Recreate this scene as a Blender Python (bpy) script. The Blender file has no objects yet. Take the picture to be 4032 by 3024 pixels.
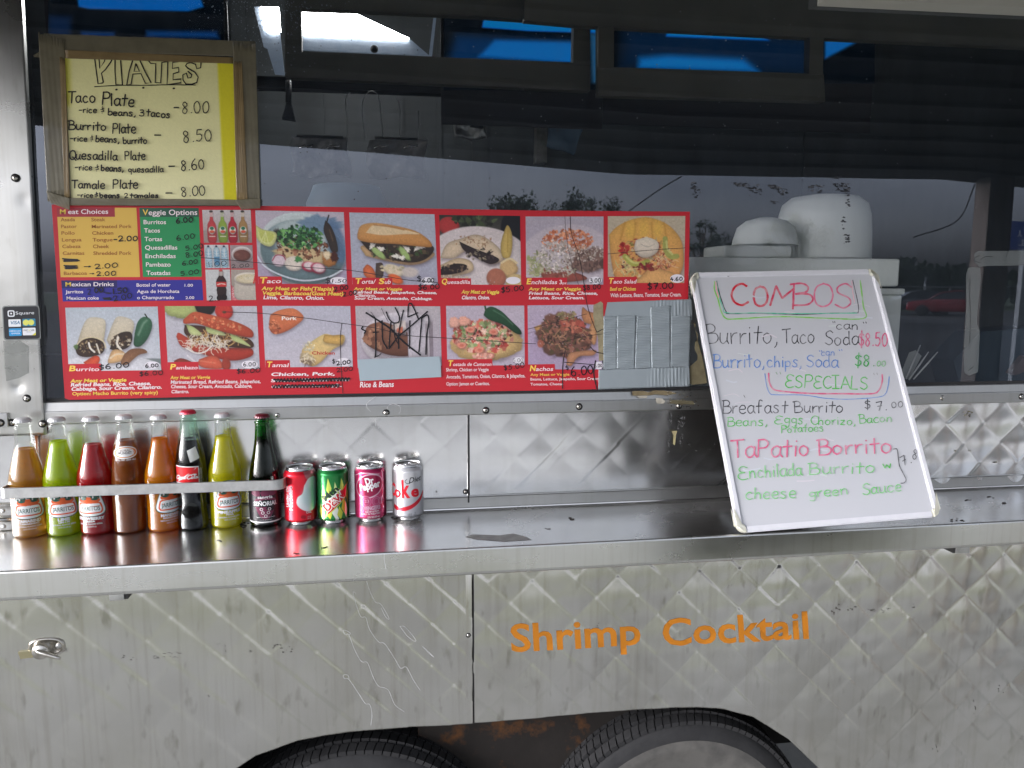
import bpy, bmesh, math, random
import numpy as np
from mathutils import Vector, Matrix
from mathutils.geometry import tessellate_polygon
random.seed(7); RNG = np.random.default_rng(7)
R_ = math.radians
SC = bpy.context.scene
COL = SC.collection

# ------------------------------------------------------------------ camera, sky, sun, exposure
CAM = np.array([0.0, -1.67006, 0.49716])
FW = np.array([0.15445013, 0.97992232, -0.12608487])
RT = np.array([0.98785755, -0.15533654, 0.00283132])
UP = np.array([0.01681111, 0.12499119, 0.99201542])
FPX = 1661.37 * 4032 / 2212                      # focal length in pixels of the 4032 px wide picture
cd = bpy.data.cameras.new('camera'); cam = bpy.data.objects.new('camera', cd); COL.objects.link(cam)
cd.sensor_width = 36; cd.lens = 1661.37 / 2212 * 36; cd.clip_start = 0.05; cd.clip_end = 500
cam.matrix_world = Matrix(((RT[0], UP[0], -FW[0], CAM[0]), (RT[1], UP[1], -FW[1], CAM[1]), (RT[2], UP[2], -FW[2], CAM[2]), (0, 0, 0, 1)))
SC.camera = cam
GROUND = -1.10                                   # the serving shelf top is z = 0, the truck's side is y = 0
SUN_EL, SUN_AZ = 15, 70                          # overcast: a wide soft sun, front left of the truck
w = bpy.data.worlds.new('World'); SC.world = w; w.use_nodes = True
nt = w.node_tree; nt.nodes.clear(); N = nt.nodes.new; L = nt.links.new
sky = N('ShaderNodeTexSky'); sky.sky_type = 'NISHITA'; sky.sun_disc = False
sky.sun_elevation = R_(SUN_EL); sky.sun_rotation = R_(180 + SUN_AZ); sky.dust_density = 5; sky.air_density = 1.0
hs = N('ShaderNodeHueSaturation'); hs.inputs['Saturation'].default_value = 0.22; hs.inputs['Value'].default_value = 1.0
tc = N('ShaderNodeTexCoord'); mp = N('ShaderNodeMapping'); mp.inputs['Scale'].default_value = (1.2, 1.2, 4.5)
cn = N('ShaderNodeTexNoise'); cn.inputs['Scale'].default_value = 2.2; cn.inputs['Detail'].default_value = 5; cn.inputs['Roughness'].default_value = .5
cr = N('ShaderNodeValToRGB'); cr.color_ramp.elements[0].position = .3; cr.color_ramp.elements[0].color = (1.25, 1.32, 1.55, 1)
cr.color_ramp.elements[1].position = .72; cr.color_ramp.elements[1].color = (2.1, 2.13, 2.3, 1)
mx = N('ShaderNodeMix'); mx.data_type = 'RGBA'; mx.blend_type = 'MULTIPLY'; mx.inputs['Factor'].default_value = 1
bg = N('ShaderNodeBackground'); bg.inputs['Strength'].default_value = 0.15; wo = N('ShaderNodeOutputWorld')
L(sky.outputs[0], hs.inputs['Color']); L(tc.outputs['Generated'], mp.inputs[0]); L(mp.outputs[0], cn.inputs['Vector'])
L(cn.outputs['Fac'], cr.inputs[0]); L(hs.outputs[0], mx.inputs['A']); L(cr.outputs[0], mx.inputs['B']); L(mx.outputs['Result'], bg.inputs[0]); L(bg.outputs[0], wo.inputs[0])
sl = bpy.data.lights.new('sun', 'SUN'); sl.energy = 0.9; sl.angle = R_(30); sl.color = (1, .97, .93)
so = bpy.data.objects.new('sun', sl); COL.objects.link(so)
# the sun stands front left (towards -y, -x); its light travels the other way
sd = Vector((math.sin(R_(SUN_AZ)) * math.cos(R_(SUN_EL)), math.cos(R_(SUN_AZ)) * math.cos(R_(SUN_EL)), -math.sin(R_(SUN_EL))))
so.rotation_euler = sd.to_track_quat('-Z', 'Y').to_euler()
SC.view_settings.view_transform = 'Standard'; SC.view_settings.look = 'None'; SC.view_settings.gamma = 1
SC.view_settings.use_curve_mapping = False
SC.view_settings.exposure = 0.55
SC.render.engine = 'CYCLES'
SC.cycles.max_bounces = 12; SC.cycles.transparent_max_bounces = 24; SC.cycles.transmission_bounces = 8; SC.cycles.glossy_bounces = 6
SC.cycles.caustics_reflective = False; SC.cycles.caustics_refractive = False
SC.cycles.sample_clamp_indirect = 6
try:
    SC.cycles.use_denoising = True; SC.cycles.denoiser = 'OPENIMAGEDENOISE'
except Exception: pass

# ------------------------------------------------------------------ measuring: a point of the photograph on a given real plane
def ray(u, v):
    return FW + RT * ((u - 2016) / FPX) - UP * ((v - 1512) / FPX)
def W(u, v, Y=0.0):
    d = ray(u, v); t = (Y - CAM[1]) / d[1]; return CAM + d * t
def WZ(u, v, z=0.0):
    d = ray(u, v); t = (z - CAM[2]) / d[2]; return CAM + d * t
def MIR(u, v, dist):
    """where a thing stands outside, dist metres in front of the truck, that shows at (u, v) mirrored in the window"""
    p = W(u, v, dist); return np.array([p[0], -p[1], p[2]])

# ------------------------------------------------------------------ objects
def tag(o, label=None, cat=None, group=None, kind=None):
    if label: o['label'] = label
    if cat: o['category'] = cat
    if group: o['group'] = group
    if kind: o['kind'] = kind
    return o
def empty(name, loc=(0, 0, 0), parent=None, **k):
    o = bpy.data.objects.new(name, None); COL.objects.link(o); o.location = loc; o.empty_display_size = .05
    if parent: o.parent = parent
    return tag(o, **k)
def link(name, me, parent=None, loc=None):
    o = bpy.data.objects.new(name, me); COL.objects.link(o)
    if parent is not None:
        o.parent = parent
        if loc is None: o.location = -world_loc(parent)      # mesh built in world coordinates
        else: o.location = loc
    elif loc is not None: o.location = loc
    return o
def world_loc(o):
    p = Vector(o.location); q = o.parent
    while q is not None: p = p + q.location; q = q.parent
    return p
class MB:
    def __init__(s): s.v = []; s.f = []; s.c = []; s.m = []; s.sm = []
    def add(s, vs, fs, col=None, mi=0, smooth=False):
        b = len(s.v); s.v += [tuple(map(float, p)) for p in vs]
        s.f += [tuple(i + b for i in f) for f in fs]; s.m += [mi] * len(fs); s.sm += [smooth] * len(fs)
        s.c += [col or (1, 1, 1)] * len(vs); return s
    def box(s, a, b, col=None, mi=0, bev=0.0):
        x0, y0, z0 = [min(a[i], b[i]) for i in range(3)]; x1, y1, z1 = [max(a[i], b[i]) for i in range(3)]
        if bev <= 0:
            vs = [(x, y, z) for x in (x0, x1) for y in (y0, y1) for z in (z0, z1)]
            fs = [(0, 1, 3, 2), (4, 6, 7, 5), (0, 4, 5, 1), (2, 3, 7, 6), (0, 2, 6, 4), (1, 5, 7, 3)]
            return s.add(vs, fs, col, mi)
        bm = bmesh.new(); bmesh.ops.create_cube(bm, size=1)
        for v in bm.verts: v.co = Vector(((x0 + x1) / 2 + v.co.x * (x1 - x0), (y0 + y1) / 2 + v.co.y * (y1 - y0), (z0 + z1) / 2 + v.co.z * (z1 - z0)))
        bmesh.ops.bevel(bm, geom=bm.edges[:], offset=bev, segments=2, affect='EDGES', profile=.6)
        s.bm(bm, col, mi, True); return s
    def bm(s, bm, col=None, mi=0, smooth=False):
        bm.verts.ensure_lookup_table(); bm.verts.index_update()
        s.add([v.co for v in bm.verts], [tuple(v.index for v in f.verts) for f in bm.faces], col, mi, smooth); bm.free(); return s
    def hexa(s, lo, hi, col=None, mi=0):
        """box between two quads lo, hi (4 points each)"""
        return s.add(list(lo) + list(hi), [(3, 2, 1, 0), (4, 5, 6, 7), (0, 1, 5, 4), (1, 2, 6, 5), (2, 3, 7, 6), (3, 0, 4, 7)], col, mi)
    def lathe(s, prof, c=(0, 0, 0), n=48, col=None, mi=0, smooth=True, axis='z', cap=True):
        vs = []; fs = []
        for r, z in prof:
            for k in range(n):
                a = 2 * math.pi * k / n
                p = (r * math.cos(a), r * math.sin(a), z)
                if axis == 'y': p = (p[0], z, p[1])
                vs.append((c[0] + p[0], c[1] + p[1], c[2] + p[2]))
        m = len(prof)
        for i in range(m - 1):
            for k in range(n):
                a, b = i * n + k, i * n + (k + 1) % n
                fs.append((a, b, b + n, a + n) if axis == 'z' else (a, a + n, b + n, b))
        if cap:
            f0 = tuple(range(n - 1, -1, -1)); f1 = tuple((m - 1) * n + k for k in range(n))
            fs += [f0, f1] if axis == 'z' else [f0[::-1], f1[::-1]]
        return s.add(vs, fs, col, mi, smooth)
    def tube(s, pts, r, n=8, col=None, mi=0, cap=True):
        pts = [Vector(p) for p in pts]; rs = r if isinstance(r, (list, tuple)) else [r] * len(pts); vs = []; fs = []
        for i, p in enumerate(pts):
            d = (pts[min(i + 1, len(pts) - 1)] - pts[max(i - 1, 0)]).normalized()
            q = Vector((0, 0, 1)) if abs(d.z) < .9 else Vector((1, 0, 0))
            a = d.cross(q).normalized(); b = d.cross(a)
            for k in range(n):
                t = 2 * math.pi * k / n; vs.append(p + (a * math.cos(t) + b * math.sin(t)) * rs[i])
        for i in range(len(pts) - 1):
            for k in range(n):
                a, b = i * n + k, i * n + (k + 1) % n; fs.append((a, b, b + n, a + n))
        if cap: fs += [tuple(range(n))[::-1], tuple((len(pts) - 1) * n + k for k in range(n))]
        return s.add(vs, fs, col, mi, True)
    def mesh(s, name, mats):
        me = bpy.data.meshes.new(name); me.from_pydata(s.v, [], s.f)
        for m in (mats if isinstance(mats, (list, tuple)) else [mats]): me.materials.append(m)
        me.polygons.foreach_set('material_index', s.m); me.polygons.foreach_set('use_smooth', s.sm)
        ca = me.color_attributes.new('Col', 'FLOAT_COLOR', 'POINT')
        a = np.ones((len(s.v), 4), dtype=np.float32); a[:, :3] = np.array(s.c, dtype=np.float32).reshape(-1, 3) if s.c else 1
        ca.data.foreach_set('color', a.ravel()); me.update(); return me
    def build(s, name, mats, parent=None, loc=None): return link(name, s.mesh(name, mats), parent, loc)
def lin(c): c /= 255.0; return c / 12.92 if c <= .04045 else ((c + .055) / 1.055) ** 2.4
def K(r, g, b, k=1.12):
    return (min(lin(r) * k, .88), min(lin(g) * k, .88), min(lin(b) * k, .88))

# ------------------------------------------------------------------ materials
MATS = {}
def mat(name, base=(.5, .5, .5), rough=.5, metal=0.0, coat=0.0, emis=None, estr=0.0, attr=False, noise=None, bump=None, spec=.5, alpha=1.0, sss=0.0, trans=0.0, ior=1.45, rnoise=None):
    """noise = (scale xyz, strength, dark colour multiplier); bump = (scale xyz, strength)"""
    m = bpy.data.materials.new(name); m.use_nodes = True; t = m.node_tree; P = t.nodes['Principled BSDF']; MATS[name] = m
    P.inputs['Base Color'].default_value = (*base, 1); P.inputs['Roughness'].default_value = rough; P.inputs['Metallic'].default_value = metal
    P.inputs['Coat Weight'].default_value = coat; P.inputs['Specular IOR Level'].default_value = spec; P.inputs['Alpha'].default_value = alpha
    P.inputs['Transmission Weight'].default_value = trans; P.inputs['IOR'].default_value = ior
    if emis: P.inputs['Emission Color'].default_value = (*emis, 1); P.inputs['Emission Strength'].default_value = estr
    co = t.nodes.new('ShaderNodeTexCoord'); src = None
    if attr:
        at = t.nodes.new('ShaderNodeAttribute'); at.attribute_name = 'Col'; src = at.outputs['Color']
    if noise:
        sc_, st, dk = noise; mp_ = t.nodes.new('ShaderNodeMapping'); mp_.inputs['Scale'].default_value = sc_
        nz = t.nodes.new('ShaderNodeTexNoise'); nz.inputs['Scale'].default_value = 1; nz.inputs['Detail'].default_value = 6; nz.inputs['Roughness'].default_value = .62
        t.links.new(co.outputs['Object'], mp_.inputs[0]); t.links.new(mp_.outputs[0], nz.inputs['Vector'])
        rp = t.nodes.new('ShaderNodeMapRange'); rp.inputs['From Min'].default_value = .38; rp.inputs['From Max'].default_value = .68; rp.inputs['To Max'].default_value = st
        t.links.new(nz.outputs['Fac'], rp.inputs['Value'])
        mm = t.nodes.new('ShaderNodeMix'); mm.data_type = 'RGBA'; mm.blend_type = 'MULTIPLY'
        t.links.new(rp.outputs[0], mm.inputs['Factor']); mm.inputs['B'].default_value = (*dk, 1)
        if src: t.links.new(src, mm.inputs['A'])
        else: mm.inputs['A'].default_value = (*base, 1)
        src = mm.outputs['Result']
    if src: t.links.new(src, P.inputs['Base Color'])
    if rnoise:
        sc_, a, b = rnoise; mp_ = t.nodes.new('ShaderNodeMapping'); mp_.inputs['Scale'].default_value = sc_
        nz = t.nodes.new('ShaderNodeTexNoise'); nz.inputs['Scale'].default_value = 1; nz.inputs['Detail'].default_value = 5
        t.links.new(co.outputs['Object'], mp_.inputs[0]); t.links.new(mp_.outputs[0], nz.inputs['Vector'])
        rp = t.nodes.new('ShaderNodeMapRange'); rp.inputs['From Min'].default_value = .3; rp.inputs['From Max'].default_value = .7; rp.inputs['To Min'].default_value = a; rp.inputs['To Max'].default_value = b
        t.links.new(nz.outputs['Fac'], rp.inputs['Value']); t.links.new(rp.outputs[0], P.inputs['Roughness'])
    if bump:
        sc_, st = bump[:2]; mp_ = t.nodes.new('ShaderNodeMapping'); mp_.inputs['Scale'].default_value = sc_
        nz = t.nodes.new('ShaderNodeTexNoise'); nz.inputs['Scale'].default_value = 1; nz.inputs['Detail'].default_value = 4
        t.links.new(co.outputs['Object'], mp_.inputs[0]); t.links.new(mp_.outputs[0], nz.inputs['Vector'])
        bn = t.nodes.new('ShaderNodeBump'); bn.inputs['Strength'].default_value = st; bn.inputs['Distance'].default_value = bump[2] if len(bump) > 2 else .002
        t.links.new(nz.outputs['Fac'], bn.inputs['Height']); t.links.new(bn.outputs[0], P.inputs['Normal'])
    return m
def streaky(m, amt=.45, scale=(60, 60, 60)):
    """marker ink that runs thin in places: pale specks of the board show through"""
    t = m.node_tree; P = t.nodes['Principled BSDF']; s_ = P.inputs['Base Color'].links[0].from_socket; co = t.nodes.new('ShaderNodeTexCoord'); mp_ = t.nodes.new('ShaderNodeMapping'); mp_.inputs['Scale'].default_value = scale; nz = t.nodes.new('ShaderNodeTexNoise'); nz.inputs['Scale'].default_value = 1; nz.inputs['Detail'].default_value = 5
    r = t.nodes.new('ShaderNodeMapRange'); r.inputs['From Min'].default_value = .42; r.inputs['From Max'].default_value = .70; r.inputs['To Max'].default_value = amt; k = t.nodes.new('ShaderNodeMix'); k.data_type = 'RGBA'; k.inputs['B'].default_value = (.62, .62, .64, 1)
    t.links.new(co.outputs['Object'], mp_.inputs[0]); t.links.new(mp_.outputs[0], nz.inputs['Vector']); t.links.new(nz.outputs['Fac'], r.inputs['Value']); t.links.new(r.outputs[0], k.inputs['Factor']); t.links.new(s_, k.inputs['A']); t.links.new(k.outputs['Result'], P.inputs['Base Color']); return m
def steel(name, base, r0, r1, stain=.5, smudge=0.0, streak=True, bump=.12):
    """worn stainless sheet: vertical run-off streaks, wiped patches, small smudges"""
    m = mat(name, base, .3, 1.0); t = m.node_tree; P = t.nodes['Principled BSDF']; n = t.nodes.new; l = t.links.new
    co = n('ShaderNodeTexCoord')
    def nz(scale, det=6, rough=.6):
        mp_ = n('ShaderNodeMapping'); mp_.inputs['Scale'].default_value = scale; z = n('ShaderNodeTexNoise'); z.inputs['Scale'].default_value = 1
        z.inputs['Detail'].default_value = det; z.inputs['Roughness'].default_value = rough; l(co.outputs['Object'], mp_.inputs[0]); l(mp_.outputs[0], z.inputs['Vector']); return z.outputs['Fac']
    def mr(x, a, b, c, d):
        r = n('ShaderNodeMapRange'); r.inputs['From Min'].default_value = a; r.inputs['From Max'].default_value = b; r.inputs['To Min'].default_value = c; r.inputs['To Max'].default_value = d; l(x, r.inputs['Value']); return r.outputs[0]
    def mul(a, fac, colr):
        k = n('ShaderNodeMix'); k.data_type = 'RGBA'; k.blend_type = 'MULTIPLY'; l(fac, k.inputs['Factor']); k.inputs['B'].default_value = (*colr, 1)
        if isinstance(a, tuple): k.inputs['A'].default_value = (*a, 1)
        else: l(a, k.inputs['A'])
        return k.outputs['Result']
    c = mul(base, mr(nz((3.2, 3.2, 2.4)), .35, .7, 0, stain), (.88, .875, .83))
    if streak: c = mul(c, mr(nz((70, 70, 2.2), 4), .5, .78, 0, .42 * stain), (.62, .58, .5))
    if smudge: c = mul(c, mr(nz((34, 34, 13), 3, .5), .60, .74, 0, smudge), (.50, .48, .43))
    l(c, P.inputs['Base Color'])
    l(mr(nz((5, 5, 11), 5), .3, .7, r0, r1), P.inputs['Roughness'])
    b = n('ShaderNodeBump'); b.inputs['Strength'].default_value = bump; b.inputs['Distance'].default_value = .004
    l(nz((7, 7, 9), 3, .45), b.inputs['Height']); l(b.outputs[0], P.inputs['Normal'])
    return m
STEEL_LOW = steel('steel_low', (.70, .695, .665), .17, .26, .9, .62, bump=.05)
STEEL_UP = steel('steel_up', (.74, .74, .73), .19, .27, .4, .1, bump=.06)
STEEL_SHELF = steel('steel_shelf', (.80, .795, .79), .17, .30, .7, .0, streak=False, bump=.05)
STEEL_FASC = steel('steel_fascia', (.66, .66, .64), .24, .34, .8, .0)
STEEL_RAIL = steel('steel_rail', (.50, .50, .49), .30, .40, .5, .0)
ALU = mat('aluminium', (.60, .60, .59), .38, 1.0, noise=((60, 60, 60), .5, (.62, .62, .62)), bump=((90, 30, 90), .15))
DARKM = mat('dark_metal', (.05, .05, .05), .5, .6)
CHROME = mat('chrome', (.62, .60, .56), .22, 1.0, noise=((80, 80, 80), .6, (.6, .55, .45)))
PRINT = mat('print_gloss', attr=True, rough=.42, noise=((8, 8, 8), .18, (.86, .86, .9)))
PAPER = mat('paper_print', attr=True, rough=.75, noise=((30, 30, 30), .12, (.85, .85, .8)), bump=((14, 14, 14), .2, .004))
INK = mat('ink', attr=True, rough=.45)
CANP = mat('can_print', attr=True, rough=.32, metal=.62, coat=.3)
LABELP = mat('label_print', attr=True, rough=.4)
BLACKP = mat('black_plastic', (.02, .02, .022), .45)
WHITEP = mat('white_plastic', (.72, .72, .70), .4, bump=((9, 9, 9), .1))
WBOARD = mat('whiteboard_surface', (.545, .55, .575), .28, noise=((5, 9, 9), .16, (.86, .88, .93)))
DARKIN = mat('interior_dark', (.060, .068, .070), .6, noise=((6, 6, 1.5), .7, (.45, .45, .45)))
RUBBER = mat('rubber', (.022, .022, .023), .75, noise=((20, 20, 20), .8, (.5, .5, .52)), bump=((60, 60, 60), .5, .002))
RUBBER_DUSTY = mat('rubber_dusty', (.10, .096, .088), .85, noise=((11, 11, 11), .9, (.42, .43, .45)), bump=((90, 90, 90), .4, .002))

# ------------------------------------------------------------------ flat print: shapes and writing laid on a real surface
FONT = {}
def font_mesh(s, bold=0.0):
    key = (s, bold)
    if key in FONT: return FONT[key]
    cu = bpy.data.curves.new('t', 'FONT'); cu.body = s; cu.size = 1; cu.resolution_u = 3; cu.offset = bold; cu.fill_mode = 'FRONT'
    ob = bpy.data.objects.new('t', cu); me = ob.to_mesh()
    vs = [(v.co.x, v.co.y) for v in me.vertices]; fs = [tuple(p.vertices) for p in me.polygons]
    ob.to_mesh_clear(); bpy.data.objects.remove(ob); bpy.data.curves.remove(cu)
    FONT[key] = (vs, fs); return FONT[key]
CAPH = .70
# a single-stroke hand: x to the right, y up, cap height 1, x-height .6
G = {
'A': '0,0 .3,1|.3,1 .62,0|.1,.36 .52,.36', 'B': '.06,1 .05,.5 .04,0|-.04,.95 .25,1 .42,.85 .38,.62 .1,.52|.1,.52 .45,.5 .55,.25 .4,.03 .04,0',
'C': '.55,.88 .38,1 .15,.85 .03,.5 .12,.15 .35,0 .58,.14', 'D': '.05,1 .05,0|.05,1 .4,.9 .55,.5 .4,.1 .05,0',
'E': '.5,.98 .05,1|.05,1 .04,.5 .05,0|.04,.52 .4,.54|.05,0 .52,.02', '3E': '.5,.9 .25,1 .08,.82 .15,.6 .38,.54|.38,.54 .1,.46 .02,.2 .22,0 .52,.08',
'I': '.22,1 .22,0|0,1 .44,1|0,0 .44,0', 'L': '.05,1 .04,0|.04,0 .45,.02', 'M': '.02,0 .08,1|.08,1 .35,.45|.35,.45 .65,1|.65,1 .75,0', 'N': '.05,0 .05,1|.05,1 .5,0|.5,0 .5,1',
'O': '.3,1 .1,.85 .03,.5 .1,.12 .3,0 .5,.15 .57,.5 .48,.88 .28,1', 'P': '.06,1 .05,.5 .04,0|.04,.98 .35,1 .5,.8 .4,.55 .05,.48', 'Q': '.3,1 .1,.85 .03,.5 .1,.12 .3,0 .5,.15 .57,.5 .48,.88 .28,1|.3,.3 .62,-.08',
'S': '.5,.86 .32,1 .1,.85 .12,.62 .42,.42 .48,.18 .28,0 .03,.14', 'T': '0,.98 .6,1.02|.3,1 .28,0', 'W': '0,1 .15,0|.15,0 .3,.7|.3,.7 .5,0|.5,0 .68,1', 'K': '.05,1 .05,0|.5,1 .08,.45 .5,0', 'R': '.05,1 .05,0|.05,1 .4,.95 .42,.6 .05,.5|.15,.5 .5,0',
'a': '.4,.5 .25,.6 .06,.45 .04,.18 .18,0 .36,.15 .42,.5|.42,.58 .4,.2 .5,0', 'b': '.05,1 .05,.02|.05,.4 .25,.56 .42,.38 .38,.1 .2,-.01 .05,.08', 'c': '.38,.5 .22,.6 .05,.4 .06,.14 .22,0 .42,.1',
'd': '.4,.45 .22,.56 .05,.36 .06,.1 .22,0 .4,.15|.42,1 .4,.4 .44,0', 'e': '.06,.3 .38,.34 .36,.55 .2,.6 .05,.4 .07,.12 .25,0 .42,.1', 'f': '.42,.92 .28,1 .2,.8 .18,0|.02,.52 .38,.54', 'g': '.4,.5 .2,.58 .05,.38 .15,.15 .36,.22|.42,.56 .4,0 .3,-.3 .08,-.24',
'h': '.05,1 .05,0|.05,.35 .25,.56 .38,.4 .4,0', 'i': '.1,.56 .09,0|.11,.8 .12,.84', 'k': '.05,1 .05,0|.36,.56 .07,.28 .4,0', 'l': '.1,1 .09,.4 .1,0', 'm': '.04,.56 .04,0|.05,.35 .2,.56 .3,.4 .3,0|.3,.38 .46,.56 .56,.4 .58,0',
'n': '.05,.56 .05,0|.05,.35 .24,.57 .38,.4 .39,0', 'o': '.22,.58 .06,.45 .04,.18 .2,0 .38,.15 .4,.42 .22,.58', 'p': '.05,.55 .04,-.38|.05,.4 .25,.57 .42,.38 .34,.1 .06,.08', 'q': '.4,.5 .2,.58 .05,.38 .14,.1 .36,.15|.42,.56 .4,-.38', 'r': '.05,.56 .06,0|.06,.3 .18,.52 .34,.56',
's': '.36,.52 .2,.6 .08,.46 .32,.22 .3,.04 .14,-.01 .02,.1', 't': '.2,.95 .18,0|.0,.58 .4,.62', 'u': '.05,.56 .06,.15 .2,0 .36,.15|.4,.56 .38,.2 .46,0', 'w': '.03,.56 .14,0|.14,0 .26,.45|.26,.45 .42,0|.42,0 .52,.56', 'z': '.05,.55 .38,.56|.38,.56 .04,.02|.04,.02 .42,.02', 'v': '.04,.56 .2,0|.2,0 .38,.56', 'y': '.04,.56 .2,.05|.4,.56 .1,-.35', 'j': '.15,.56 .13,-.2 0,-.3',
'0': '.25,.95 .08,.75 .04,.4 .12,.06 .26,0 .42,.2 .46,.55 .36,.9 .22,.95', '1': '.15,1 .15,0', '2': '.06,.78 .2,1 .42,.85 .35,.5 .05,.02|.05,.02 .48,.04', '3': '.08,.92 .35,.98 .36,.68 .14,.55|.14,.55 .42,.48 .4,.12 .2,0 .03,.1',
'5': '.42,.98 .12,.96|.12,.96 .08,.56|.08,.56 .34,.58 .42,.28 .24,0 .03,.08', '6': '.36,1 .14,.7 .04,.3 .18,0 .38,.1 .38,.38 .2,.48 .07,.3', '7': '.03,.92 .42,.98|.42,.98 .2,0|.12,.48 .4,.52', '8': '.36,.86 .2,1 .07,.8 .2,.56 .38,.3 .24,0 .06,.16 .14,.46 .36,.68 .36,.88',
'4': '.3,1 .03,.4|.03,.4 .48,.42|.36,.62 .35,0', '9': '.38,.75 .22,.95 .06,.75 .18,.52 .38,.72|.38,.75 .3,.3 .1,.0', '$': '.42,.8 .22,.9 .07,.72 .38,.4 .34,.14 .18,.06 .03,.18|.26,1.12 .2,-.14', '.': '.08,.02 .1,.05 .12,.03', ',': '.12,.1 .1,-.05 .02,-.18', '-': '.05,.42 .38,.44', '"': '.05,1.0 .1,.78|.22,1.02 .26,.8', '>': '.05,.45 .6,.45|.45,.62 .62,.45|.62,.45 .42,.28',
'&': '.36,.82 .16,.9 .3,.62 .05,.6|.28,.6 .36,.36 .12,.28|.2,1.05 .21,1.1|.22,.06 .23,.1', '~': '.03,.35 .18,.5 .3,.35 .45,.5',
}
GW = {'M': .85, 'm': .72, 'w': .65, 'W': .8, 'l': .26, 'i': .26, '.': .26, ',': .28, ' ': .42, '"': .42, '1': .34, 't': .46, 'r': .42, '>': .8, 'I': .55, '-': .5}
def spline(p, n=5):
    if len(p) < 3: return [np.array(q, float) for q in p]
    p = [np.array(q, float) for q in p]; P = [2 * p[0] - p[1]] + p + [2 * p[-1] - p[-2]]; out = []
    for i in range(1, len(P) - 2):
        for k in range(n):
            t = k / n; a, b, c, d = P[i - 1], P[i], P[i + 1], P[i + 2]
            out.append(.5 * (2 * b + (c - a) * t + (2 * a - 5 * b + 4 * c - d) * t * t + (3 * b - a - 3 * c + d) * t ** 3))
    return out + [p[-1]]
class Print(MB):
    """flat print on a surface. fn(x, y, off) -> 3D point, off metres proud of the surface; every new shape lies a hair above the last"""
    def __init__(s, fn, base=.0003, step=2.5e-6, cut=None): super().__init__(); s.fn = fn; s.o = base; s.step = step; s.cut = cut; s.cuty = None
    def flat(s, vs, fs, col):
        s.o += s.step
        if s.cut:
            bm = bmesh.new(); bv = [bm.verts.new((x, y, 0)) for x, y in vs]
            for f in fs:
                try: bm.faces.new([bv[i] for i in f])
                except Exception: pass
            xs = [x for x, _ in vs]; x = math.floor(min(xs) / s.cut) * s.cut + s.cut
            while x < max(xs):
                bmesh.ops.bisect_plane(bm, geom=bm.verts[:] + bm.edges[:] + bm.faces[:], plane_co=(x, 0, 0), plane_no=(1, 0, 0), dist=1e-7); x += s.cut
            
            if s.cuty:
                ys = [y for _, y in vs]; y = math.floor(min(ys) / s.cuty) * s.cuty + s.cuty
                while y < max(ys): bmesh.ops.bisect_plane(bm, geom=bm.verts[:] + bm.edges[:] + bm.faces[:], plane_co=(0, y, 0), plane_no=(0, 1, 0), dist=1e-7); y += s.cuty
            bm.verts.index_update(); vs = [(v.co.x, v.co.y) for v in bm.verts]; fs = [tuple(v.index for v in f.verts) for f in bm.faces]; bm.free()
        s.add([s.fn(x, y, s.o) for x, y in vs], fs, col)
    def poly(s, pts, col):
        tr = tessellate_polygon([[Vector((p[0], p[1], 0)) for p in pts]]); s.flat([tuple(p) for p in pts], [tuple(t) for t in tr], col)
    def ell(s, cx, cy, rx, ry, col, n=28, rot=0):
        c_, s_ = math.cos(rot), math.sin(rot)
        s.poly([(cx + rx * math.cos(a) * c_ - ry * math.sin(a) * s_, cy + rx * math.cos(a) * s_ + ry * math.sin(a) * c_) for a in [2 * math.pi * k / n for k in range(n)]], col)
    def stroke(s, pts, w, col, smooth=True, taper=.0):
        P = spline(pts) if smooth else [np.array(p, float) for p in pts]
        Q = [P[0]]
        for p in P[1:]:
            if np.hypot(*(p - Q[-1])) > w * .08: Q.append(p)
        if len(Q) < 2: Q = [P[0], P[0] + np.array([w * .3, 0])]
        n = len(Q); a = (Q[1] - Q[0]); a /= np.hypot(*a); b = Q[-1] - Q[-2]; b /= np.hypot(*b)
        Q = [Q[0] - a * w * .3] + Q + [Q[-1] + b * w * .3]; n += 2; ls = []; vs = []
        for i, q in enumerate(Q):
            d = Q[min(i + 1, n - 1)] - Q[max(i - 1, 0)]; d = d / (np.hypot(*d) + 1e-12); m = np.array([-d[1], d[0]])
            ww = w * (.5 if 0 < i < n - 1 else .22) * (1 + .12 * math.sin(i * 1.7)); vs += [q + m * ww, q - m * ww]
        # the line climbs by a hair as it goes, so that where it crosses itself no two faces share a plane
        s.o += s.step; v3 = [s.fn(v[0], v[1], s.o + (k // 2) * s.step * .25) for k, v in enumerate(vs)]; s.o += n * s.step * .25
        s.add(v3, [(2 * i, 2 * i + 1, 2 * i + 3, 2 * i + 2) for i in range(n - 1)], col)
    def frame(s, p0, p1, h):
        """text frame: baseline p0 -> p1, glyph height h; returns the map of (x along, y up)"""
        p0 = np.array(p0, float); p1 = np.array(p1, float); d = p1 - p0; L_ = np.hypot(*d); e = d / L_; up = np.array([e[1], -e[0]]) * s.sgn(); return p0, e, up, L_
    def sgn(s): return 1
    def text(s, t, p0, p1, h, col, bold=.01, shear=0.0):
        vs, fs = font_mesh(t, bold)
        if not vs: return
        x0 = min(v[0] for v in vs); x1 = max(v[0] for v in vs); p, e, up, L_ = s.frame(p0, p1, h); k = L_ / (x1 - x0); hy = h / CAPH
        s.flat([tuple(p + e * ((x - x0) * k + shear * y * hy) + up * (y * hy)) for x, y in vs], fs, col)
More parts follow.
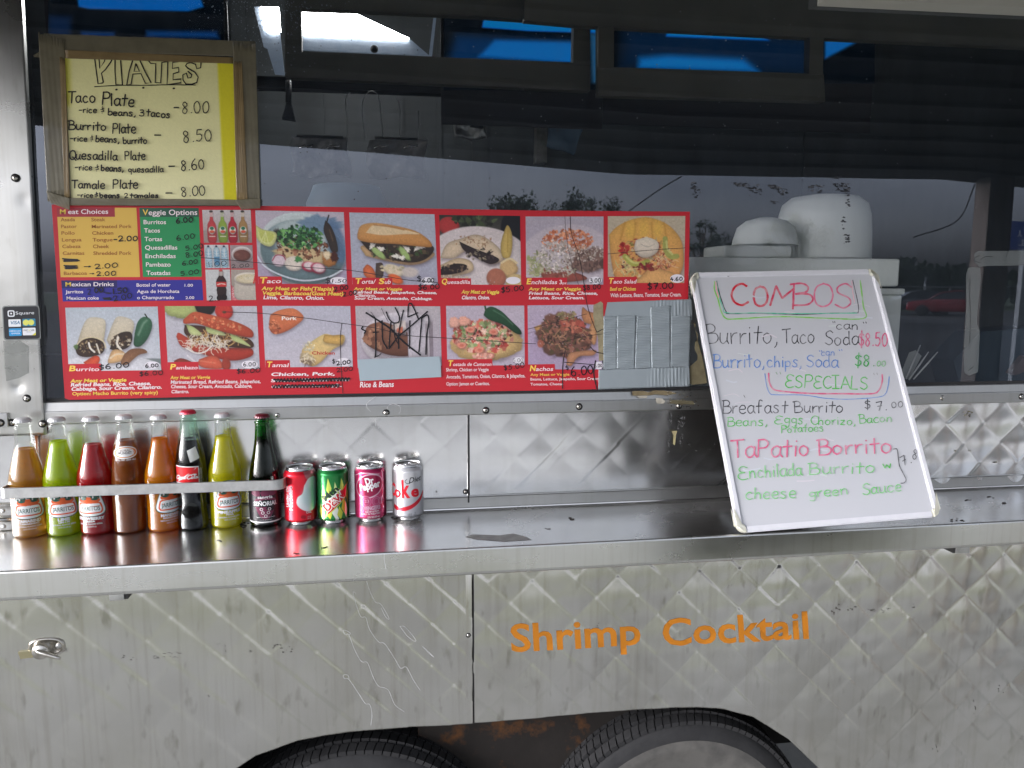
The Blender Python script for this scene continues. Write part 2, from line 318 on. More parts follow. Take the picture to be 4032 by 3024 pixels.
    def hand(s, t, p0, p1, h, col, w, jit=.03, shear=0.0):
        t = t.replace('E', 'E'); x = 0; items = []
        for ch in t:
            if ch in G: items.append((ch, x))
            x += GW.get(ch, .60 if ch.isupper() or ch.isdigit() else .54)
        p, e, up, L_ = s.frame(p0, p1, h); k = L_ / max(x - .1, .1)
        for ch, gx in items:
            jy = random.uniform(-jit, jit); js = 1 + random.uniform(-.06, .06); rt = random.uniform(-.05, .05)
            for st in G[ch].split('|'):
                pts = [tuple(map(float, q.split(','))) for q in st.split(' ')]
                pts = [(a * js - b * rt, b * js + a * rt + jy) for a, b in pts]
                s.stroke([p + e * ((gx + a + shear * b) * k) + up * (b * h) for a, b in pts], w, col)
class PxPrint(Print):
    """print measured in pixels of the photograph, lying on the plane y = Y of the truck's side"""
    def __init__(s, Y, r=(0, 0, 1), fn=None, **k):
        super().__init__(fn or (lambda x, y, o: s.P(x, y, o)), **k); s.Y = Y; s.r = r; s.surf = None
    def P(s, x, y, o):
        a, b, c = s.r; p = W(a + x * c, b + y * c, s.Y - (0 if s.surf else o))
        return np.array([p[0], s.surf(p[0], p[2]) - o, p[2]]) if s.surf else p
class SurfPrint(Print):
    """print on a surface of revolution: x = arc length from the front, y = height"""
    def __init__(s, prof, center, ang=0.0, **k):
        s.prof = sorted([(z, r) for r, z in prof]); s.ce = center; s.ang = ang; k.setdefault('cut', .003); k.setdefault('base', .0004)
        super().__init__(s.P, **k); s.R = .032
    def sgn(s): return -1
    def P(s, x, y, o):
        zs = [z for z, _ in s.prof]; r = float(np.interp(y, zs, [q for _, q in s.prof])) + o; a = x / s.R + s.ang - math.pi / 2
        return (s.ce[0] + r * math.cos(a), s.ce[1] + r * math.sin(a), s.ce[2] + y)

# ------------------------------------------------------------------ printed food photographs: painted on a fine grid of coloured vertices
def sm(x, a, b): t = np.clip((x - a) / (b - a), 0, 1); return t * t * (3 - 2 * t)
class Canvas:
    """x 0..asp, y 0..1 downwards; colours as seen (sRGB 0..255), alpha blended"""
    def __init__(s, wpx, hpx, bg, seed=1):
        s.depth = 0; s.w, s.h = wpx, hpx; s.k = hpx; s.a = wpx / hpx; s.rs = np.random.RandomState(seed)
        s.X, s.Y = np.meshgrid((np.arange(wpx) + .5) / hpx, (np.arange(hpx) + .5) / hpx); s.I = np.ones((hpx, wpx, 3)) * np.array(bg, float)
    def blend(s, m, col, sl=None):
        I = s.I if sl is None else s.I[sl]; I += (np.array(col, float) - I) * m[..., None]
    def win(s, x0, x1, y0, y1, pad=.03):
        a = max(int((x0 - pad) * s.k), 0); b = min(int((x1 + pad) * s.k) + 2, s.w); c = max(int((y0 - pad) * s.k), 0); d = min(int((y1 + pad) * s.k) + 2, s.h)
        return (slice(c, d), slice(a, b)) if b > a and d > c else None
    def grad(s, c0, c1, ang=90):
        t = (s.X / s.a * math.cos(R_(ang)) + s.Y * math.sin(R_(ang)))[..., None]; s.I[:] = np.array(c0) * (1 - t) + np.array(c1) * t
    def ell(s, cx, cy, rx, ry, col, rot=0, al=1, soft=.012, wob=0, shade=None):
        if s.depth and max(rx, ry) > .07 and al == 1:
            s.depth = 0; s.ell(cx + .012, cy + .028, rx, ry, (58, 46, 54), rot, .34, .035, wob); s.depth = 1
        r = max(rx, ry) * (1 + wob); W_ = s.win(cx - r, cx + r, cy - r, cy + r, soft * 2)
        if not W_: return
        x = s.X[W_] - cx; y = s.Y[W_] - cy; c, q = math.cos(R_(rot)), math.sin(R_(rot)); u = (x * c + y * q) / rx; v = (-x * q + y * c) / ry
        d = np.sqrt(u * u + v * v)
        if wob:
            th = np.arctan2(v, u); p = s.rs.rand(4) * 6.28; d = d / (1 + wob * (.5 * np.sin(3 * th + p[0]) + .35 * np.sin(7 * th + p[1]) + .3 * np.sin(13 * th + p[2]) + .2 * np.sin(23 * th + p[3])))
        m = (1 - sm(d, 1 - soft / min(rx, ry), 1 + soft / min(rx, ry))) * al
        if s.depth and al == 1 and max(rx, ry) > .03:
            lit = (1.06 - .30 * sm(d, .55, 1.05) * (.5 + .5 * np.clip((u * .4 + v), -1, 1)))[..., None]; base = np.array(col if shade is None else (np.array(col, float) + np.array(shade, float)) / 2, float)
            s.I[W_] += (base * lit - s.I[W_]) * m[..., None]; return
        if shade is not None:
            t = np.clip(.5 + .5 * (u * .35 + v * .8), 0, 1)[..., None]; cc = np.array(col, float) * (1 - t) + np.array(shade, float) * t
            s.I[W_] += (cc - s.I[W_]) * m[..., None]
        else: s.blend(m, col, W_)
    def poly(s, pts, col, al=1, soft=.006, curve=True, shade=None):
        P = spline(list(pts) + [pts[0]], 5)[:-1] if curve else [np.array(p, float) for p in pts]; P = np.array(P)
        if s.depth and curve and np.ptp(P[:, 0]) > .12 and al == 1:
            s.depth = 0; s.poly([(x + .012, y + .03) for x, y in P[::2]], (58, 46, 54), .36, .035, False); s.depth = 1
        W_ = s.win(P[:, 0].min(), P[:, 0].max(), P[:, 1].min(), P[:, 1].max())
        if not W_: return
        x = s.X[W_]; y = s.Y[W_]; d = np.full(x.shape, 1e9); ins = np.zeros(x.shape, bool)
        for i in range(len(P)):
            a = P[i - 1]; b = P[i]; e = b - a; L2 = e @ e + 1e-12; t = np.clip(((x - a[0]) * e[0] + (y - a[1]) * e[1]) / L2, 0, 1)
            d = np.minimum(d, np.hypot(x - a[0] - t * e[0], y - a[1] - t * e[1]))
            c = ((a[1] > y) != (b[1] > y)) & (x < (b[0] - a[0]) * (y - a[1]) / (b[1] - a[1] + 1e-12) + a[0]); ins ^= c
        m = (1 - sm(np.where(ins, -d, d), -soft, soft)) * al
        if shade is not None:
            t = np.clip((y - P[:, 1].min()) / (np.ptp(P[:, 1]) + 1e-9), 0, 1)[..., None]; cc = np.array(col, float) * (1 - t) + np.array(shade, float) * t
            if s.depth: cc = cc * (1.05 - .26 * np.exp(-d / .03) * (.4 + .6 * t[..., 0]))[..., None]
            s.I[W_] += (cc - s.I[W_]) * m[..., None]
        elif s.depth and al == 1: s.I[W_] += (np.array(col, float) * (1.06 - .28 * np.exp(-d / .03))[..., None] - s.I[W_]) * m[..., None]
        else: s.blend(m, col, W_)
    def line(s, pts, w, col, al=1, soft=.005):
        P = np.array(spline(pts, 5)); W_ = s.win(P[:, 0].min() - w, P[:, 0].max() + w, P[:, 1].min() - w, P[:, 1].max() + w)
        if not W_: return
        x = s.X[W_]; y = s.Y[W_]; d = np.full(x.shape, 1e9)
        for i in range(1, len(P)):
            a = P[i - 1]; b = P[i]; e = b - a; t = np.clip(((x - a[0]) * e[0] + (y - a[1]) * e[1]) / (e @ e + 1e-12), 0, 1); d = np.minimum(d, np.hypot(x - a[0] - t * e[0], y - a[1] - t * e[1]))
        s.blend((1 - sm(d, w / 2 - soft, w / 2 + soft)) * al, col, W_)
    def flakes(s, cx, cy, rx, ry, n, cols, s0, s1, asp=2.2, rot=0, al=.95, spread=180):
        for _ in range(n):
            r = math.sqrt(s.rs.rand()); t = s.rs.rand() * 6.283; u, v = r * math.cos(t) * rx, r * math.sin(t) * ry; c, q = math.cos(R_(rot)), math.sin(R_(rot))
            z = s0 + (s1 - s0) * s.rs.rand() ** 1.5; col = np.array(cols[s.rs.randint(len(cols))]) * (.82 + .34 * s.rs.rand())
            s.ell(cx + u * c - v * q, cy + u * q + v * c, z, z / (1 + (asp - 1) * s.rs.rand()), np.clip(col, 0, 255), s.rs.uniform(-spread, spread), al, .006, .25)
    def curls(s, cx, cy, rx, ry, n, cols, ln, w):
        for _ in range(n):
            r = math.sqrt(s.rs.rand()); t = s.rs.rand() * 6.283; x = cx + r * math.cos(t) * rx; y = cy + r * math.sin(t) * ry; a = s.rs.rand() * 6.283; b = a + s.rs.uniform(-1.6, 1.6)
            s.line([(x, y), (x + math.cos(a) * ln * .5, y + math.sin(a) * ln * .5), (x + math.cos(a) * ln * .5 + math.cos(b) * ln * .5, y + math.sin(a) * ln * .5 + math.sin(b) * ln * .5)], w, cols[s.rs.randint(len(cols))], .9)
    def noise(s, amp, step=1):
        z = s.rs.randn(s.h // step + 2, s.w // step + 2); z = np.kron(z, np.ones((step, step)))[:s.h, :s.w]; s.I *= (1 + amp * z)[..., None]
def photo_mesh(name, cv, P3, parent, matl, k=1.12):
    """cv painted, P3(u, v) -> point for u, v in 0..1"""
    h, w_ = cv.h, cv.w; I = np.clip(cv.I, 0, 255) / 255.0; I = np.where(I <= .04045, I / 12.92, ((I + .055) / 1.055) ** 2.4); I = np.minimum(I * k, .88)
    vs = [P3(i / (w_ - 1), j / (h - 1)) for j in range(h) for i in range(w_)]
    idx = np.arange(h * w_).reshape(h, w_); f = np.stack([idx[:-1, :-1], idx[1:, :-1], idx[1:, 1:], idx[:-1, 1:]], -1).reshape(-1, 4)
    me = bpy.data.meshes.new(name); me.from_pydata([tuple(map(float, p)) for p in vs], [], f.tolist()); me.materials.append(matl)
    ca = me.color_attributes.new('Col', 'FLOAT_COLOR', 'POINT'); a = np.ones((h * w_, 4), np.float32); a[:, :3] = I.reshape(-1, 3); ca.data.foreach_set('color', a.ravel()); me.update()
    return link(name, me, parent)

def p_taco(c):
    c.grad((196, 190, 208), (172, 160, 190)); c.ell(.62, .52, .60, .50, (196, 208, 216), 8, soft=.01); c.ell(.62, .56, .57, .44, (96, 124, 118), 8, shade=(120, 140, 165))
    c.ell(.62, .36, .42, .26, (188, 204, 210), 5, .85, .06); c.ell(.85, .20, .30, .14, (112, 140, 172), -8, .9, .02, .2); c.ell(1.08, .42, .12, .30, (88, 116, 156), -12, .8, .03)
    c.ell(.62, .60, .38, .12, (198, 178, 140), 8, wob=.1); c.flakes(.62, .50, .36, .15, 160, [(120, 78, 58), (150, 100, 78), (92, 58, 44), (70, 44, 34), (168, 120, 96)], .012, .035)
    c.ell(.30, .34, .06, .09, (40, 34, 32), 0, .9, .02, .2); c.flakes(.60, .36, .32, .16, 260, [(52, 110, 62), (84, 150, 84), (30, 70, 40), (120, 180, 104), (24, 52, 32)], .012, .034)
    c.poly([(.0, .20), (.10, .26), (.27, .30), (.26, .42), (.19, .49), (.08, .46), (.0, .36)], (214, 222, 152)); c.poly([(.03, .26), (.24, .32), (.19, .43), (.08, .41)], (196, 204, 110), .9)
    for a in (.06, .11, .16): c.line([(.13, .29), (a, .44)], .008, (226, 232, 176))
    c.poly([(.95, .12), (1.02, .20), (1.08, .36), (1.10, .54), (1.02, .55), (.97, .42), (.92, .26)], (58, 50, 46)); c.line([(1.0, .25), (1.04, .40)], .02, (96, 76, 62), .7); c.line([(.97, .14), (1.0, .05)], .018, (44, 38, 34))
    c.ell(.30, .68, .10, .085, (206, 190, 204)); c.line([(.21, .68), (.26, .61), (.36, .62), (.40, .72)], .012, (160, 40, 72)); c.ell(.50, .72, .13, .10, (214, 206, 200)); c.ell(.56, .66, .05, .04, (70, 130, 76), wob=.3)
    c.ell(.70, .76, .10, .07, (190, 60, 90), 10); c.ell(.71, .75, .085, .055, (220, 204, 212), 10); c.ell(.82, .78, .10, .075, (184, 54, 84), 15); c.ell(.83, .775, .085, .06, (222, 200, 210), 15)
    c.ell(.98, .66, .10, .10, (204, 158, 96), wob=.1, shade=(120, 62, 34)); c.ell(1.05, .62, .05, .07, (70, 36, 30), wob=.2); c.ell(.95, .60, .05, .06, (222, 206, 176), wob=.2)
    c.line([(.0, .62), (.10, .76), (.32, .88), (.62, .95), (.95, .90), (1.15, .80)], .022, (206, 216, 232))
def p_torta(c):
    c.grad((182, 192, 212), (176, 176, 200)); c.ell(.65, .88, .50, .07, (150, 150, 172), 3, .5, .05)
    c.poly([(.20, .60), (.45, .66), (.80, .72), (1.05, .66), (1.10, .52), (.2, .45)], (206, 172, 128)); c.poly([(.14, .40), (.3, .56), (.6, .66), (.9, .68), (1.10, .58), (1.12, .44), (.7, .38)], (54, 44, 40))
    c.flakes(.66, .54, .42, .10, 90, [(64, 54, 46), (40, 34, 34), (90, 76, 60), (60, 84, 50), (112, 96, 76)], .015, .04)
    for x, y, r in ((.38, .56, 40), (.74, .56, 55)): c.ell(x, y, .12, .045, (124, 160, 96), r, 1, .01, .05, (190, 206, 140))
    for x, y in ((.30, .46), (.42, .50), (.62, .60), (.70, .62), (.78, .50), (.92, .48), (.98, .46)): c.ell(x, y, .05, .03, (226, 224, 220), c.rs.uniform(-50, 50), 1, .006, .4)
    c.poly([(.10, .30), (.16, .18), (.34, .14), (.60, .17), (.90, .24), (1.08, .36), (1.12, .46), (.95, .46), (.62, .43), (.30, .42), (.12, .38)], (206, 160, 104), shade=(196, 136, 78))
    c.poly([(.22, .28), (.34, .17), (.60, .20), (.96, .28), (.74, .29), (.45, .31)], (232, 212, 178), .9); c.line([(.34, .17), (.55, .19), (.75, .23)], .02, (170, 112, 66), .6)
    c.poly([(.16, .78), (.22, .72), (.30, .78), (.33, .90), (.24, .92), (.17, .86)], (214, 112, 70)); c.poly([(.34, .70), (.43, .70), (.44, .84), (.40, .92), (.33, .90)], (84, 70, 64))
    c.ell(.58, .80, .14, .08, (214, 202, 180), 20); c.ell(.80, .82, .12, .07, (216, 204, 196), 0, .8, .02); c.ell(.60, .92, .11, .06, (216, 104, 60), 25); c.flakes(.55, .78, .2, .05, 12, [(200, 190, 160)], .02, .04)
def p_quesadilla(c):
    c.grad((50, 52, 50), (150, 130, 142)); c.ell(.14, .16, .15, .13, (170, 58, 60)); c.flakes(.5, .08, .30, .09, 60, [(58, 70, 50), (80, 92, 66), (36, 40, 36)], .02, .05); c.ell(1.1, .18, .22, .28, (24, 26, 34))
    c.ell(.55, .72, .80, .56, (206, 198, 204), 2); c.poly([(.0, .62), (.10, .42), (.30, .34), (.55, .28), (.80, .42), (.92, .62), (.70, .70), (.40, .52), (.2, .62)], (208, 190, 168))
    c.flakes(.5, .38, .3, .1, 50, [(150, 110, 86), (176, 140, 110)], .006, .016); c.poly([(.28, .38), (.5, .48), (.84, .62), (.72, .70), (.5, .60), (.34, .5)], (52, 42, 46)); c.flakes(.58, .56, .22, .08, 50, [(40, 32, 36), (66, 54, 56), (150, 140, 120)], .012, .03)
    c.poly([(.0, .72), (.24, .62), (.44, .66), (.46, .80), (.20, .88), (0, .90)], (212, 190, 160)); c.poly([(.0, .78), (.2, .70), (.38, .72), (.30, .82), (.0, .86)], (48, 38, 40)); c.flakes(.2, .77, .2, .05, 30, [(60, 50, 50), (40, 34, 36), (120, 100, 84)], .01, .03)
    c.flakes(.2, .9, .2, .04, 60, [(206, 196, 180), (186, 170, 150)], .008, .016); c.poly([(.90, .30), (.97, .14), (1.03, .24), (1.04, .42), (1.0, .60), (.90, .60), (.87, .45)], (202, 176, 104)); c.line([(.98, .2), (.97, .52)], .02, (170, 140, 70), .6)
    c.ell(.98, .76, .13, .13, (208, 188, 138), wob=.05, shade=(190, 150, 110)); c.line([(.88, .68), (1.0, .62), (1.1, .68)], .03, (226, 210, 170)); c.ell(.80, .90, .14, .14, (188, 136, 110), 20, shade=(150, 80, 70)); c.ell(1.08, .96, .14, .12, (198, 176, 130))
    c.flakes(.4, .98, .4, .1, 80, [(196, 186, 200), (210, 204, 214)], .006, .012)
def p_ench(c):
    c.grad((184, 178, 196), (168, 160, 186)); c.ell(.6, .62, .70, .50, (200, 192, 206), -6, .9, .02); c.flakes(.62, .36, .38, .17, 330, [(196, 118, 88), (212, 140, 106), (176, 96, 70), (222, 160, 124)], .014, .03)
    c.ell(.92, .64, .30, .17, (120, 96, 92), -8, 1, .03, .1); c.flakes(.88, .66, .30, .15, 90, [(112, 88, 84), (134, 108, 100), (96, 74, 72)], .02, .04); c.flakes(.92, .54, .26, .13, 150, [(210, 200, 196), (190, 180, 174), (150, 140, 130)], .008, .018)
    c.flakes(.20, .70, .18, .18, 70, [(168, 164, 130), (140, 150, 104), (190, 184, 160)], .02, .05, 4); c.curls(.22, .76, .16, .14, 30, [(186, 190, 150), (150, 160, 110)], .12, .012)
    c.poly([(.22, .84), (.5, .78), (.8, .84), (.9, .92), (.6, .96), (.3, .94)], (150, 84, 76)); c.flakes(.46, .58, .26, .24, 420, [(224, 216, 218), (206, 198, 200), (188, 180, 180), (160, 150, 146)], .010, .026)
    c.flakes(.5, .8, .25, .08, 60, [(170, 166, 140), (200, 196, 186), (140, 80, 70)], .012, .03, 3); c.line([(.58, 0), (.60, .3), (.68, .7), (.78, 1)], .008, (70, 60, 66), .8)
def p_salad(c):
    c.grad((196, 186, 168), (182, 168, 158)); c.poly([(.02, .28), (.14, .16), (.34, .06), (.58, .02), (.80, .08), (.98, .20), (1.12, .42), (1.12, .80), (.9, .98), (.2, .98), (.06, .7)], (216, 170, 92), shade=(208, 150, 96))
    for x in (.26, .42, .66, .84): c.line([(x, .10), (x - .02 + (x - .5) * .2, .36)], .02, (180, 128, 52), .6, .02)
    for x in (.34, .54, .75): c.ell(x, .22, .07, .13, (232, 190, 92), 0, .7, .05)
    c.flakes(.58, .62, .40, .32, 320, [(150, 60, 56), (190, 110, 84), (176, 150, 96), (120, 110, 60), (206, 190, 150), (110, 50, 56), (206, 140, 100)], .014, .034, 3); c.flakes(.24, .5, .08, .10, 26, [(170, 40, 44), (190, 66, 60)], .02, .045)
    c.curls(.75, .68, .25, .12, 50, [(210, 150, 112), (226, 190, 150), (186, 110, 86)], .10, .012); c.curls(.28, .78, .15, .08, 30, [(190, 186, 130), (226, 200, 150)], .1, .012)
    c.line([(.26, .60), (.36, .70), (.48, .72), (.60, .68)], .075, (172, 176, 88)); c.line([(.28, .61), (.38, .69), (.5, .70)], .03, (206, 206, 130)); c.line([(.86, .34), (.87, .50), (.94, .60), (1.04, .60)], .075, (166, 170, 96)); c.line([(.88, .38), (.9, .5), (.97, .57)], .03, (200, 200, 130))
    c.poly([(.42, .36), (.60, .32), (.76, .40), (.74, .54), (.60, .62), (.48, .60), (.40, .50)], (226, 218, 206), shade=(204, 192, 180)); c.line([(.5, .42), (.6, .46), (.7, .42)], .012, (186, 176, 166), .8)
    c.poly([(.50, .90), (.66, .76), (.84, .80), (1.0, .86), (1.1, 1.02), (.4, 1.02)], (218, 168, 110)); c.flakes(.58, .76, .2, .05, 30, [(140, 40, 50), (120, 60, 50)], .02, .03)
def p_burrito(c):
    c.grad((188, 200, 216), (204, 208, 222)); c.ell(.70, 1.35, 1.2, .52, (214, 218, 230)); c.ell(1.3, 1.25, .9, .44, (120, 130, 134)); c.ell(.62, 1.08, .95, .34, (208, 212, 224))
    c.poly([(.16, .56), (.26, .30), (.36, .17), (.54, .17), (.62, .24), (.58, .50), (.52, .68), (.3, .66)], (206, 200, 184), shade=(190, 178, 154)); c.poly([(.62, .52), (.72, .28), (.82, .15), (1.02, .20), (1.06, .30), (1.0, .48), (.92, .58), (.7, .62)], (204, 198, 184), shade=(192, 182, 160))
    c.poly([(.12, .62), (.24, .50), (.40, .48), (.55, .54), (.58, .66), (.50, .74), (.30, .78), (.16, .74)], (60, 44, 34)); c.flakes(.36, .62, .20, .10, 90, [(46, 32, 26), (80, 60, 44), (160, 142, 110), (40, 28, 24), (110, 86, 62)], .012, .03)
    c.line([(.14, .60), (.25, .50), (.42, .47), (.57, .54), (.60, .64)], .02, (214, 202, 170)); c.line([(.34, .56), (.36, .64), (.42, .70)], .03, (228, 226, 220)); c.line([(.46, .58), (.50, .72)], .025, (222, 218, 206)); c.ell(.14, .62, .035, .04, (84, 110, 66), wob=.2)
    c.poly([(.66, .66), (.74, .48), (.86, .40), (1.0, .40), (1.02, .52), (.94, .64), (.78, .68)], (52, 38, 30)); c.flakes(.84, .54, .15, .10, 70, [(44, 32, 26), (70, 50, 38), (190, 180, 160), (110, 90, 70)], .012, .028); c.line([(.80, .48), (.78, .58), (.84, .68)], .035, (228, 224, 216))
    c.poly([(1.06, .42), (1.12, .24), (1.22, .16), (1.32, .20), (1.34, .32), (1.26, .50), (1.14, .62), (1.04, .60)], (56, 104, 78), shade=(40, 82, 60)); c.line([(1.12, .44), (1.20, .28), (1.26, .22)], .03, (150, 176, 160), .6, .02); c.line([(1.27, .17), (1.24, .12)], .02, (30, 40, 30))
    c.poly([(.24, .86), (.42, .76), (.50, .80), (.44, .92), (.30, .92)], (210, 84, 54)); c.poly([(.62, .84), (.70, .68), (.84, .68), (.92, .78), (.80, .86), (.64, .88)], (214, 176, 130)); c.line([(.66, .80), (.76, .74), (.88, .74)], .03, (226, 206, 176)); c.poly([(.88, .74), (1.0, .66), (1.18, .66), (1.24, .72), (1.10, .76), (.92, .90), (.82, .88)], (120, 84, 62), shade=(150, 110, 80))
def p_pambazo(c):
    c.grad((196, 198, 212), (190, 190, 206)); c.ell(.26, -.02, .30, .22, (186, 192, 140), 0, 1, .01, .06, (150, 170, 96)); c.ell(.64, -.04, .17, .20, (34, 28, 28)); c.ell(.93, .08, .14, .14, (206, 66, 56), wob=.03, shade=(176, 48, 44)); c.ell(.93, .10, .03, .02, (90, 70, 50))
    c.poly([(.16, .48), (.20, .42), (.34, .50), (.6, .62), (.95, .66), (1.3, .66), (1.34, .78), (1.1, .86), (.85, .84), (.5, .74), (.24, .64)], (184, 72, 54), shade=(160, 54, 44))
    c.poly([(.30, .30), (.6, .32), (1.0, .44), (1.3, .52), (1.34, .66), (.9, .64), (.5, .58), (.3, .44)], (74, 50, 38)); c.curls(.78, .52, .46, .09, 80, [(196, 160, 104), (214, 180, 120), (150, 106, 60), (170, 130, 80)], .10, .016)
    for p in ([(.32, .28), (.45, .34), (.56, .44), (.50, .47), (.38, .44)], [(.62, .33), (.80, .36), (.94, .46), (.80, .46), (.66, .42)], [(1.0, .44), (1.15, .50), (1.32, .64), (1.18, .60), (1.04, .54)]): c.poly(p, (170, 192, 120), shade=(206, 214, 160))
    c.curls(.62, .60, .36, .10, 90, [(228, 222, 214), (212, 204, 190)], .10, .012); c.line([(.30, .66), (.45, .74), (.60, .72), (.72, .62)], .022, (228, 226, 226))
    c.poly([(.28, .22), (.44, .10), (.62, .12), (.95, .20), (1.22, .30), (1.36, .40), (1.34, .50), (1.1, .46), (.8, .38), (.5, .28), (.3, .28)], (196, 96, 66), shade=(166, 66, 48)); c.flakes(.8, .27, .42, .08, 60, [(210, 120, 84), (176, 80, 56), (222, 150, 110)], .012, .03, 2, 12)
    c.poly([(.10, .86), (.22, .82), (.38, .88), (.30, .92), (.14, .92)], (140, 60, 50)); c.poly([(.50, .84), (.70, .78), (.82, .84), (.86, .98), (.6, .98), (.48, .92)], (206, 96, 74)); c.line([(.5, .86), (.75, .90)], .02, (222, 130, 104), .8); c.ell(.92, .92, .07, .10, (150, 60, 48)); c.line([(.32, .78), (.46, .90)], .03, (214, 214, 224))
def p_tamal(c):
    c.grad((192, 194, 214), (196, 192, 210)); c.ell(-.2, 1.25, .7, .42, (150, 158, 166)); c.ell(.9, 1.2, 1.2, .7, (204, 202, 218), 0, .5, .05)
    c.poly([(.10, .26), (.14, .14), (.32, .06), (.52, .05), (.66, .18), (.56, .30), (.36, .42), (.18, .46), (.10, .38)], (214, 128, 88), shade=(190, 102, 70)); c.flakes(.18, .34, .08, .11, 60, [(170, 92, 66), (150, 76, 56), (206, 130, 96)], .012, .026)
    c.line([(.12, .15), (.3, .18), (.6, .19)], .008, (150, 80, 56), .6)
    c.poly([(.60, .84), (.62, .70), (.80, .56), (.98, .46), (1.12, .48), (1.30, .48), (1.28, .62), (1.10, .72), (.90, .92), (.74, .98)], (218, 196, 140), shade=(206, 176, 120)); c.poly([(.98, .47), (1.12, .48), (1.28, .48), (1.26, .62), (1.1, .62), (.96, .58)], (208, 170, 100))
    c.flakes(.72, .66, .1, .08, 60, [(228, 222, 196), (206, 200, 180)], .008, .02); c.ell(.68, .86, .12, .09, (176, 160, 132), 25, wob=.1); c.curls(.68, .86, .08, .06, 26, [(214, 200, 170), (120, 100, 84), (236, 226, 206)], .08, .014)
def p_rice(c):
    c.grad((192, 186, 196), (178, 170, 190)); c.ell(.60, .56, .54, .46, (204, 200, 212), 0, 1, .01); c.ell(.60, .54, .46, .38, (190, 186, 200), 0, 1, .02)
    c.poly([(.10, .46), (.16, .32), (.34, .26), (.52, .34), (.72, .50), (.78, .70), (.66, .82), (.42, .80), (.22, .70), (.10, .58)], (150, 104, 84), shade=(92, 60, 50)); c.flakes(.36, .5, .24, .18, 60, [(170, 122, 98), (130, 88, 72), (186, 140, 114)], .02, .05, 1.5)
    c.ell(.62, .36, .15, .12, (206, 196, 196)); c.ell(.62, .40, .10, .06, (190, 110, 90)); c.ell(.62, .41, .08, .04, (214, 120, 92))
    c.flakes(.80, .56, .10, .10, 20, [(196, 120, 130), (170, 84, 96), (214, 196, 200)], .03, .06, 1.4); c.ell(.78, .50, .06, .07, (222, 214, 218)); c.flakes(.92, .62, .13, .14, 60, [(130, 160, 100), (180, 196, 150), (206, 204, 190)], .012, .03, 3)
def p_tostada(c):
    c.grad((196, 186, 206), (190, 182, 204)); c.ell(.66, .62, .60, .30, (206, 180, 130), -2, 1, .01, .05, (196, 164, 112)); c.flakes(.66, .72, .5, .14, 60, [(170, 130, 80), (220, 200, 150)], .006, .014)
    c.flakes(.60, .52, .50, .26, 170, [(206, 116, 100), (222, 150, 136), (190, 84, 76), (232, 190, 176), (170, 70, 66)], .03, .07, 1.5); c.flakes(.7, .5, .4, .2, 30, [(60, 34, 34), (90, 50, 44)], .015, .03); c.flakes(.56, .50, .44, .22, 60, [(140, 160, 110), (176, 186, 140), (110, 140, 90)], .025, .05, 1.4)
    c.flakes(.6, .5, .5, .26, 160, [(232, 214, 206), (214, 180, 166)], .006, .016); c.ell(.14, .28, .10, .09, (222, 170, 156), 0, 1, .01, .15); c.ell(.30, .26, .10, .08, (224, 166, 150), 0, 1, .01, .15)
    for x, y in ((.25, .66), (.55, .74), (.78, .44), (.40, .40)): c.ell(x, y, .08, .055, (222, 150, 132), c.rs.uniform(-40, 40), 1, .01, .1); c.ell(x, y, .04, .025, (206, 110, 94), 0, .8)
    c.poly([(.62, .16), (.66, .06), (.76, .02), (.92, .10), (1.08, .26), (1.22, .40), (1.24, .48), (1.14, .46), (.94, .32), (.72, .24)], (44, 84, 60), shade=(30, 62, 44)); c.line([(.66, .08), (.64, -.02)], .03, (50, 84, 56)); c.line([(.78, .08), (.95, .18), (1.1, .32)], .02, (120, 150, 130), .5, .015)
    c.poly([(.44, .86), (.6, .78), (.78, .80), (.76, .88), (.56, .94)], (224, 150, 134)); c.flakes(.6, .85, .16, .04, 16, [(232, 180, 168)], .02, .04)
def p_nachos(c):
    c.grad((190, 178, 204), (176, 160, 196)); c.ell(.58, .60, .52, .42, (176, 160, 192), 0, .8, .03); c.poly([(.10, .34), (.26, .30), (.34, .42), (.20, .52)], (206, 160, 104)); c.poly([(.84, .18), (.86, .04), (.94, .10), (1.10, .16), (1.08, .30), (.9, .28)], (190, 134, 96)); c.poly([(.90, .50), (1.02, .26), (1.08, .44), (1.04, .62)], (200, 150, 110))
    c.ell(.56, .48, .42, .34, (116, 84, 76), 18, 1, .02, .12); c.flakes(.58, .48, .40, .32, 260, [(96, 70, 62), (140, 96, 84), (70, 52, 48), (160, 110, 92), (84, 74, 54), (124, 76, 70)], .02, .05); c.curls(.55, .45, .34, .24, 60, [(170, 130, 104), (110, 84, 70), (90, 86, 60), (60, 46, 42)], .10, .018); c.flakes(.7, .3, .2, .12, 30, [(168, 84, 74), (180, 110, 92)], .03, .06)
    c.flakes(.62, .17, .16, .07, 40, [(130, 124, 84), (160, 140, 110)], .015, .03); c.poly([(.60, .92), (.64, .76), (.78, .72), (1.06, .70), (1.02, .78), (.80, .80), (.68, .94)], (190, 138, 106)); c.ell(.2, .6, .05, .06, (190, 110, 90), 0, .8)
    c.flakes(.4, .5, .5, .5, 60, [(206, 196, 214)], .004, .008); c.line([(.0, .44), (.3, .36), (.6, .30)], .006, (90, 70, 80), .7)
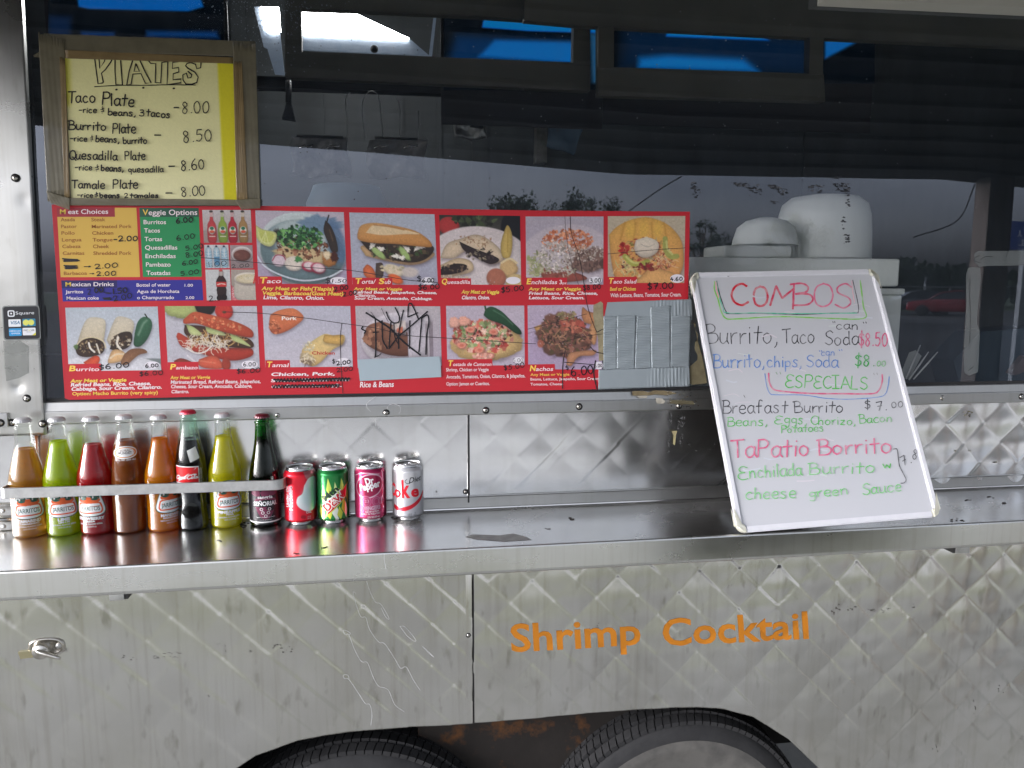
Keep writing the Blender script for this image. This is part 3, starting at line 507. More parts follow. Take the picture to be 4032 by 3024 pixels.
def p_bottles(c):
    c.grad((206, 204, 212), (170, 150, 150)); c.ell(.7, 1.0, 1.2, .45, (150, 136, 134), 0, .6, .05)
    for x, k in ((.27, (206, 70, 78)), (.60, (150, 180, 76)), (.90, (190, 40, 62)), (1.22, (176, 140, 92))):
        c.poly([(x - .05, .05), (x - .045, .20), (x - .06, .32), (x - .13, .48), (x - .12, .96), (x + .12, .96), (x + .13, .48), (x + .06, .32), (x + .045, .20), (x + .05, .05)], k, shade=tuple(q * .8 for q in k))
        c.poly([(x - .045, .06), (x - .05, .2), (x + .05, .2), (x + .045, .06)], (206, 204, 204), .8); c.ell(x, .05, .055, .035, (60, 56, 54)); c.ell(x, .62, .10, .12, (222, 222, 216)); c.ell(x, .56, .06, .05, (40, 110, 84)); c.ell(x, .66, .075, .04, (206, 84, 60)); c.line([(x - .08, .80), (x + .08, .80)], .03, (226, 222, 214), .8)
def p_water(c):
    c.grad((206, 210, 218), (196, 200, 210))
    for x in (.18, .52, .84):
        c.poly([(x - .05, .1), (x - .13, .24), (x - .12, .95), (x + .12, .95), (x + .13, .24), (x + .05, .1)], (170, 196, 214)); c.ell(x, .07, .05, .04, (40, 50, 70))
        for y in (.3, .42, .54, .66, .78, .88): c.line([(x - .11, y), (x, y + .04), (x + .11, y)], .022, (96, 150, 190), .8)
        c.line([(x, .2), (x, .5)], .03, (226, 232, 236), .8)
    c.poly([(.41, .5), (.63, .5), (.63, .86), (.41, .86)], (70, 130, 176), .8, curve=False)
def p_cup(c):
    c.grad((166, 150, 156), (150, 136, 140)); c.ell(.5, .40, .44, .34, (206, 202, 206)); c.ell(.5, .42, .38, .28, (176, 160, 160)); c.ell(.5, .44, .35, .24, (116, 72, 66), shade=(96, 58, 52)); c.ell(.3, .40, .12, .06, (140, 96, 88), 0, .6, .03)
def p_coke(c):
    c.grad((204, 208, 214), (196, 200, 208)); c.poly([(.44, .04), (.44, .18), (.36, .32), (.33, .42), (.36, .55), (.34, .66), (.36, .82), (.36, .97), (.64, .97), (.64, .82), (.66, .66), (.64, .55), (.67, .42), (.64, .32), (.56, .18), (.56, .04)], (44, 26, 26)); c.poly([(.44, .05), (.44, .2), (.56, .2), (.56, .05)], (180, 170, 168)); c.ell(.5, .04, .06, .03, (190, 50, 50)); c.poly([(.33, .40), (.67, .40), (.67, .56), (.33, .56)], (206, 56, 56), curve=False); c.line([(.38, .49), (.5, .46), (.62, .48)], .03, (226, 214, 210))
def p_horchata(c):
    c.grad((176, 166, 160), (150, 140, 136)); c.poly([(0, .5), (.2, .7), (.3, 1.05), (0, 1.05)], (206, 120, 130))
    for k in range(40): c.ell(c.rs.rand() * .3, .55 + c.rs.rand() * .45, .012, .012, (226, 214, 214))
    c.poly([(.10, .34), (.16, .96), (1.0, 1.0), (1.05, .3)], (196, 190, 182), shade=(176, 170, 164)); c.ell(.56, .30, .46, .20, (216, 210, 204)); c.ell(.56, .31, .41, .16, (206, 196, 170)); c.ell(.56, .28, .15, .05, (222, 216, 200), 0, .9, .02, .2); c.line([(.72, .44), (.84, -.02)], .05, (206, 60, 56)); c.flakes(.4, .25, .2, .05, 30, [(176, 160, 110)], .006, .012)

# ------------------------------------------------------------------ ground and the lot in front of the truck (seen mirrored in glass and steel)
gm = mat('truck_apron', (.42, .42, .405), .9, noise=((1.6, 1.6, 1.6), .9, (.52, .52, .5)), bump=((9, 9, 9), .5, .02))
g = MB(); g.add([(-140, -160, GROUND), (160, -160, GROUND), (160, 90, GROUND), (-140, 90, GROUND)], [(0, 1, 2, 3)]); tag(g.build('ground', gm), kind='structure')
GRASS = mat('grass', (.07, .10, .045), .9, noise=((.5, .5, .5), .8, (.6, .6, .5)))
g = MB(); g.add([(-140, -3.3, GROUND + .003), (160, -3.3, GROUND + .003), (160, -1.9, GROUND + .003), (-140, -1.9, GROUND + .003)], [(0, 1, 2, 3)]); tag(g.build('grass_strip', mat('thin_grass', (.33, .34, .25), .95, noise=((3, 3, 3), .8, (.6, .6, .55)), bump=((40, 40, 40), .8, .02))), kind='structure')
g = MB(); g.add([(-140, -8.05, GROUND + .004), (160, -8.05, GROUND + .004), (160, -3.3, GROUND + .004), (-140, -3.3, GROUND + .004)], [(0, 1, 2, 3)]); tag(g.build('concrete_lane', mat('pale_concrete', (.70, .695, .68), .9, noise=((.5, .5, .5), .5, (.75, .75, .72)))), kind='structure')
AS = mat('lot_asphalt', (.07, .07, .068), .9, noise=((.3, .3, .3), .6, (.6, .6, .6)))
g = MB(); g.add([(-140, -47, GROUND + .006), (160, -47, GROUND + .006), (160, -8, GROUND + .006), (-140, -8, GROUND + .006)], [(0, 1, 2, 3)]); tag(g.build('asphalt_lot', AS), kind='structure')
g = MB(); g.add([(-140, -150, GROUND + .012), (160, -150, GROUND + .012), (160, -46, GROUND + .012), (-140, -46, GROUND + .012)], [(0, 1, 2, 3)]); tag(g.build('grass_verge', GRASS), kind='structure')

TRUCK = empty('food_truck', (0, 0, GROUND), label='stainless steel food truck with a serving shelf under its long dark window', cat='food truck')

# ------------------------------------------------------------------ stainless side panels with the diamond quilting pressed in
XS = 0.1735                                        # the seam between the front and rear sheets
PITCH = 0.1015
def saw(t): t -= math.floor(t); return t / .93 if t < .93 else (1 - t) / .07
def tri(t): t = (t * .5) % 1.0; return 2 * t if t < .5 else 2 - 2 * t
def quilt(x, z, ph, amp, big=0.0):
    p = (x - ph[0]) / PITCH; q = (z - ph[1]) / PITCH; a = p + q; b = p - q
    da = abs(a - round(a)); db = abs(b - round(b))
    pil = (math.sin(math.pi * a) * math.sin(math.pi * b)) ** 2
    h = amp * (ph[2] * saw(a) + ph[3] * saw(-b) + ph[4] * pil ** .7 + ph[5] * tri(a) + ph[6] * tri(b))
    # every pressed diamond sits a little differently
    ca, cb = math.floor(a), math.floor(b); s1 = math.sin(ca * 12.9898 + cb * 78.233) * 43758.5453; s2 = math.sin(ca * 39.35 + cb * 11.13) * 24634.63
    s1 -= math.floor(s1); s2 -= math.floor(s2)
    h += amp * (ph[7] if len(ph) > 7 else .6) * ((s1 - .5) * (a - ca - .5) + (s2 - .5) * (b - cb - .5)) * 2
    # the sheet's own waves
    return h + big * (.0022 * math.sin(x * 5.1 + z * 3.0 + .6) + .0012 * math.sin(x * 11 - z * 7 + 1.9))
def panel(name, x0, x1, zt, zb, ph, amp, material, step=.0036, nz=54, lip=.02, big=1.0, yb=0.0, folds=()):
    nx = int((x1 - x0) / step) + 1; vs = []; fs = []
    for i in range(nx + 1):
        x = x0 + (x1 - x0) * i / nx; b = zb(x)
        for j in range(nz + 1):
            z = b + (zt - b) * j / nz; am = amp(x, z)
            y = yb - quilt(x, z, ph, am, big)
            for (fx, fz, dx, dz, wd, dep) in folds:         # a bent crease: a flat tilt on one side of a line
                d = (x - fx) * -dz + (z - fz) * dx; al = (x - fx) * dx + (z - fz) * dz
                if 0 < d < wd: y -= dep * (1 - d / wd) * max(0, 1 - abs(al) / .22)
            vs.append((x, y, z))
    m = nz + 1
    for i in range(nx):
        for j in range(nz): fs.append((i * m + j, (i + 1) * m + j, (i + 1) * m + j + 1, i * m + j + 1))
    b0 = len(vs)                                          # folded-back edges give the sheet its thickness
    for i in range(nx + 1): x, y, z = vs[i * m]; vs.append((x, y + lip, z + .001))
    for i in range(nx): fs.append((i * m, b0 + i, b0 + i + 1, (i + 1) * m))
    for e in (0, nx):
        c0 = len(vs)
        for j in range(m): x, y, z = vs[e * m + j]; vs.append((x, .012, z))
        for j in range(nz): fs.append((e * m + j, e * m + j + 1, c0 + j + 1, c0 + j))
    mb = MB(); mb.add(vs, fs, smooth=True); me = mb.mesh(name, material)
    o = link(name, me, TRUCK); return o
ARCH = [(-2.3, -.86), (-.53, -.86), (-.47, -.735), (-.42, -.640), (-.395, -.60), (-.362, -.574), (-.314, -.545), (-.223, -.519), (-.107, -.509), (.172, -.511), (.514, -.510), (.652, -.514), (.72, -.517), (.79, -.529), (.867, -.556), (.966, -.626), (1.053, -.713), (1.12, -.82), (1.14, -.86), (3.4, -.86)]
def arch(x):
    return float(np.interp(x, [p[0] for p in ARCH], [p[1] for p in ARCH]))
cl = lambda v: max(0.0, min(1.0, v))
low_l = panel('side_panel', -1.5, XS - .0012, -.004, arch, (.03, -.31, 1.15, .2, .3, 1.0, 1.4, .5), AMP_LL := (lambda x, z: .00068 + .00045 * cl((x + .4) / .5)), STEEL_LOW, nz=150, big=1.4)
low_r = panel('side_panel', XS + .0012, 2.9, -.004, arch, (1.225, -.272, .70, .25, 1.0, 1.3, 1.7, .35), AMP_LR := (lambda x, z: .00100 + .00070 * cl((x - .3) / .9)), STEEL_LOW, nz=165, big=.9)
up_l = panel('backsplash_panel', -1.5, XS - .0092, .2165, lambda x: .004, (.06, .10, .0, .12, .15, 1.1, 1.6), lambda x, z: .00040, STEEL_UP, nz=60, big=1.3)
up_r = panel('backsplash_panel', XS - .0072, 2.9, .2165, lambda x: .004, (1.341, .167, .0, .15, 1.3, .7, .9), lambda x, z: .00042 + .0016 * cl((x - .8) / .5), STEEL_UP, nz=60, big=1.0,
    folds=((.80, .075, .70, .71, .075, .006), (.90, .155, .70, .71, .06, .004), (.47, .10, .70, .71, .09, .0007), (.33, .10, .70, .71, .08, .0006)))
surf_l = lambda x, z: -quilt(x, z, (.03, -.31, 1.15, .2, .3, 1.0, 1.4, .5), AMP_LL(x, z), 1.4)
surf_r = lambda x, z: -quilt(x, z, (1.225, -.272, .70, .25, 1.0, 1.3, 1.7, .35), AMP_LR(x, z), .9)
mb = MB(); mb.box((XS - .016, -.0036, -.49), (XS - .002, -.0016, -.056), bev=.0006); mb.build('seam_strip', STEEL_LOW, low_l)
mb = MB(); mb.box((XS - .0104, -.0056, .0055), (XS - .0066, .0, .2160)); mb.build('seam_gap', DARKM, up_l)
mb = MB(); mb.box((XS + .0012, -.004, -.512), (XS + .0028, .0, -.056)); mb.build('seam_gap', DARKM, low_r)

def rivet(parent, px, Y, r=.0042, base=None, hole=True):
    p = W(px[0], px[1], Y); mb = MB()
    mb.lathe([(r * 1.25, 0), (r * 1.2, -.0008), (r, -.0018), (r * .6, -.0026), (r * .36, -.0027)], (p[0], p[1], p[2]), 16, axis='y')
    o = mb.build('rivet', CHROME, parent)
    mb = MB()
    mb.lathe([(r * 1.9, .0004), (r * 1.9, -.0004)], tuple(p), 16, axis='y')
    if hole: mb.lathe([(r * .38, -.0026), (r * .36, -.0031)], tuple(p), 10, axis='y')
    mb.build('rivet_rim', DARKM, parent); return o

# frame rail under the window, corner post, top trim
def extrude(name, prof, x0, x1, m, parent, nx=1, sag=None, smooth=False, closed=True):
    vs = []; fs = []; n = len(prof)
    for i in range(nx + 1):
        x = x0 + (x1 - x0) * i / nx
        for y, z in prof: vs.append((x, y + (sag(x, z) if sag else 0), z))
    for i in range(nx):
        for k in range(n if closed else n - 1):
            a, b = i * n + k, i * n + (k + 1) % n; fs.append((a, a + n, b + n, b))
    if closed: fs += [tuple(range(n)), tuple(nx * n + k for k in range(n))[::-1]]
    mb = MB(); mb.add(vs, fs, smooth=smooth); return mb.build(name, m, parent)
rail = extrude('window_rail', [(0.004, .2165), (-.009, .2165), (-.0105, .2178), (-.0108, .2195), (-.0095, .2405), (-.0088, .2425), (-.0075, .2432), (-.0040, .2600), (-.0028, .2622), (.001, .2632), (.004, .2632)], -.6935, 3.3, STEEL_RAIL, TRUCK, nx=150, sag=lambda x, z: .0007 * math.sin(x * 9) * math.sin(z * 60) + .0006 * math.sin(x * 3.3))
for p in ((215, 150), (686, 139), (1121, 128), (1527, 112)): rivet(rail, (900 + p[0] * .904, 1500 + p[1] * .904), -.0103)
for p in ((2673, 1598), (3710, 1569), (4022, 1562)): rivet(rail, p, -.0103)
mb = MB(); mb.box((-.692, .0005, .2632), (3.3, .006, .2690)); mb.build('window_gasket', BLACKP, TRUCK)
# corner post: a plate whose right edge leans a little, bent to a second plate on the left
post_m = steel('steel_post', (.58, .58, .56), .24, .36, .7, .25)
def plate(name, pts, y0, y1, m, parent, nx=14, nz=60, wave=None, bev=.0015):
    """sheet over a quad (bl, br, tr, tl in x,z) between depths y0 (front) and y1"""
    bl, br, tr, tl = [np.array(p, float) for p in pts]; vs = []; fs = []
    for j in range(nz + 1):
        for i in range(nx + 1):
            u, v = i / nx, j / nz; p = (bl * (1 - u) + br * u) * (1 - v) + (tl * (1 - u) + tr * u) * v
            vs.append((p[0], y0 - (wave(p[0], p[1]) if wave else 0), p[1]))
    m_ = nx + 1
    for j in range(nz):
        for i in range(nx): fs.append((j * m_ + i, j * m_ + i + 1, (j + 1) * m_ + i + 1, (j + 1) * m_ + i))
    loop = [i for i in range(m_)] + [(j + 1) * m_ - 1 for j in range(1, nz + 1)] + [nz * m_ + i for i in range(nx - 1, -1, -1)] + [j * m_ for j in range(nz - 1, 0, -1)]
    b = len(vs)
    for k in loop: vs.append((vs[k][0], y1, vs[k][2]))
    n = len(loop)
    for k in range(n): fs.append((loop[k], b + k, b + (k + 1) % n, loop[(k + 1) % n]))
    mb = MB(); mb.add(vs, fs, smooth=False); mb.sm = [True] * (nx * nz) + [False] * n; return mb.build(name, m, parent)
def dent(cx, cz, r, d): return lambda x, z: -d * math.exp(-((x - cx) ** 2 + (z - cz) ** 2) / (r * r))
dn = [dent(-.737, .297, .010, .0030), dent(-.775, .52, .010, .0018), dent(-.72, .72, .05, .0012), dent(-.757, .255, .035, -.002), dent(-.70, .66, .012, .001)]
post = plate('corner_post', [(-.8015, .196), (-.6945, .196), (-.6745, 1.20), (-.788, 1.20)], -.0125, -.002, post_m, TRUCK, 26, 150, wave=lambda x, z: sum(f(x, z) for f in dn) + .0005 * math.sin(z * 7 + .4) + .0003 * math.sin(x * 60))
edge = plate('corner_post_edge', [(-1.6, .15), (-.8035, .196), (-.790, 1.20), (-1.6, 1.2)], -.003, .01, post_m, TRUCK, 8, 20)
for p in ((350, 1222), (555, 1555), (155, 1540)): rivet(post, (p[0] * .3014, 1200 + p[1] * .3014), -.0135)
rivet(post, (60, 700), -.0135)
c_ = W(12, 1519, -.006); mb = MB(); mb.lathe([(.0095, .002), (.0095, -.003), (.007, -.005), (.003, -.0055)], tuple(c_), 20, axis='y'); mb.build('screw_head', CHROME, post)
mb = MB(); mb.box((c_[0] - .007, c_[1] - .0062, c_[2] - .001), (c_[0] + .007, c_[1] - .005, c_[2] + .001)); mb.build('screw_slot', DARKM, post)
a = W(0, 1682, -.02); b = W(28, 1626, -.02); mb = MB(); mb.box((a[0] - .12, -.021, a[2]), (b[0], -.003, b[2]), bev=.001); br_ = mb.build('latch_bracket', ALU, TRUCK); rivet(br_, (1, 1665), -.0215)
p0 = W(3281, -4, -.03); p1 = W(4032, 33, -.03); d_ = (p1 - p0) / (p1[0] - p0[0])
def trim(name, z0, z1, ya, yb, m):
    A = p0 + d_ * (-3.2 - p0[0]); B = p0 + d_ * (3.4 - p0[0])
    A[2] = max(A[2], 1.115); mb = MB()
    mb.hexa([(A[0], ya, A[2] + z0), (B[0], ya, B[2] + z0), (B[0], yb, B[2] + z0), (A[0], yb, A[2] + z0)], [(A[0], ya, A[2] + z1), (B[0], ya, B[2] + z1), (B[0], yb, B[2] + z1), (A[0], yb, A[2] + z1)]); return mb.build(name, m, TRUCK)
A0 = p0 + d_ * (p0[0] - p0[0]); mb = MB(); ends = [p0 - d_ * 1.0 * 0, p1 + d_ * 2.0]
mb.hexa([(p0[0] - .02, -.034, p0[2]), (ends[1][0], -.034, ends[1][2]), (ends[1][0], .0, ends[1][2] - .006), (p0[0] - .02, .0, p0[2] - .006)], [(p0[0] - .02, -.034, p0[2] + .10), (ends[1][0], -.034, ends[1][2] + .10), (ends[1][0], .0, ends[1][2] + .10), (p0[0] - .02, .0, p0[2] + .10)])
mb.build('top_trim', mat('trim_cream', (.60, .58, .50), .45), TRUCK)

# ------------------------------------------------------------------ serving shelf
def sagx(x, z): return .0006 * math.sin(x * 6.0 + 1) + .0004 * math.sin(x * 14)
SH = empty('serving_shelf', (0, 0, 0), TRUCK); SH.location = (0, 0, -GROUND)
extrude('shelf_top', [(-.2535, -.0012), (-.2515, .0), (-.030, .0), (-.010, .0002), (-.0062, .0030), (-.0056, .0052), (-.0036, .0052), (-.004, -.0015), (-.251, -.0025)], -2.2, 3.3, STEEL_SHELF, SH, nx=220, sag=lambda x, z: 0)
extrude('shelf_fascia', [(-.2515, -.0003), (-.2545, .0), (-.2563, -.0010), (-.2572, -.0034), (-.2575, -.047), (-.2565, -.0518), (-.2540, -.0537), (-.232, -.0537), (-.232, -.0522), (-.2536, -.0515), (-.2552, -.047), (-.2550, -.004)], -2.2, 3.3, STEEL_FASC, SH, nx=220, sag=lambda x, z: sagx(x, z) if z < -.01 else 0)
extrude('shelf_flange', [(-.0050, .0052), (-.0062, .0056), (-.0066, .0080), (-.0044, .0290), (-.0056, .0315), (-.0050, .0330), (-.0016, .0334), (-.0010, .0300), (-.0030, .0052)], -2.2, 3.3, STEEL_RAIL, SH, nx=160)
for (u0, u1, v0, v1) in ((431, 488, 2348, 2366), (3764, 3818, 2164, 2180)):
    a = W(u0, v1, -.236); b = W(u1, v0, -.236); mb = MB(); mb.box((a[0], -.236, a[2]), (b[0], -.200, b[2] + .012), bev=.0008); k = mb.build('shelf_clip', ALU, SH)
    mb = MB(); mb.box((b[0] + .0005 if u0 < 1000 else a[0] - .006, -.234, a[2] + .001), (b[0] + .006 if u0 < 1000 else a[0] - .0005, -.205, b[2] + .012)); mb.build('clip_pin', DARKM, SH)
for x in (-.9, .2, 1.3, 2.4):
    mb = MB(); mb.hexa([(x, -.236, -.0532), (x + .006, -.236, -.0532), (x + .006, -.001, -.19), (x, -.001, -.19)], [(x, -.236, -.0500), (x + .006, -.236, -.0500), (x + .006, -.001, -.0500), (x, -.001, -.0500)])
# small hinge where the shelf folds, behind the first bottle
hg = empty('shelf_hinge', (-.80, -.01, .02 - GROUND), TRUCK)
a = W(-10, 2075, -.012); b = W(52, 2043, -.012); mb = MB(); mb.box((a[0] - .02, -.012, .030), (b[0], -.0075, .054), bev=.0012); mb.build('hinge_leaf', CHROME, hg)
mb = MB(); mb.box((a[0] - .02, -.014, .001), (b[0], -.0085, .020), bev=.0012); mb.build('hinge_leaf', CHROME, hg)
mb = MB(); mb.tube([(a[0] - .02, -.017, .025), (b[0] + .005, -.017, .025)], .004, 10); mb.build('hinge_pin', CHROME, hg)
for z in (.042, .010):
    mb = MB(); mb.lathe([(.0045, 0), (.0042, -.0015), (.002, -.0022)], (b[0] - .018, -.0140 if z < .02 else -.012, z), 12, axis='y'); mb.build('hinge_rivet', ALU, hg)

# guard bar that keeps the bottles on the shelf
Yg = -.088; gl = W(6, 1924, Yg); gr_ = W(1114, 1896, Yg); zt = W(560, 1904, Yg)[2]; hb_ = .0212; th = .0034; path = []
zl, zr_ = W(6, 1921, Yg)[2], W(1114, 1888, Yg)[2]
x0, x1 = gl[0], gr_[0]; rr = .018
path.append((x0, -.001)); path.append((x0, Yg + rr * .4))
for k in range(7): t = k / 6 * math.pi / 2; path.append((x0 + rr * .4 - rr * .4 * math.cos(t), Yg + rr * .4 - rr * .4 * math.sin(t)))
for k in range(1, 12): path.append((x0 + (x1 - x0) * k / 12, Yg))
for k in range(9): t = k / 8 * math.pi / 2; path.append((x1 - rr + rr * math.sin(t), Yg + rr - rr * math.cos(t)))
path.append((x1 + .002, -.045)); path.append((x1 + .003, -.001))
vs = []; fs = []
for i, (x, y) in enumerate(path):
    a = np.array(path[max(i - 1, 0)]); b = np.array(path[min(i + 1, len(path) - 1)]); d = (b - a) / np.hypot(*(b - a)); n_ = np.array([d[1], -d[0]]) * -1
    z = zl + (zr_ - zl) * (x - x0) / (x1 - x0); q = .0008
    for (o, zz) in ((0, -hb_ + q), (0, -q), (-q, 0), (-th + q, 0), (-th, -q), (-th, -hb_ + q), (-th + q, -hb_), (-q, -hb_)): vs.append((x + n_[0] * o, y + n_[1] * o, z + zz))
for i in range(len(path) - 1):
    for k in range(8): a, b = i * 8 + k, i * 8 + (k + 1) % 8; fs.append((a, b, b + 8, a + 8))
mb = MB(); mb.add(vs, fs); mb.build('bottle_guard_bar', ALU, TRUCK)

# ------------------------------------------------------------------ writing and marks on the lower panels
ORANGE = mat('orange_vinyl', (.47, .165, .008), .5)
LT = (1900, 2150, .9638)
pr = PxPrint(-.0034, LT, base=.0005, cut=9); pr.cuty = 9; pr.surf = surf_r
for word, a, b, h in (('Shrimp', (118, 430), (648, 400), 112), ('Cocktail', (738, 407), (1334, 376), 108)):
    pr = PxPrint(-.0034, LT, base=.0005, cut=9); pr.cuty = 9; pr.surf = surf_r; pr.text(word, a, b, h, (1, 1, 1), bold=.020); pr.build('vinyl_word', ORANGE, low_r)
scm = mat('painted_glint', (.62, .62, .62), .4)  # pale strokes painted in place of bright reflections in the steel
def painted_glint(parent, Y, r, strokes, w, name='thin_painted_glint'):
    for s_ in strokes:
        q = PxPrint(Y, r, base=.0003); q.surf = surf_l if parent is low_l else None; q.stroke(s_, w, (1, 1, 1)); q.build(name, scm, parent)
S_ = (900, 1500, .904)
painted_glint(rail, -.0102, S_, [[(640, 68), (605, 95), (603, 115), (625, 140)], [(692, 140), (693, 112), (715, 100), (745, 110), (749, 130), (742, 142)]], 2.2)
painted_glint(up_l, -.0026, S_, [[(712, 160), (714, 182), (696, 172)], [(640, 165), (640, 190), (637, 212), (662, 200), (686, 180), (688, 260), (688, 325), (660, 305), (632, 293), (632, 345)], [(582, 250), (595, 258), (588, 268), (580, 264), (582, 250)], [(735, 345), (751, 318), (748, 345)], [(718, 350), (706, 366)], [(700, 372), (695, 420), (690, 446)]], 1.8)
LL = (0, 2200, .904)
painted_glint(low_l, -.0028, LL, [[(1597, 98), (1612, 145), (1635, 190), (1660, 200), (1695, 262), (1680, 255), (1660, 215)], [(1550, 152), (1538, 146), (1545, 180), (1570, 252), (1593, 257), (1610, 310), (1650, 365), (1675, 372), (1720, 440), (1745, 480), (1770, 475), (1800, 530), (1830, 575)],
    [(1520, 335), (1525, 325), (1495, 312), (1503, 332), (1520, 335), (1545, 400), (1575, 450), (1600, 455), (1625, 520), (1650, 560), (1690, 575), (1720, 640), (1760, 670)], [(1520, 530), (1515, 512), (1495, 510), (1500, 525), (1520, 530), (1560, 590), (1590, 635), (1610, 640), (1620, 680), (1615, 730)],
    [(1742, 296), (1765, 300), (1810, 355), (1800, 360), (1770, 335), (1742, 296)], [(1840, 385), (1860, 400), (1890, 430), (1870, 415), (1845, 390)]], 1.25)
painted_glint(SH, -.2578, (1050, 1700, .3376), [[(1370, 1430), (1372, 1480), (1378, 1540), (1392, 1600), (1400, 1655)]], 4)
def smudges(parent, Y, r, spots, col, name, seed=3):
    rs = random.Random(seed); q = PxPrint(Y, r, base=.0003); q.surf = surf_l if parent is low_l else surf_r
    for x, y, sx, sy, n in spots:
        for _ in range(n):
            cx, cy = x + rs.gauss(0, sx), y + rs.gauss(0, sy); a = rs.uniform(.15, .5)
            q.poly([(cx + sx * a * rs.uniform(.5, 1.2) * math.cos(t), cy + sy * a * rs.uniform(.5, 1.2) * math.sin(t)) for t in np.linspace(0, 6.28, 9)[:-1]], col)
    o = q.build(name, INK, parent); o['kind'] = 'stuff'
smudges(low_r, -.0036, LT, [(111, 142, 3, 3, 2), (606, 107, 3, 3, 2), (1008, 165, 5, 9, 4), (1268, 155, 3, 3, 2), (1285, 216, 3, 3, 2), (172, 570, 4, 3, 2), (568, 519, 3, 2, 1), (464, 326, 6, 7, 5), (2075, 352, 3, 3, 2), (2112, 585, 8, 9, 4), (2008, 650, 5, 20, 5), (1370, 70, 3, 3, 2), (1590, 262, 16, 4, 8), (1655, 262, 12, 8, 8), (1508, 258, 12, 7, 7), (1440, 262, 14, 12, 7), (1755, 246, 6, 6, 4), (1852, 820, 5, 12, 4)], (.09, .085, .075), 'dark_specks')
smudges(low_l, -.0034, LL, [(553, 438, 16, 5, 6), (676, 434, 16, 3, 6), (752, 415, 18, 3, 7), (752, 431, 18, 3, 7), (978, 405, 3, 16, 5), (1092, 408, 10, 4, 4), (1205, 388, 18, 7, 7), (1275, 388, 16, 8, 5), (950, 373, 4, 3, 2), (910, 604, 8, 3, 3), (1586, 157, 2, 2, 1), (1953, 92, 2, 2, 2), (1955, 609, 3, 3, 2), (1980, 272, 2, 2, 1)], (.10, .095, .085), 'dark_specks', 5)
STAIN = mat('thin_stain', (.30, .10, .02), .7, noise=((150, 150, 60), .8, (.4, .3, .2)))
q = PxPrint(-.0032, (0, 1560, .4219), base=.0004)
q.poly([(308, 292), (372, 294), (368, 330), (352, 400), (350, 470), (356, 560), (346, 590), (338, 500), (332, 420), (318, 360)], (1, 1, 1)); q.poly([(376, 296), (436, 298), (420, 330), (398, 318), (388, 420), (380, 330)], (1, 1, 1)); q.build('rust_streak', STAIN, up_l)
q = PxPrint(-.0034, (2300, 1100, .3617), base=.0002)
RES = mat('glue_residue', attr=True, rough=.6, noise=((60, 60, 60), .7, (.55, .5, .45)))
q2 = PxPrint(-.0106, (2300, 1100, .3617), base=.0003); tan = K(122, 110, 84); tl_ = K(176, 172, 160); dk_ = K(44, 42, 38)
q2.poly([(524, 1216), (640, 1214), (700, 1230), (760, 1208), (880, 1212), (960, 1222), (1010, 1245), (900, 1262), (780, 1252), (720, 1262), (600, 1266), (526, 1264)], tan)
q2.poly([(566, 1270), (690, 1268), (680, 1292), (600, 1290)], tl_); q2.poly([(775, 1292), (850, 1294), (884, 1330), (868, 1354), (792, 1352)], tl_); q2.poly([(930, 1312), (1100, 1318), (1190, 1326), (1200, 1362), (1000, 1360), (930, 1350)], K(96, 90, 70))
for _ in range(70):
    x, y = random.uniform(900, 1250), random.uniform(1205, 1400); s_ = random.uniform(3, 13); q2.poly([(x + s_ * random.uniform(.5, 1.5) * math.cos(t), y + s_ * .5 * random.uniform(.4, 1.2) * math.sin(t)) for t in np.linspace(0, 6.28, 8)[:-1]], random.choice([dk_, tan, tl_, dk_]))
q2.build('torn_sticker_residue', RES, rail)
q = PxPrint(-.0060, (2400, 1480, .4039), base=.0004)
for (x0, y0, x1, y1, n) in ((585, 370, 610, 470, 16), (690, 400, 735, 500, 40), (665, 440, 700, 520, 14), (570, 560, 585, 770, 16), (680, 560, 720, 690, 22), (740, 660, 1080, 740, 10)):
    for _ in range(n):
        x, y = random.uniform(x0, x1), random.uniform(y0, y1); s_ = random.uniform(2, 8); q.poly([(x + s_ * .6 * random.uniform(.5, 1.5) * math.cos(t), y + s_ * random.uniform(.4, 1.4) * math.sin(t)) for t in np.linspace(0, 6.28, 8)[:-1]], random.choice([K(130, 130, 130), K(90, 90, 92), K(60, 60, 62)]))
q.poly([(604, 536), (660, 536), (648, 580), (638, 676), (618, 664), (624, 580)], K(170, 160, 120)); q.build('torn_sticker_residue', RES, up_r)
q = PxPrint(-.0050, (3300, 1400, .5426), base=.0003)
for (x, y, a, b, n) in ((945, 425, 30, 26, 16), (1135, 773, 14, 4, 5), (852, 693, 4, 4, 2), (954, 692, 5, 3, 2), (670, 800, 4, 9, 2)):
    for _ in range(n): cx, cy = x + random.gauss(0, a * .5), y + random.gauss(0, b * .5); s_ = random.uniform(3, 8); q.poly([(cx + s_ * math.cos(t) * random.uniform(.6, 1.4), cy + s_ * .7 * math.sin(t) * random.uniform(.6, 1.4)) for t in np.linspace(0, 6.28, 8)[:-1]], random.choice([K(120, 114, 90), K(150, 146, 130), K(70, 66, 58)]))
q.build('dark_specks', RES, up_r)
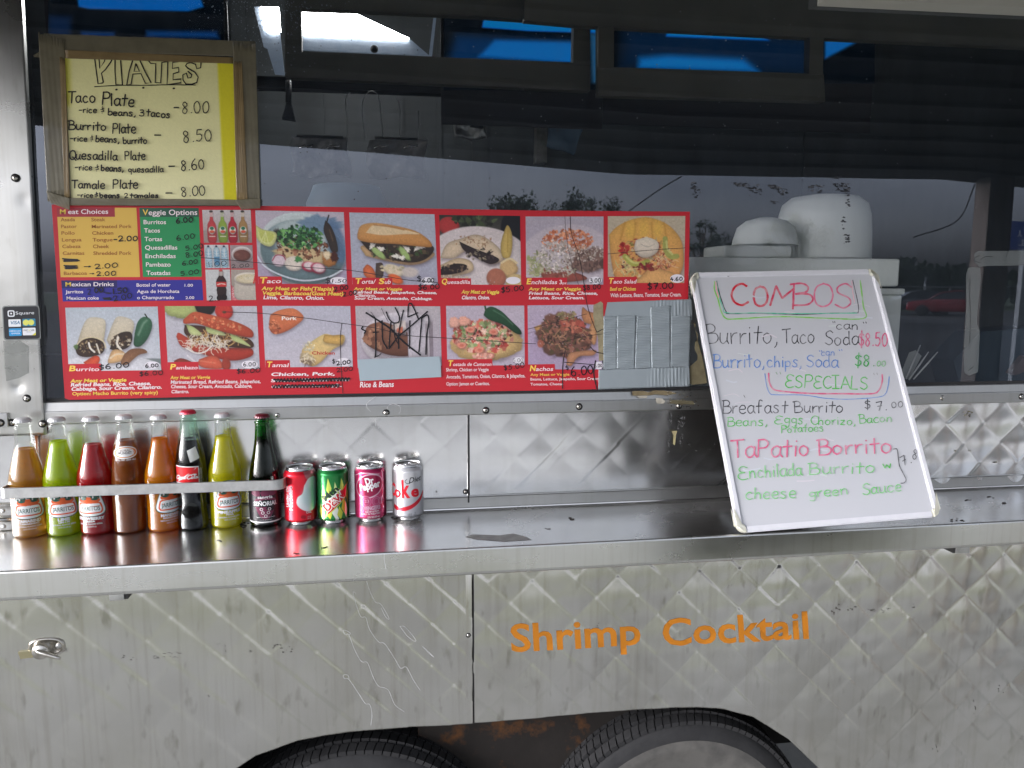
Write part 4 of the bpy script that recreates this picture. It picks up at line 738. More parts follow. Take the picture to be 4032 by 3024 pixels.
# scuffs on the shelf top
q = Print(lambda x, y, o: WZ(x * .904 + 900, y * .904 + 1500, o), base=.0004); scf = mat('scuffed_steel', (.36, .35, .33), .45, 1.0, noise=((50, 50, 50), .8, (.6, .6, .6)))
q.poly([(1062, 668), (1180, 672), (1240, 664), (1300, 680), (1320, 692), (1200, 700), (1080, 690), (1030, 678)], (1, 1, 1)); q.build('scuffed_patch', scf, SH)
q = Print(lambda x, y, o: WZ(x, y, o), base=.0004)
for (x, y, n, sx, sy) in ((955, 2068, 14, 22, 9), (865, 2128, 5, 9, 4), (3808, 1968, 4, 8, 4), (3955, 1982, 4, 10, 4), (3780, 2048, 10, 26, 4), (2252, 2042, 5, 8, 4), (1390, 2028, 12, 16, 5), (1560, 2040, 10, 18, 4), (1280, 2156, 4, 12, 3), (1172, 2178, 4, 10, 4), (3900, 1958, 3, 10, 2), (2160, 2080, 3, 8, 3)):
    for _ in range(n): cx, cy = x + random.gauss(0, sx * .6), y + random.gauss(0, sy * .6); s_ = random.uniform(3, 9); q.poly([(cx + s_ * math.cos(t) * random.uniform(.6, 1.4), cy + s_ * .3 * math.sin(t) * random.uniform(.6, 1.4)) for t in np.linspace(0, 6.28, 8)[:-1]], K(58, 54, 48))
q.build('dark_specks', RES, SH)
rivet(low_l, (1844, 2501), -.0036, .0030); rivet(up_l, (1833, 1936), -.0035, .0032); rivet(up_l, (1718, 1936), -.0035, .0016); rivet(low_r, (4030, 2330), -.004, .002)

# twist latch on the lower left door
lc = W(174, 2562, -.004); lt = empty('door_latch', lc, TRUCK); lt.location = Vector(lc) - Vector((0, 0, GROUND))
x, z = lc[0], lc[2]
mb = MB(); n = 28
op = [(x + .036 * (abs(math.cos(t)) ** .8) * (1 if math.cos(t) > 0 else -1) + .006, z + .021 * (abs(math.sin(t)) ** .8) * (1 if math.sin(t) > 0 else -1) + .008) for t in np.linspace(0, 2 * math.pi, n + 1)[:-1]]
prof = [(1.0, -.003), (1.0, -.0065), (.93, -.0085), (.80, -.0085), (.74, -.0058), (.0, -.0058)]
cxm = x + .006; czm = z + .008; vs = []; fs = []
for s_, y in prof[:-1]:
    for (px, pz) in op: vs.append((cxm + (px - cxm) * s_, y, czm + (pz - czm) * s_))
for i in range(len(prof) - 2):
    for k in range(n): a, b = i * n + k, i * n + (k + 1) % n; fs.append((a, a + n, b + n, b))
fs.append(tuple((len(prof) - 2) * n + k for k in range(n))[::-1]); mb.add(vs, fs, smooth=True); mb.build('latch_plate', CHROME, lt)
mb = MB(); mb.lathe([(.0165, -.0058), (.0165, -.014), (.0150, -.0160), (.0, -.0160)], (x - .004, 0, z + .002), 26, axis='y', cap=False); mb.build('latch_knob', CHROME, lt)
mb = MB(); a = Vector((x - .010, -.017, z + .006)); b = Vector((x + .038, -.024, z - .010)); pts = [a + (b - a) * t for t in (0, .15, .5, .85, 1)]; mb.tube(pts, [.0035, .0052, .0050, .0042, .0030], 12); mb.build('latch_lever', CHROME, lt)
mb = MB(); mb.hexa([(x - .044, -.0042, z - .012), (x - .014, -.0042, z - .010), (x - .014, -.0105, z - .010), (x - .044, -.0105, z - .012)], [(x - .048, -.0042, z + .003), (x - .014, -.0042, z + .004), (x - .014, -.0105, z + .004), (x - .048, -.0105, z + .003)]); mb.build('latch_tongue', mat('brass_worn', (.42, .38, .24), .4, 1.0), lt)
mb = MB(); mb.lathe([(.006, -.006), (.0056, -.0088), (.003, -.0096), (.0, -.0096)], (x + .030, 0, z + .010), 14, axis='y', cap=False); mb.build('latch_screw', ALU, lt)

# ------------------------------------------------------------------ wheels
RUST = mat('rusty_steel', (.014, .011, .009), .85, noise=((7, 7, 5), .9, (.5, .45, .42)), bump=((60, 60, 60), .4, .002))
t = RUST.node_tree; P = t.nodes['Principled BSDF']; co = t.nodes.new('ShaderNodeTexCoord'); nz = t.nodes.new('ShaderNodeTexNoise'); nz.inputs['Scale'].default_value = 9; nz.inputs['Detail'].default_value = 9; nz.inputs['Roughness'].default_value = .72
rr_ = t.nodes.new('ShaderNodeMapRange'); rr_.inputs['From Min'].default_value = .54; rr_.inputs['From Max'].default_value = .66; m2 = t.nodes.new('ShaderNodeMix'); m2.data_type = 'RGBA'; m2.inputs['B'].default_value = (.085, .032, .007, 1)
old = P.inputs['Base Color'].links[0].from_socket; t.links.new(co.outputs['Object'], nz.inputs['Vector']); t.links.new(nz.outputs['Fac'], rr_.inputs['Value']); t.links.new(rr_.outputs[0], m2.inputs['Factor']); t.links.new(old, m2.inputs['A']); t.links.new(m2.outputs['Result'], P.inputs['Base Color'])
wm = MB(); wm.box((-.62, .33, -.86), (1.24, .36, -.30)); wm.box((-.62, .02, -.50), (1.24, .36, -.47)); wm.box((-.64, .03, -.90), (-.60, .36, -.47)); wm.box((1.24, .03, -.90), (1.28, .36, -.47)); wm.build('wheel_well', mat('underbody', (.018, .017, .016), .9), TRUCK)
mb = MB(); mb.box((.05, .13, -.90), (.62, .15, -.48)); mb.build('rusty_frame_plate', RUST, TRUCK)
def wheel(cx, cz):
    R0 = .36; wh = empty('wheel', (cx, .16, cz - GROUND), TRUCK)
    pf = [(.215, .050), (.24, .042), (.275, .0385), (.285, .036), (.292, .0375), (.312, .0400), (.328, .046), (.341, .056), (.346, .066), (.3478, .085), (.3490, .15), (.3478, .22), (.345, .24), (.33, .262), (.27, .275), (.215, .262)]
    mb = MB(); mb.lathe([(r, y) for r, y in pf], (cx, 0, cz), 96, axis='y', cap=False); mb.build('tyre', RUBBER, wh)
    mb = MB(); mb.lathe([(.22, .047), (.24, .0405), (.275, .0368), (.284, .0345), (.290, .0362), (.303, .0385)], (cx, 0, cz), 96, axis='y', cap=False); mb.build('tyre_sidewall', RUBBER_DUSTY, wh)
    mb = MB(); mb.lathe([(.216, .049), (.212, .044), (.200, .046), (.190, .075), (.12, .085), (.07, .06), (.065, .05), (.0, .05)], (cx, 0, cz), 64, axis='y', cap=False); mb.build('rim', mat('rim_paint', (.085, .082, .077), .75, noise=((14, 14, 14), .9, (.5, .5, .5)), bump=((30, 30, 30), .4, .004)), wh)
    tb = MB(); nb = 104; rows = [(.050, .075), (.080, .112), (.117, .150), (.155, .188), (.193, .222), (.226, .246)]
    for k in range(nb):
        th0 = 2 * math.pi * k / nb
        if math.sin(th0) < .15: continue
        for ri, (ya, yb_) in enumerate(rows):
            off = (ri % 2) * math.pi / nb; g_ = .86; da = math.pi / nb * g_; ra = .3440 if ri not in (0, 5) else .338; rb_ = .3605 if ri not in (0, 5) else .3545; vs = []
            zig = .3 * math.pi / nb
            for (y, sg) in ((ya, 1), (yb_, -1)):
                for (r) in (ra, rb_ - (.006 if (ri == 0 and sg == 1) else 0)):
                    for a_ in (th0 + off - da + sg * zig, th0 + off + da + sg * zig): vs.append((cx + r * math.cos(a_), y, cz + r * math.sin(a_)))
            tb.add(vs, [(0, 2, 3, 1), (4, 5, 7, 6), (2, 6, 7, 3), (0, 1, 5, 4), (0, 4, 6, 2), (1, 3, 7, 5)])
    o = tb.build('tyre_tread', RUBBER, wh); o['kind'] = 'stuff'
wheel(-.106, -.935); wheel(.712, -.935)

# ------------------------------------------------------------------ window glass: a slab whose outer face mirrors as two glass surfaces do
gm_ = bpy.data.materials.new('window_glass'); gm_.use_nodes = True; t = gm_.node_tree; t.nodes.clear()
o_ = t.nodes.new('ShaderNodeOutputMaterial'); mxs = t.nodes.new('ShaderNodeMixShader'); tr = t.nodes.new('ShaderNodeBsdfTransparent'); gl_ = t.nodes.new('ShaderNodeBsdfGlossy'); gl_.inputs['Roughness'].default_value = .012
ge = t.nodes.new('ShaderNodeNewGeometry'); dt = t.nodes.new('ShaderNodeVectorMath'); dt.operation = 'DOT_PRODUCT'; t.links.new(ge.outputs['Normal'], dt.inputs[0]); t.links.new(ge.outputs['Incoming'], dt.inputs[1])
def mth(op, a, b=None):
    n_ = t.nodes.new('ShaderNodeMath'); n_.operation = op
    for i_, v_ in enumerate((a, b)):
        if v_ is None: continue
        if isinstance(v_, (int, float)): n_.inputs[i_].default_value = v_
        else: t.links.new(v_, n_.inputs[i_])
    return n_.outputs[0]
fr_ = mth('ADD', mth('MULTIPLY', mth('POWER', mth('SUBTRACT', 1.0, mth('ABSOLUTE', dt.outputs['Value'])), 5.0), .86), .142); gl_.inputs['Color'].default_value = (.80, .86, 1.0, 1); tr.inputs['Color'].default_value = (.93, .95, .96, 1)
co = t.nodes.new('ShaderNodeTexCoord'); nz = t.nodes.new('ShaderNodeTexNoise'); nz.inputs['Scale'].default_value = 2.2; nz.inputs['Detail'].default_value = 1; bp = t.nodes.new('ShaderNodeBump'); bp.inputs['Strength'].default_value = .05; bp.inputs['Distance'].default_value = .01
t.links.new(co.outputs['Object'], nz.inputs['Vector']); t.links.new(nz.outputs['Fac'], bp.inputs['Height']); t.links.new(bp.outputs[0], gl_.inputs['Normal'])
t.links.new(fr_, mxs.inputs[0]); t.links.new(tr.outputs[0], mxs.inputs[1]); t.links.new(gl_.outputs[0], mxs.inputs[2])
# a film of dust and dried rain, tinted and thickened into a painted blue haze
df = t.nodes.new('ShaderNodeBsdfDiffuse'); df.inputs['Color'].default_value = (.36, .47, .62, 1); m3 = t.nodes.new('ShaderNodeMixShader'); n2 = t.nodes.new('ShaderNodeTexNoise'); n2.inputs['Scale'].default_value = 45; n2.inputs['Detail'].default_value = 8
mp_ = t.nodes.new('ShaderNodeMapping'); mp_.inputs['Scale'].default_value = (1, 1, .25); rg = t.nodes.new('ShaderNodeMapRange'); rg.inputs['From Min'].default_value = .35; rg.inputs['From Max'].default_value = .8; rg.inputs['To Min'].default_value = .014; rg.inputs['To Max'].default_value = .044
t.links.new(co.outputs['Object'], mp_.inputs[0]); t.links.new(mp_.outputs[0], n2.inputs['Vector']); t.links.new(n2.outputs['Fac'], rg.inputs['Value']); t.links.new(rg.outputs[0], m3.inputs[0]); t.links.new(mxs.outputs[0], m3.inputs[1]); t.links.new(df.outputs[0], m3.inputs[2]); t.links.new(m3.outputs[0], o_.inputs[0])
clr = bpy.data.materials.new('glass_inner_face'); clr.use_nodes = True; t = clr.node_tree; t.nodes.clear(); o_ = t.nodes.new('ShaderNodeOutputMaterial'); tr = t.nodes.new('ShaderNodeBsdfTransparent'); t.links.new(tr.outputs[0], o_.inputs[0])
for (x0, x1, yo) in ((-.693, 1.640, .002), (1.642, 3.3, .002)):
    mb = MB(); mb.box((x0, yo, .262), (x1, yo + .005, 1.26)); mb.m = [1] * 6
    for i, f in enumerate(mb.f):
        if all(abs(mb.v[k][1] - yo) < 1e-6 for k in f): mb.m[i] = 0
    pane = mb.build('window_pane', [gm_, clr], TRUCK)

# residue of tape and stickers on the glass
def film(name, c, a, rough=.6):
    m = mat(name, c, rough, noise=((40, 40, 40), .6, (.7, .7, .7))); m.node_tree.nodes['Principled BSDF'].inputs['Alpha'].default_value = a; return m
FILM = film('tape_film', (.30, .33, .33), .42); q = PxPrint(.0018, (3500, 900, .452), base=.0004)
q.poly([(745, 215), (780, 195), (1300, 195), (1300, 318), (860, 325), (790, 335), (740, 290)], (1, 1, 1)); q.poly([(695, 338), (792, 340), (800, 430), (775, 700), (764, 830), (792, 885), (785, 1080), (776, 1250), (740, 1265), (700, 1282), (655, 1250), (655, 1010), (672, 760), (672, 400)], (1, 1, 1))
q.build('tape_residue', FILM, pane)
q = PxPrint(.0018, (3500, 900, .452), base=.0006); INKB = mat('dirt_line', (.02, .022, .024), .7)
for s_ in ([(706, 430), (704, 600), (709, 760), (705, 1050)], [(790, 230), (750, 255), (745, 280), (800, 300)], [(800, 270), (840, 245), (905, 242)], [(1035, 200), (1022, 245)], [(690, 1240), (730, 1205)]): q.stroke(s_, 4, (1, 1, 1))
q.build('residue_creases', INKB, pane)
q = PxPrint(.0018, (2300, 0, .7836), base=.0004); rs = random.Random(11)
for (x0, y0, x1, y1, n) in ((540, 905, 585, 990, 20), (740, 915, 890, 990, 60), (925, 930, 1025, 998, 50), (940, 1010, 972, 1028, 8), (1125, 930, 1215, 966, 22), (1238, 876, 1280, 905, 10), (1258, 920, 1335, 965, 26), (1312, 950, 1334, 1046, 22), (1296, 1080, 1310, 1150, 8), (1305, 1180, 1335, 1222, 14)):
    for _ in range(n):
        x = rs.uniform(x0, x1); y = rs.uniform(y0, y1) if n < 50 else y0 + (y1 - y0) * ((x - x0) / (x1 - x0)) ** 1.0 * rs.uniform(.2, 1)
        s_ = rs.uniform(2, 9); q.poly([(x + s_ * rs.uniform(.5, 1.6) * math.cos(a), y + s_ * .7 * rs.uniform(.4, 1.3) * math.sin(a)) for a in np.linspace(0, 6.28, 8)[:-1]], rs.choice([K(54, 56, 62), K(64, 68, 74), K(40, 42, 48), K(90, 92, 98)]))
q.build('sticker_residue', RES, pane)['kind'] = 'stuff'
q = PxPrint(.0018, (0, 0, 1), base=.0004)
for _ in range(240):                                     # dried drops
    x, y = random.uniform(900, 4000), random.uniform(20, 820); s_ = random.uniform(1.2, 3.2); q.poly([(x + s_ * math.cos(a), y + s_ * math.sin(a)) for a in np.linspace(0, 6.28, 7)[:-1]], random.choice([K(110, 112, 116), K(80, 82, 86)]))
for _ in range(420):
    x, y = random.gauss(1080, 120), abs(random.gauss(0, 110)) + 5; s_ = random.uniform(1, 3); q.poly([(x + s_ * math.cos(a), y + s_ * math.sin(a)) for a in np.linspace(0, 6.28, 7)[:-1]], random.choice([K(120, 126, 134), K(90, 96, 104)]))
o = q.build('dried_drops', RES, pane); o['kind'] = 'stuff'

# ------------------------------------------------------------------ kitchen inside
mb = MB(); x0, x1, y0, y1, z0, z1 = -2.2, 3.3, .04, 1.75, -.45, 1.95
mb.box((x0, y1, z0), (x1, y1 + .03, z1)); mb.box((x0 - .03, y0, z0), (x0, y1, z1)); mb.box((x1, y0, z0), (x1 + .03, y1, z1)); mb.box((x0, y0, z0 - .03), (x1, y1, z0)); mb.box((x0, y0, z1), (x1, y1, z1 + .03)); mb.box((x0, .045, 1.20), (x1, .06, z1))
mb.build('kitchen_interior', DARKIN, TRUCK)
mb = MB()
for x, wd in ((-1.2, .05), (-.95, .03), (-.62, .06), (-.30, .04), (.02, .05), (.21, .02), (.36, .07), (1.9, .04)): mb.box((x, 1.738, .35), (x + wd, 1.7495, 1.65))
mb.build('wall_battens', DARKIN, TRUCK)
OLIVE = mat('hood_brown', (.105, .100, .080), .55, noise=((5, 5, 5), .6, (.6, .6, .6)))
Rz = (1000, 0, .633); Qz = (2300, 0, .7836)
def pxbox(mb, r, x0, y0, x1, y1, Y, dep):
    a = W(r[0] + x0 * r[2], r[1] + y1 * r[2], Y); b = W(r[0] + x1 * r[2], r[1] + y0 * r[2], Y); mb.box((a[0], Y, a[2]), (b[0], Y + dep, b[2]))
def pxquad(mb, r, pts, Y, dep, col=None):
    lo = [W(r[0] + x * r[2], r[1] + y * r[2], Y) for x, y in pts]; hi = [p + np.array([0, dep, 0]) for p in lo]; n = len(lo)
    mb.add(lo + hi, [tuple(range(n)), tuple(range(n, 2 * n))[::-1]] + [(i, i + n, (i + 1) % n + n, (i + 1) % n) for i in range(n)], col)
hd = MB(); pxquad(hd, Rz, [(195, 318), (2092, 392), (2092, 565), (195, 478)], .50, .03); pxquad(hd, Rz, [(192, -60), (290, -60), (298, 330), (192, 330)], .497, .03); pxquad(hd, Rz, [(1990, 120), (2090, 130), (2092, 400), (1985, 400)], .497, .03); pxquad(hd, Rz, [(280, -60), (2100, -20), (2100, 150), (1400, 100), (600, 62), (280, 50)], .494, .03)
hd.build('range_hood', OLIVE, TRUCK)
hd = MB(); pxquad(hd, Qz, [(72, 335), (1205, 372), (1212, 510), (72, 480)], .44, .03); pxquad(hd, Qz, [(72, 100), (150, 110), (150, 345), (72, 345)], .437, .03); pxquad(hd, Qz, [(1135, 180), (1203, 190), (1200, 375), (1130, 372)], .437, .03); pxquad(hd, Qz, [(-300, -120), (2300, -60), (2300, 240), (1200, 190), (0, 128), (-300, 100)], .434, .03)
hd.build('range_hood', OLIVE, TRUCK)
hd = MB(); pxquad(hd, Rz, [(0, 470), (195, 478), (2090, 565), (2220, 570), (2220, 610), (1800, 600), (0, 540)], .9, .05); hd.build('pot_rail', mat('pot_rail', (.012, .012, .014), .5), TRUCK)
lampw = mat('lamp_white', (1, 1, 1), .5, emis=(1, 1, 1), estr=26); lampb = mat('lamp_blue', (.1, .3, .9), .5, emis=(.0, .20, .95), estr=2.0); lampb2 = mat('lamp_blue_glow', (.02, .06, .12), .6, emis=(.0, .14, .52), estr=.50)
cl_ = empty('ceiling_light', (0, 1.0, 1.2 - GROUND), TRUCK)
mb = MB(); pxquad(mb, Rz, [(289, 54), (460, 62), (600, 68), (965, 237), (300, 205)], 1.0, .01); pxquad(mb, Rz, [(35, 40), (155, 45), (165, 196), (78, 190)], 1.0, .01); mb.build('light_panel', lampw, cl_)
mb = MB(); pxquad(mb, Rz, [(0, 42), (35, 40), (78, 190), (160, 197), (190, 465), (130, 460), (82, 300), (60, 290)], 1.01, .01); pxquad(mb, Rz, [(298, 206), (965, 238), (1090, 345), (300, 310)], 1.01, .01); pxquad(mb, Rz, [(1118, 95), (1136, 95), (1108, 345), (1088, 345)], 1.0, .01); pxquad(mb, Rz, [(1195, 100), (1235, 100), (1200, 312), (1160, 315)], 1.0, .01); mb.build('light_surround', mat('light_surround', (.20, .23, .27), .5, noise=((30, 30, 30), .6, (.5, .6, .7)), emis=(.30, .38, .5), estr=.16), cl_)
p = W(1000 + 748 * .633, 305 * .633, .99); mb = MB(); mb.lathe([(.013, 0), (.011, -.006), (.0, -.007)], tuple(p), 14, axis='y', cap=False); mb.build('screw_head', DARKM, cl_)
glow = bpy.data.materials.new('lamp_glow'); glow.use_nodes = True; t = glow.node_tree; t.nodes.clear(); o_ = t.nodes.new('ShaderNodeOutputMaterial'); em = t.nodes.new('ShaderNodeEmission'); at = t.nodes.new('ShaderNodeAttribute'); at.attribute_name = 'Col'; em.inputs['Strength'].default_value = .30; t.links.new(at.outputs['Color'], em.inputs[0]); t.links.new(em.outputs[0], o_.inputs[0])
def lamp(r, x0, y0, x1, y1, Y, shapes, seed):
    """a blue lamp: the tube and the soft glow around it painted as emission on one sheet"""
    cv = Canvas(int(90 * (x1 - x0) / (y1 - y0)), 90, (2, 6, 12), seed); H = float(y1 - y0)
    for pts, c, soft in shapes: cv.poly([((x - x0) / H, (y - y0) / H) for x, y in pts], c, .95, soft / H, False)
    cv.noise(.03)
    base = W(r[0] + (x0 + x1) / 2 * r[2], r[1] + y0 * r[2], Y); lf = empty('fluorescent_lamp', (float(base[0]), Y, float(base[2]) - GROUND), TRUCK)
    photo_mesh('painted_lamp_glow', cv, lambda u, v: W(r[0] + (x0 + (x1 - x0) * u) * r[2], r[1] + (y0 + (y1 - y0) * v) * r[2], Y), lf, glow, 2.2)  # the lamp's spill on its surroundings is painted into these glowing colours
    a, b, z = W(r[0] + x0 * r[2], 60, Y), W(r[0] + x1 * r[2], 60, Y), base[2]; mb = MB(); mb.box((a[0] - .01, Y + .004, W(0, r[1] + y1 * r[2], Y)[2] - .05), (b[0] + .01, Y + .008, z + .05)); mb.build('lamp_housing', BLACKP, lf)
BB = (6, 112, 225); BM = (5, 44, 84); BD = (4, 28, 54)
lamp(Rz, 1180, 60, 2160, 560, .80, [([(1260, 215), (2000, 250), (2000, 420), (1200, 400)], BM, 50), ([(1500, 250), (1990, 262), (1990, 392), (1400, 352)], (10, 100, 176), 22), ([(1430, 118), (1800, 140), (1985, 175), (1985, 203), (1700, 194), (1420, 172)], BB, 9), ([(2085, 155), (2145, 158), (2140, 210), (2088, 205)], BB, 12), ([(2085, 210), (2145, 210), (2140, 520), (2098, 510)], (30, 80, 116), 20)], 41)
lamp(Qz, 120, 100, 1460, 420, .80, [([(200, 130), (1130, 180), (1130, 380), (180, 345)], BD, 60), ([(280, 290), (420, 276), (800, 296), (880, 362), (270, 345)], (10, 108, 184), 30), ([(420, 155), (870, 178), (928, 204), (412, 184)], BB, 9), ([(1206, 198), (1380, 205), (1206, 296)], (10, 96, 170), 12)], 42)
lamp((0, 0, .50023), 380, -60, 1760, 330, .80, [([(600, -60), (1560, -60), (1600, 55), (1480, 90), (700, 72), (620, 55)], (6, 90, 170), 14), ([(1150, 240), (1700, 245), (1720, 300), (1150, 290)], (10, 56, 110), 30), ([(640, 245), (900, 250), (900, 290), (640, 290)], (10, 50, 100), 30), ([(380, 120), (560, 130), (560, 300), (380, 300)], (8, 30, 60), 40)], 43)
# things hanging from the rail
BAG = mat('plastic_bag', (.34, .34, .34), .35, noise=((14, 14, 14), .8, (.55, .56, .58)), bump=((14, 14, 14), .9, .03)); FOIL = mat('foil', (.35, .36, .35), .3, .8, bump=((35, 35, 35), .8, .01))
def soft_sheet(name, pts, Y, m, parent=None, amp=.02, n=16, seed=1, **k):
    """a crumpled hanging sheet between four corners"""
    rs = np.random.RandomState(seed); c = [W(Rz[0] + x * Rz[2], Rz[1] + y * Rz[2], Y) for x, y in pts]; vs = []; z = rs.rand(4, 3) * 6
    for s_ in (0, 1):
        for j in range(n + 1):
            for i in range(n + 1):
                u, v = i / n, j / n; p = (c[0] * (1 - u) + c[1] * u) * (1 - v) + (c[3] * (1 - u) + c[2] * u) * v
                d = amp * (math.sin(u * 9 + z[0, 0] + v * 3) * .4 + math.sin(v * 8 + z[1, 1] - u * 5) * .4 + math.sin(u * 21 + v * 13 + z[2, 2]) * .2) + (.014 if s_ else 0)
                vs.append((p[0] + amp * .3 * math.sin(v * 6 + z[3, 0]), p[1] + d, p[2] + amp * .3 * math.sin(u * 7 + z[3, 1]) * v))
    m_ = n + 1; fs = []; N2 = m_ * m_
    for j in range(n):
        for i in range(n): a = j * m_ + i; fs += [(a, a + m_, a + m_ + 1, a + 1), (N2 + a, N2 + a + 1, N2 + a + m_ + 1, N2 + a + m_)]
    for i in range(n): fs += [(i, i + 1, N2 + i + 1, N2 + i), (n * m_ + i, N2 + n * m_ + i, N2 + n * m_ + i + 1, n * m_ + i + 1), (i * m_, N2 + i * m_, N2 + (i + 1) * m_, (i + 1) * m_), (i * m_ + n, (i + 1) * m_ + n, N2 + (i + 1) * m_ + n, N2 + i * m_ + n)]
    mb = MB(); mb.add(vs, fs, smooth=True); o = mb.build(name, m, parent); return tag(o, **k) if k else o
for nm, pts, lab, sd, bar in (('plastic_bag', [(240, 850), (585, 858), (600, 1100), (230, 1090)], 'grey plastic bag clipped up inside the window just right of the yellow sign', 1, [(265, 845), (555, 854)]), ('plastic_bag', [(702, 866), (1070, 872), (1068, 1110), (712, 1104)], 'grey plastic bag clipped up inside the window, above the sandwich photo', 2, [(752, 856), (1018, 866)])):
    e = empty(nm, tuple(W(Rz[0] + pts[3][0] * Rz[2], pts[3][1] * Rz[2], .9)), label=lab, cat='plastic bag', group='bags hanging inside the window')
    soft_sheet('bag_sheet', pts, .9, BAG, e, .02, 18, sd)
    mb = MB(); mb.tube([W(Rz[0] + x * Rz[2], y * Rz[2], .885) for x, y in bar], .004, 6); mb.build('clip_bar', DARKM, e)
    mb = MB()
    for fx in (.2, .7):
        x = pts[0][0] + (pts[1][0] - pts[0][0]) * fx; mb.tube([W(Rz[0] + (x + dx) * Rz[2], (y) * Rz[2], .87) for dx, y in ((-30, 922), (10, 905), (18, 915), (60, 905))], .0035, 6)
    mb.build('metal_clip', mat('bright_clip', (.7, .7, .7), .2, 1.0), e)
tag(soft_sheet('foil_parcel', [(1255, 632), (1440, 640), (1445, 862), (1245, 856)], .95, FOIL, None, .012, 14, 5), 'crumpled square of foil hanging inside the window behind a black brush', 'foil parcel')
tag(soft_sheet('blue_cloth', [(1850, 725), (2050, 800), (1985, 960), (1822, 905)], .9, mat('cloth_blue', (.12, .20, .28), .8), None, .01, 10, 8), 'dim blue cloth hanging inside the window right of the pale upright', 'cloth')
mb = MB(); pxquad(mb, Rz, [(1765, 615), (1830, 618), (1822, 1010), (1755, 1008)], 1.0, .05); mb.build('pale_upright', mat('upright', (.34, .34, .30), .6, noise=((20, 20, 20), .9, (.4, .4, .38))), TRUCK)
for (x, y0, y1, y2, w2, lab) in ((215, 500, 640, 745, 38, 'black brush hanging inside the window beside the yellow sign'), (1390, 540, 690, 790, 38, 'black brush hanging in front of the crumpled foil inside the window')):
    mb = MB(); P_ = lambda a, b: W(Rz[0] + a * Rz[2], b * Rz[2], .86)
    mb.tube([P_(x, y0), P_(x, y1)], .009, 8)
    a = [P_(x - 14, y1), P_(x + 14, y1), P_(x + w2, y2), P_(x - w2 - 4, y2 - 10)]; mb.hexa([tuple(p) for p in a], [tuple(p + np.array([0, .03, 0])) for p in a])
    tag(mb.build('hanging_brush', BLACKP), lab, 'brush', 'brushes hanging inside the window')
WIRE = mat('pale_wire', (.35, .36, .37), .4)
for pts, lab in (([(575, 860), (580, 760), (570, 640), (575, 600), (600, 575)], 'thin pale wire hanging straight inside the window beside the looped wire'), ([(690, 860), (676, 720), (674, 640), (700, 585), (735, 568), (770, 590), (785, 660), (803, 850)], 'thin pale wire looped like a hook above the second plastic bag'), ([(905, 850), (908, 760), (905, 660), (880, 595)], 'thin pale wire with a bent top right of the looped wire'), ([(1022, 865), (1024, 760), (1022, 690)], 'short thin pale wire hanging at the right end of the clip bar')):
    mb = MB(); mb.tube([W(Rz[0] + p[0] * Rz[2], p[1] * Rz[2], .88) for p in spline(pts)], .0014, 5); tag(mb.build('hanging_wire', WIRE), lab, 'wire', 'wires hanging inside the window')
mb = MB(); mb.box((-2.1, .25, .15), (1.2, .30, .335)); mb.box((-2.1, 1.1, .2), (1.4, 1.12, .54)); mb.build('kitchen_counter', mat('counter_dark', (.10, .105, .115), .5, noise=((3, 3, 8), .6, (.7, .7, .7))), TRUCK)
# white things standing near the glass
WH = mat('white_enamel', (.80, .82, .78), .4, noise=((6, 6, 12), .3, (.8, .82, .78)))
cab = empty('white_cabinet', (1.5, .2, -.3), label='white cabinet with a lid standing just behind the window by the whiteboard', cat='cabinet')
a = W(2715, 1019, .16); b = W(3546, 1019, .16); zc = b[2]; mb = MB(); mb.box((a[0], .16, W(3546, 1128, .16)[2]), (b[0], .60, zc), bev=.006); mb.build('cabinet_top', WH, cab)
c_ = W(3554, 1136, .15); mb = MB(); mb.box((a[0], .15, -.4), (c_[0], .58, c_[2] - .017), bev=.004); mb.build('cabinet_body', WH, cab); mb = MB(); mb.box((a[0] - .003, .143, c_[2] - .016), (c_[0] + .003, .59, c_[2]), bev=.004); mb.build('cabinet_lid', WH, cab)
p = W(2300 + 1225 * .7836, 1290 * .7836, .27); rt = 222 * .7836 / 1400; mb = MB(); mb.lathe([(rt * 1.0, 0), (rt * 1.0, .01), (rt * .985, .06), (rt * .95, .115), (rt * .88, .145), (rt * .7, .163), (rt * .35, .170), (0, .172)], (p[0], p[1] + .03, p[2] - .005), 48, cap=False)
TUB = bpy.data.materials.new('tub_plastic'); TUB.use_nodes = True; t = TUB.node_tree; P = t.nodes['Principled BSDF']; P.inputs['Base Color'].default_value = (.74, .76, .73, 1); P.inputs['Roughness'].default_value = .4; tl2 = t.nodes.new('ShaderNodeBsdfTranslucent'); tl2.inputs['Color'].default_value = (.9, .92, .88, 1); ms = t.nodes.new('ShaderNodeMixShader'); ms.inputs[0].default_value = .25; t.links.new(P.outputs[0], ms.inputs[1]); t.links.new(tl2.outputs[0], ms.inputs[2]); t.links.new(ms.outputs[0], t.nodes['Material Output'].inputs[0])
tag(mb.build('white_tub', TUB), 'large round white tub turned upside down on the cabinet behind the window', 'tub')
p = W(2300 + 890 * .7836, 1232 * .7836, .24); rt = 150 * .7836 / 1400; mb = MB(); mb.lathe([(rt, 0), (rt * .98, .012), (rt * .86, .045), (rt * .6, .062), (rt * .25, .070), (0, .071)], (p[0] + .01, p[1], p[2]), 40, cap=False)
tag(mb.build('white_bowl', TUB), 'small white bowl turned upside down beside the large white tub', 'bowl')
a = W(2300 + 700 * .7836, 1296 * .7836, .17); b = W(2300 + 1046 * .7836, 1236 * .7836, .17); mb = MB(); mb.box((a[0], .17, zc + .001), (b[0], .30, b[2]), bev=.006); tag(mb.build('food_tray', mat('tray', (.66, .68, .64), .4)), 'shallow pale plastic tray under the small white bowl', 'tray')
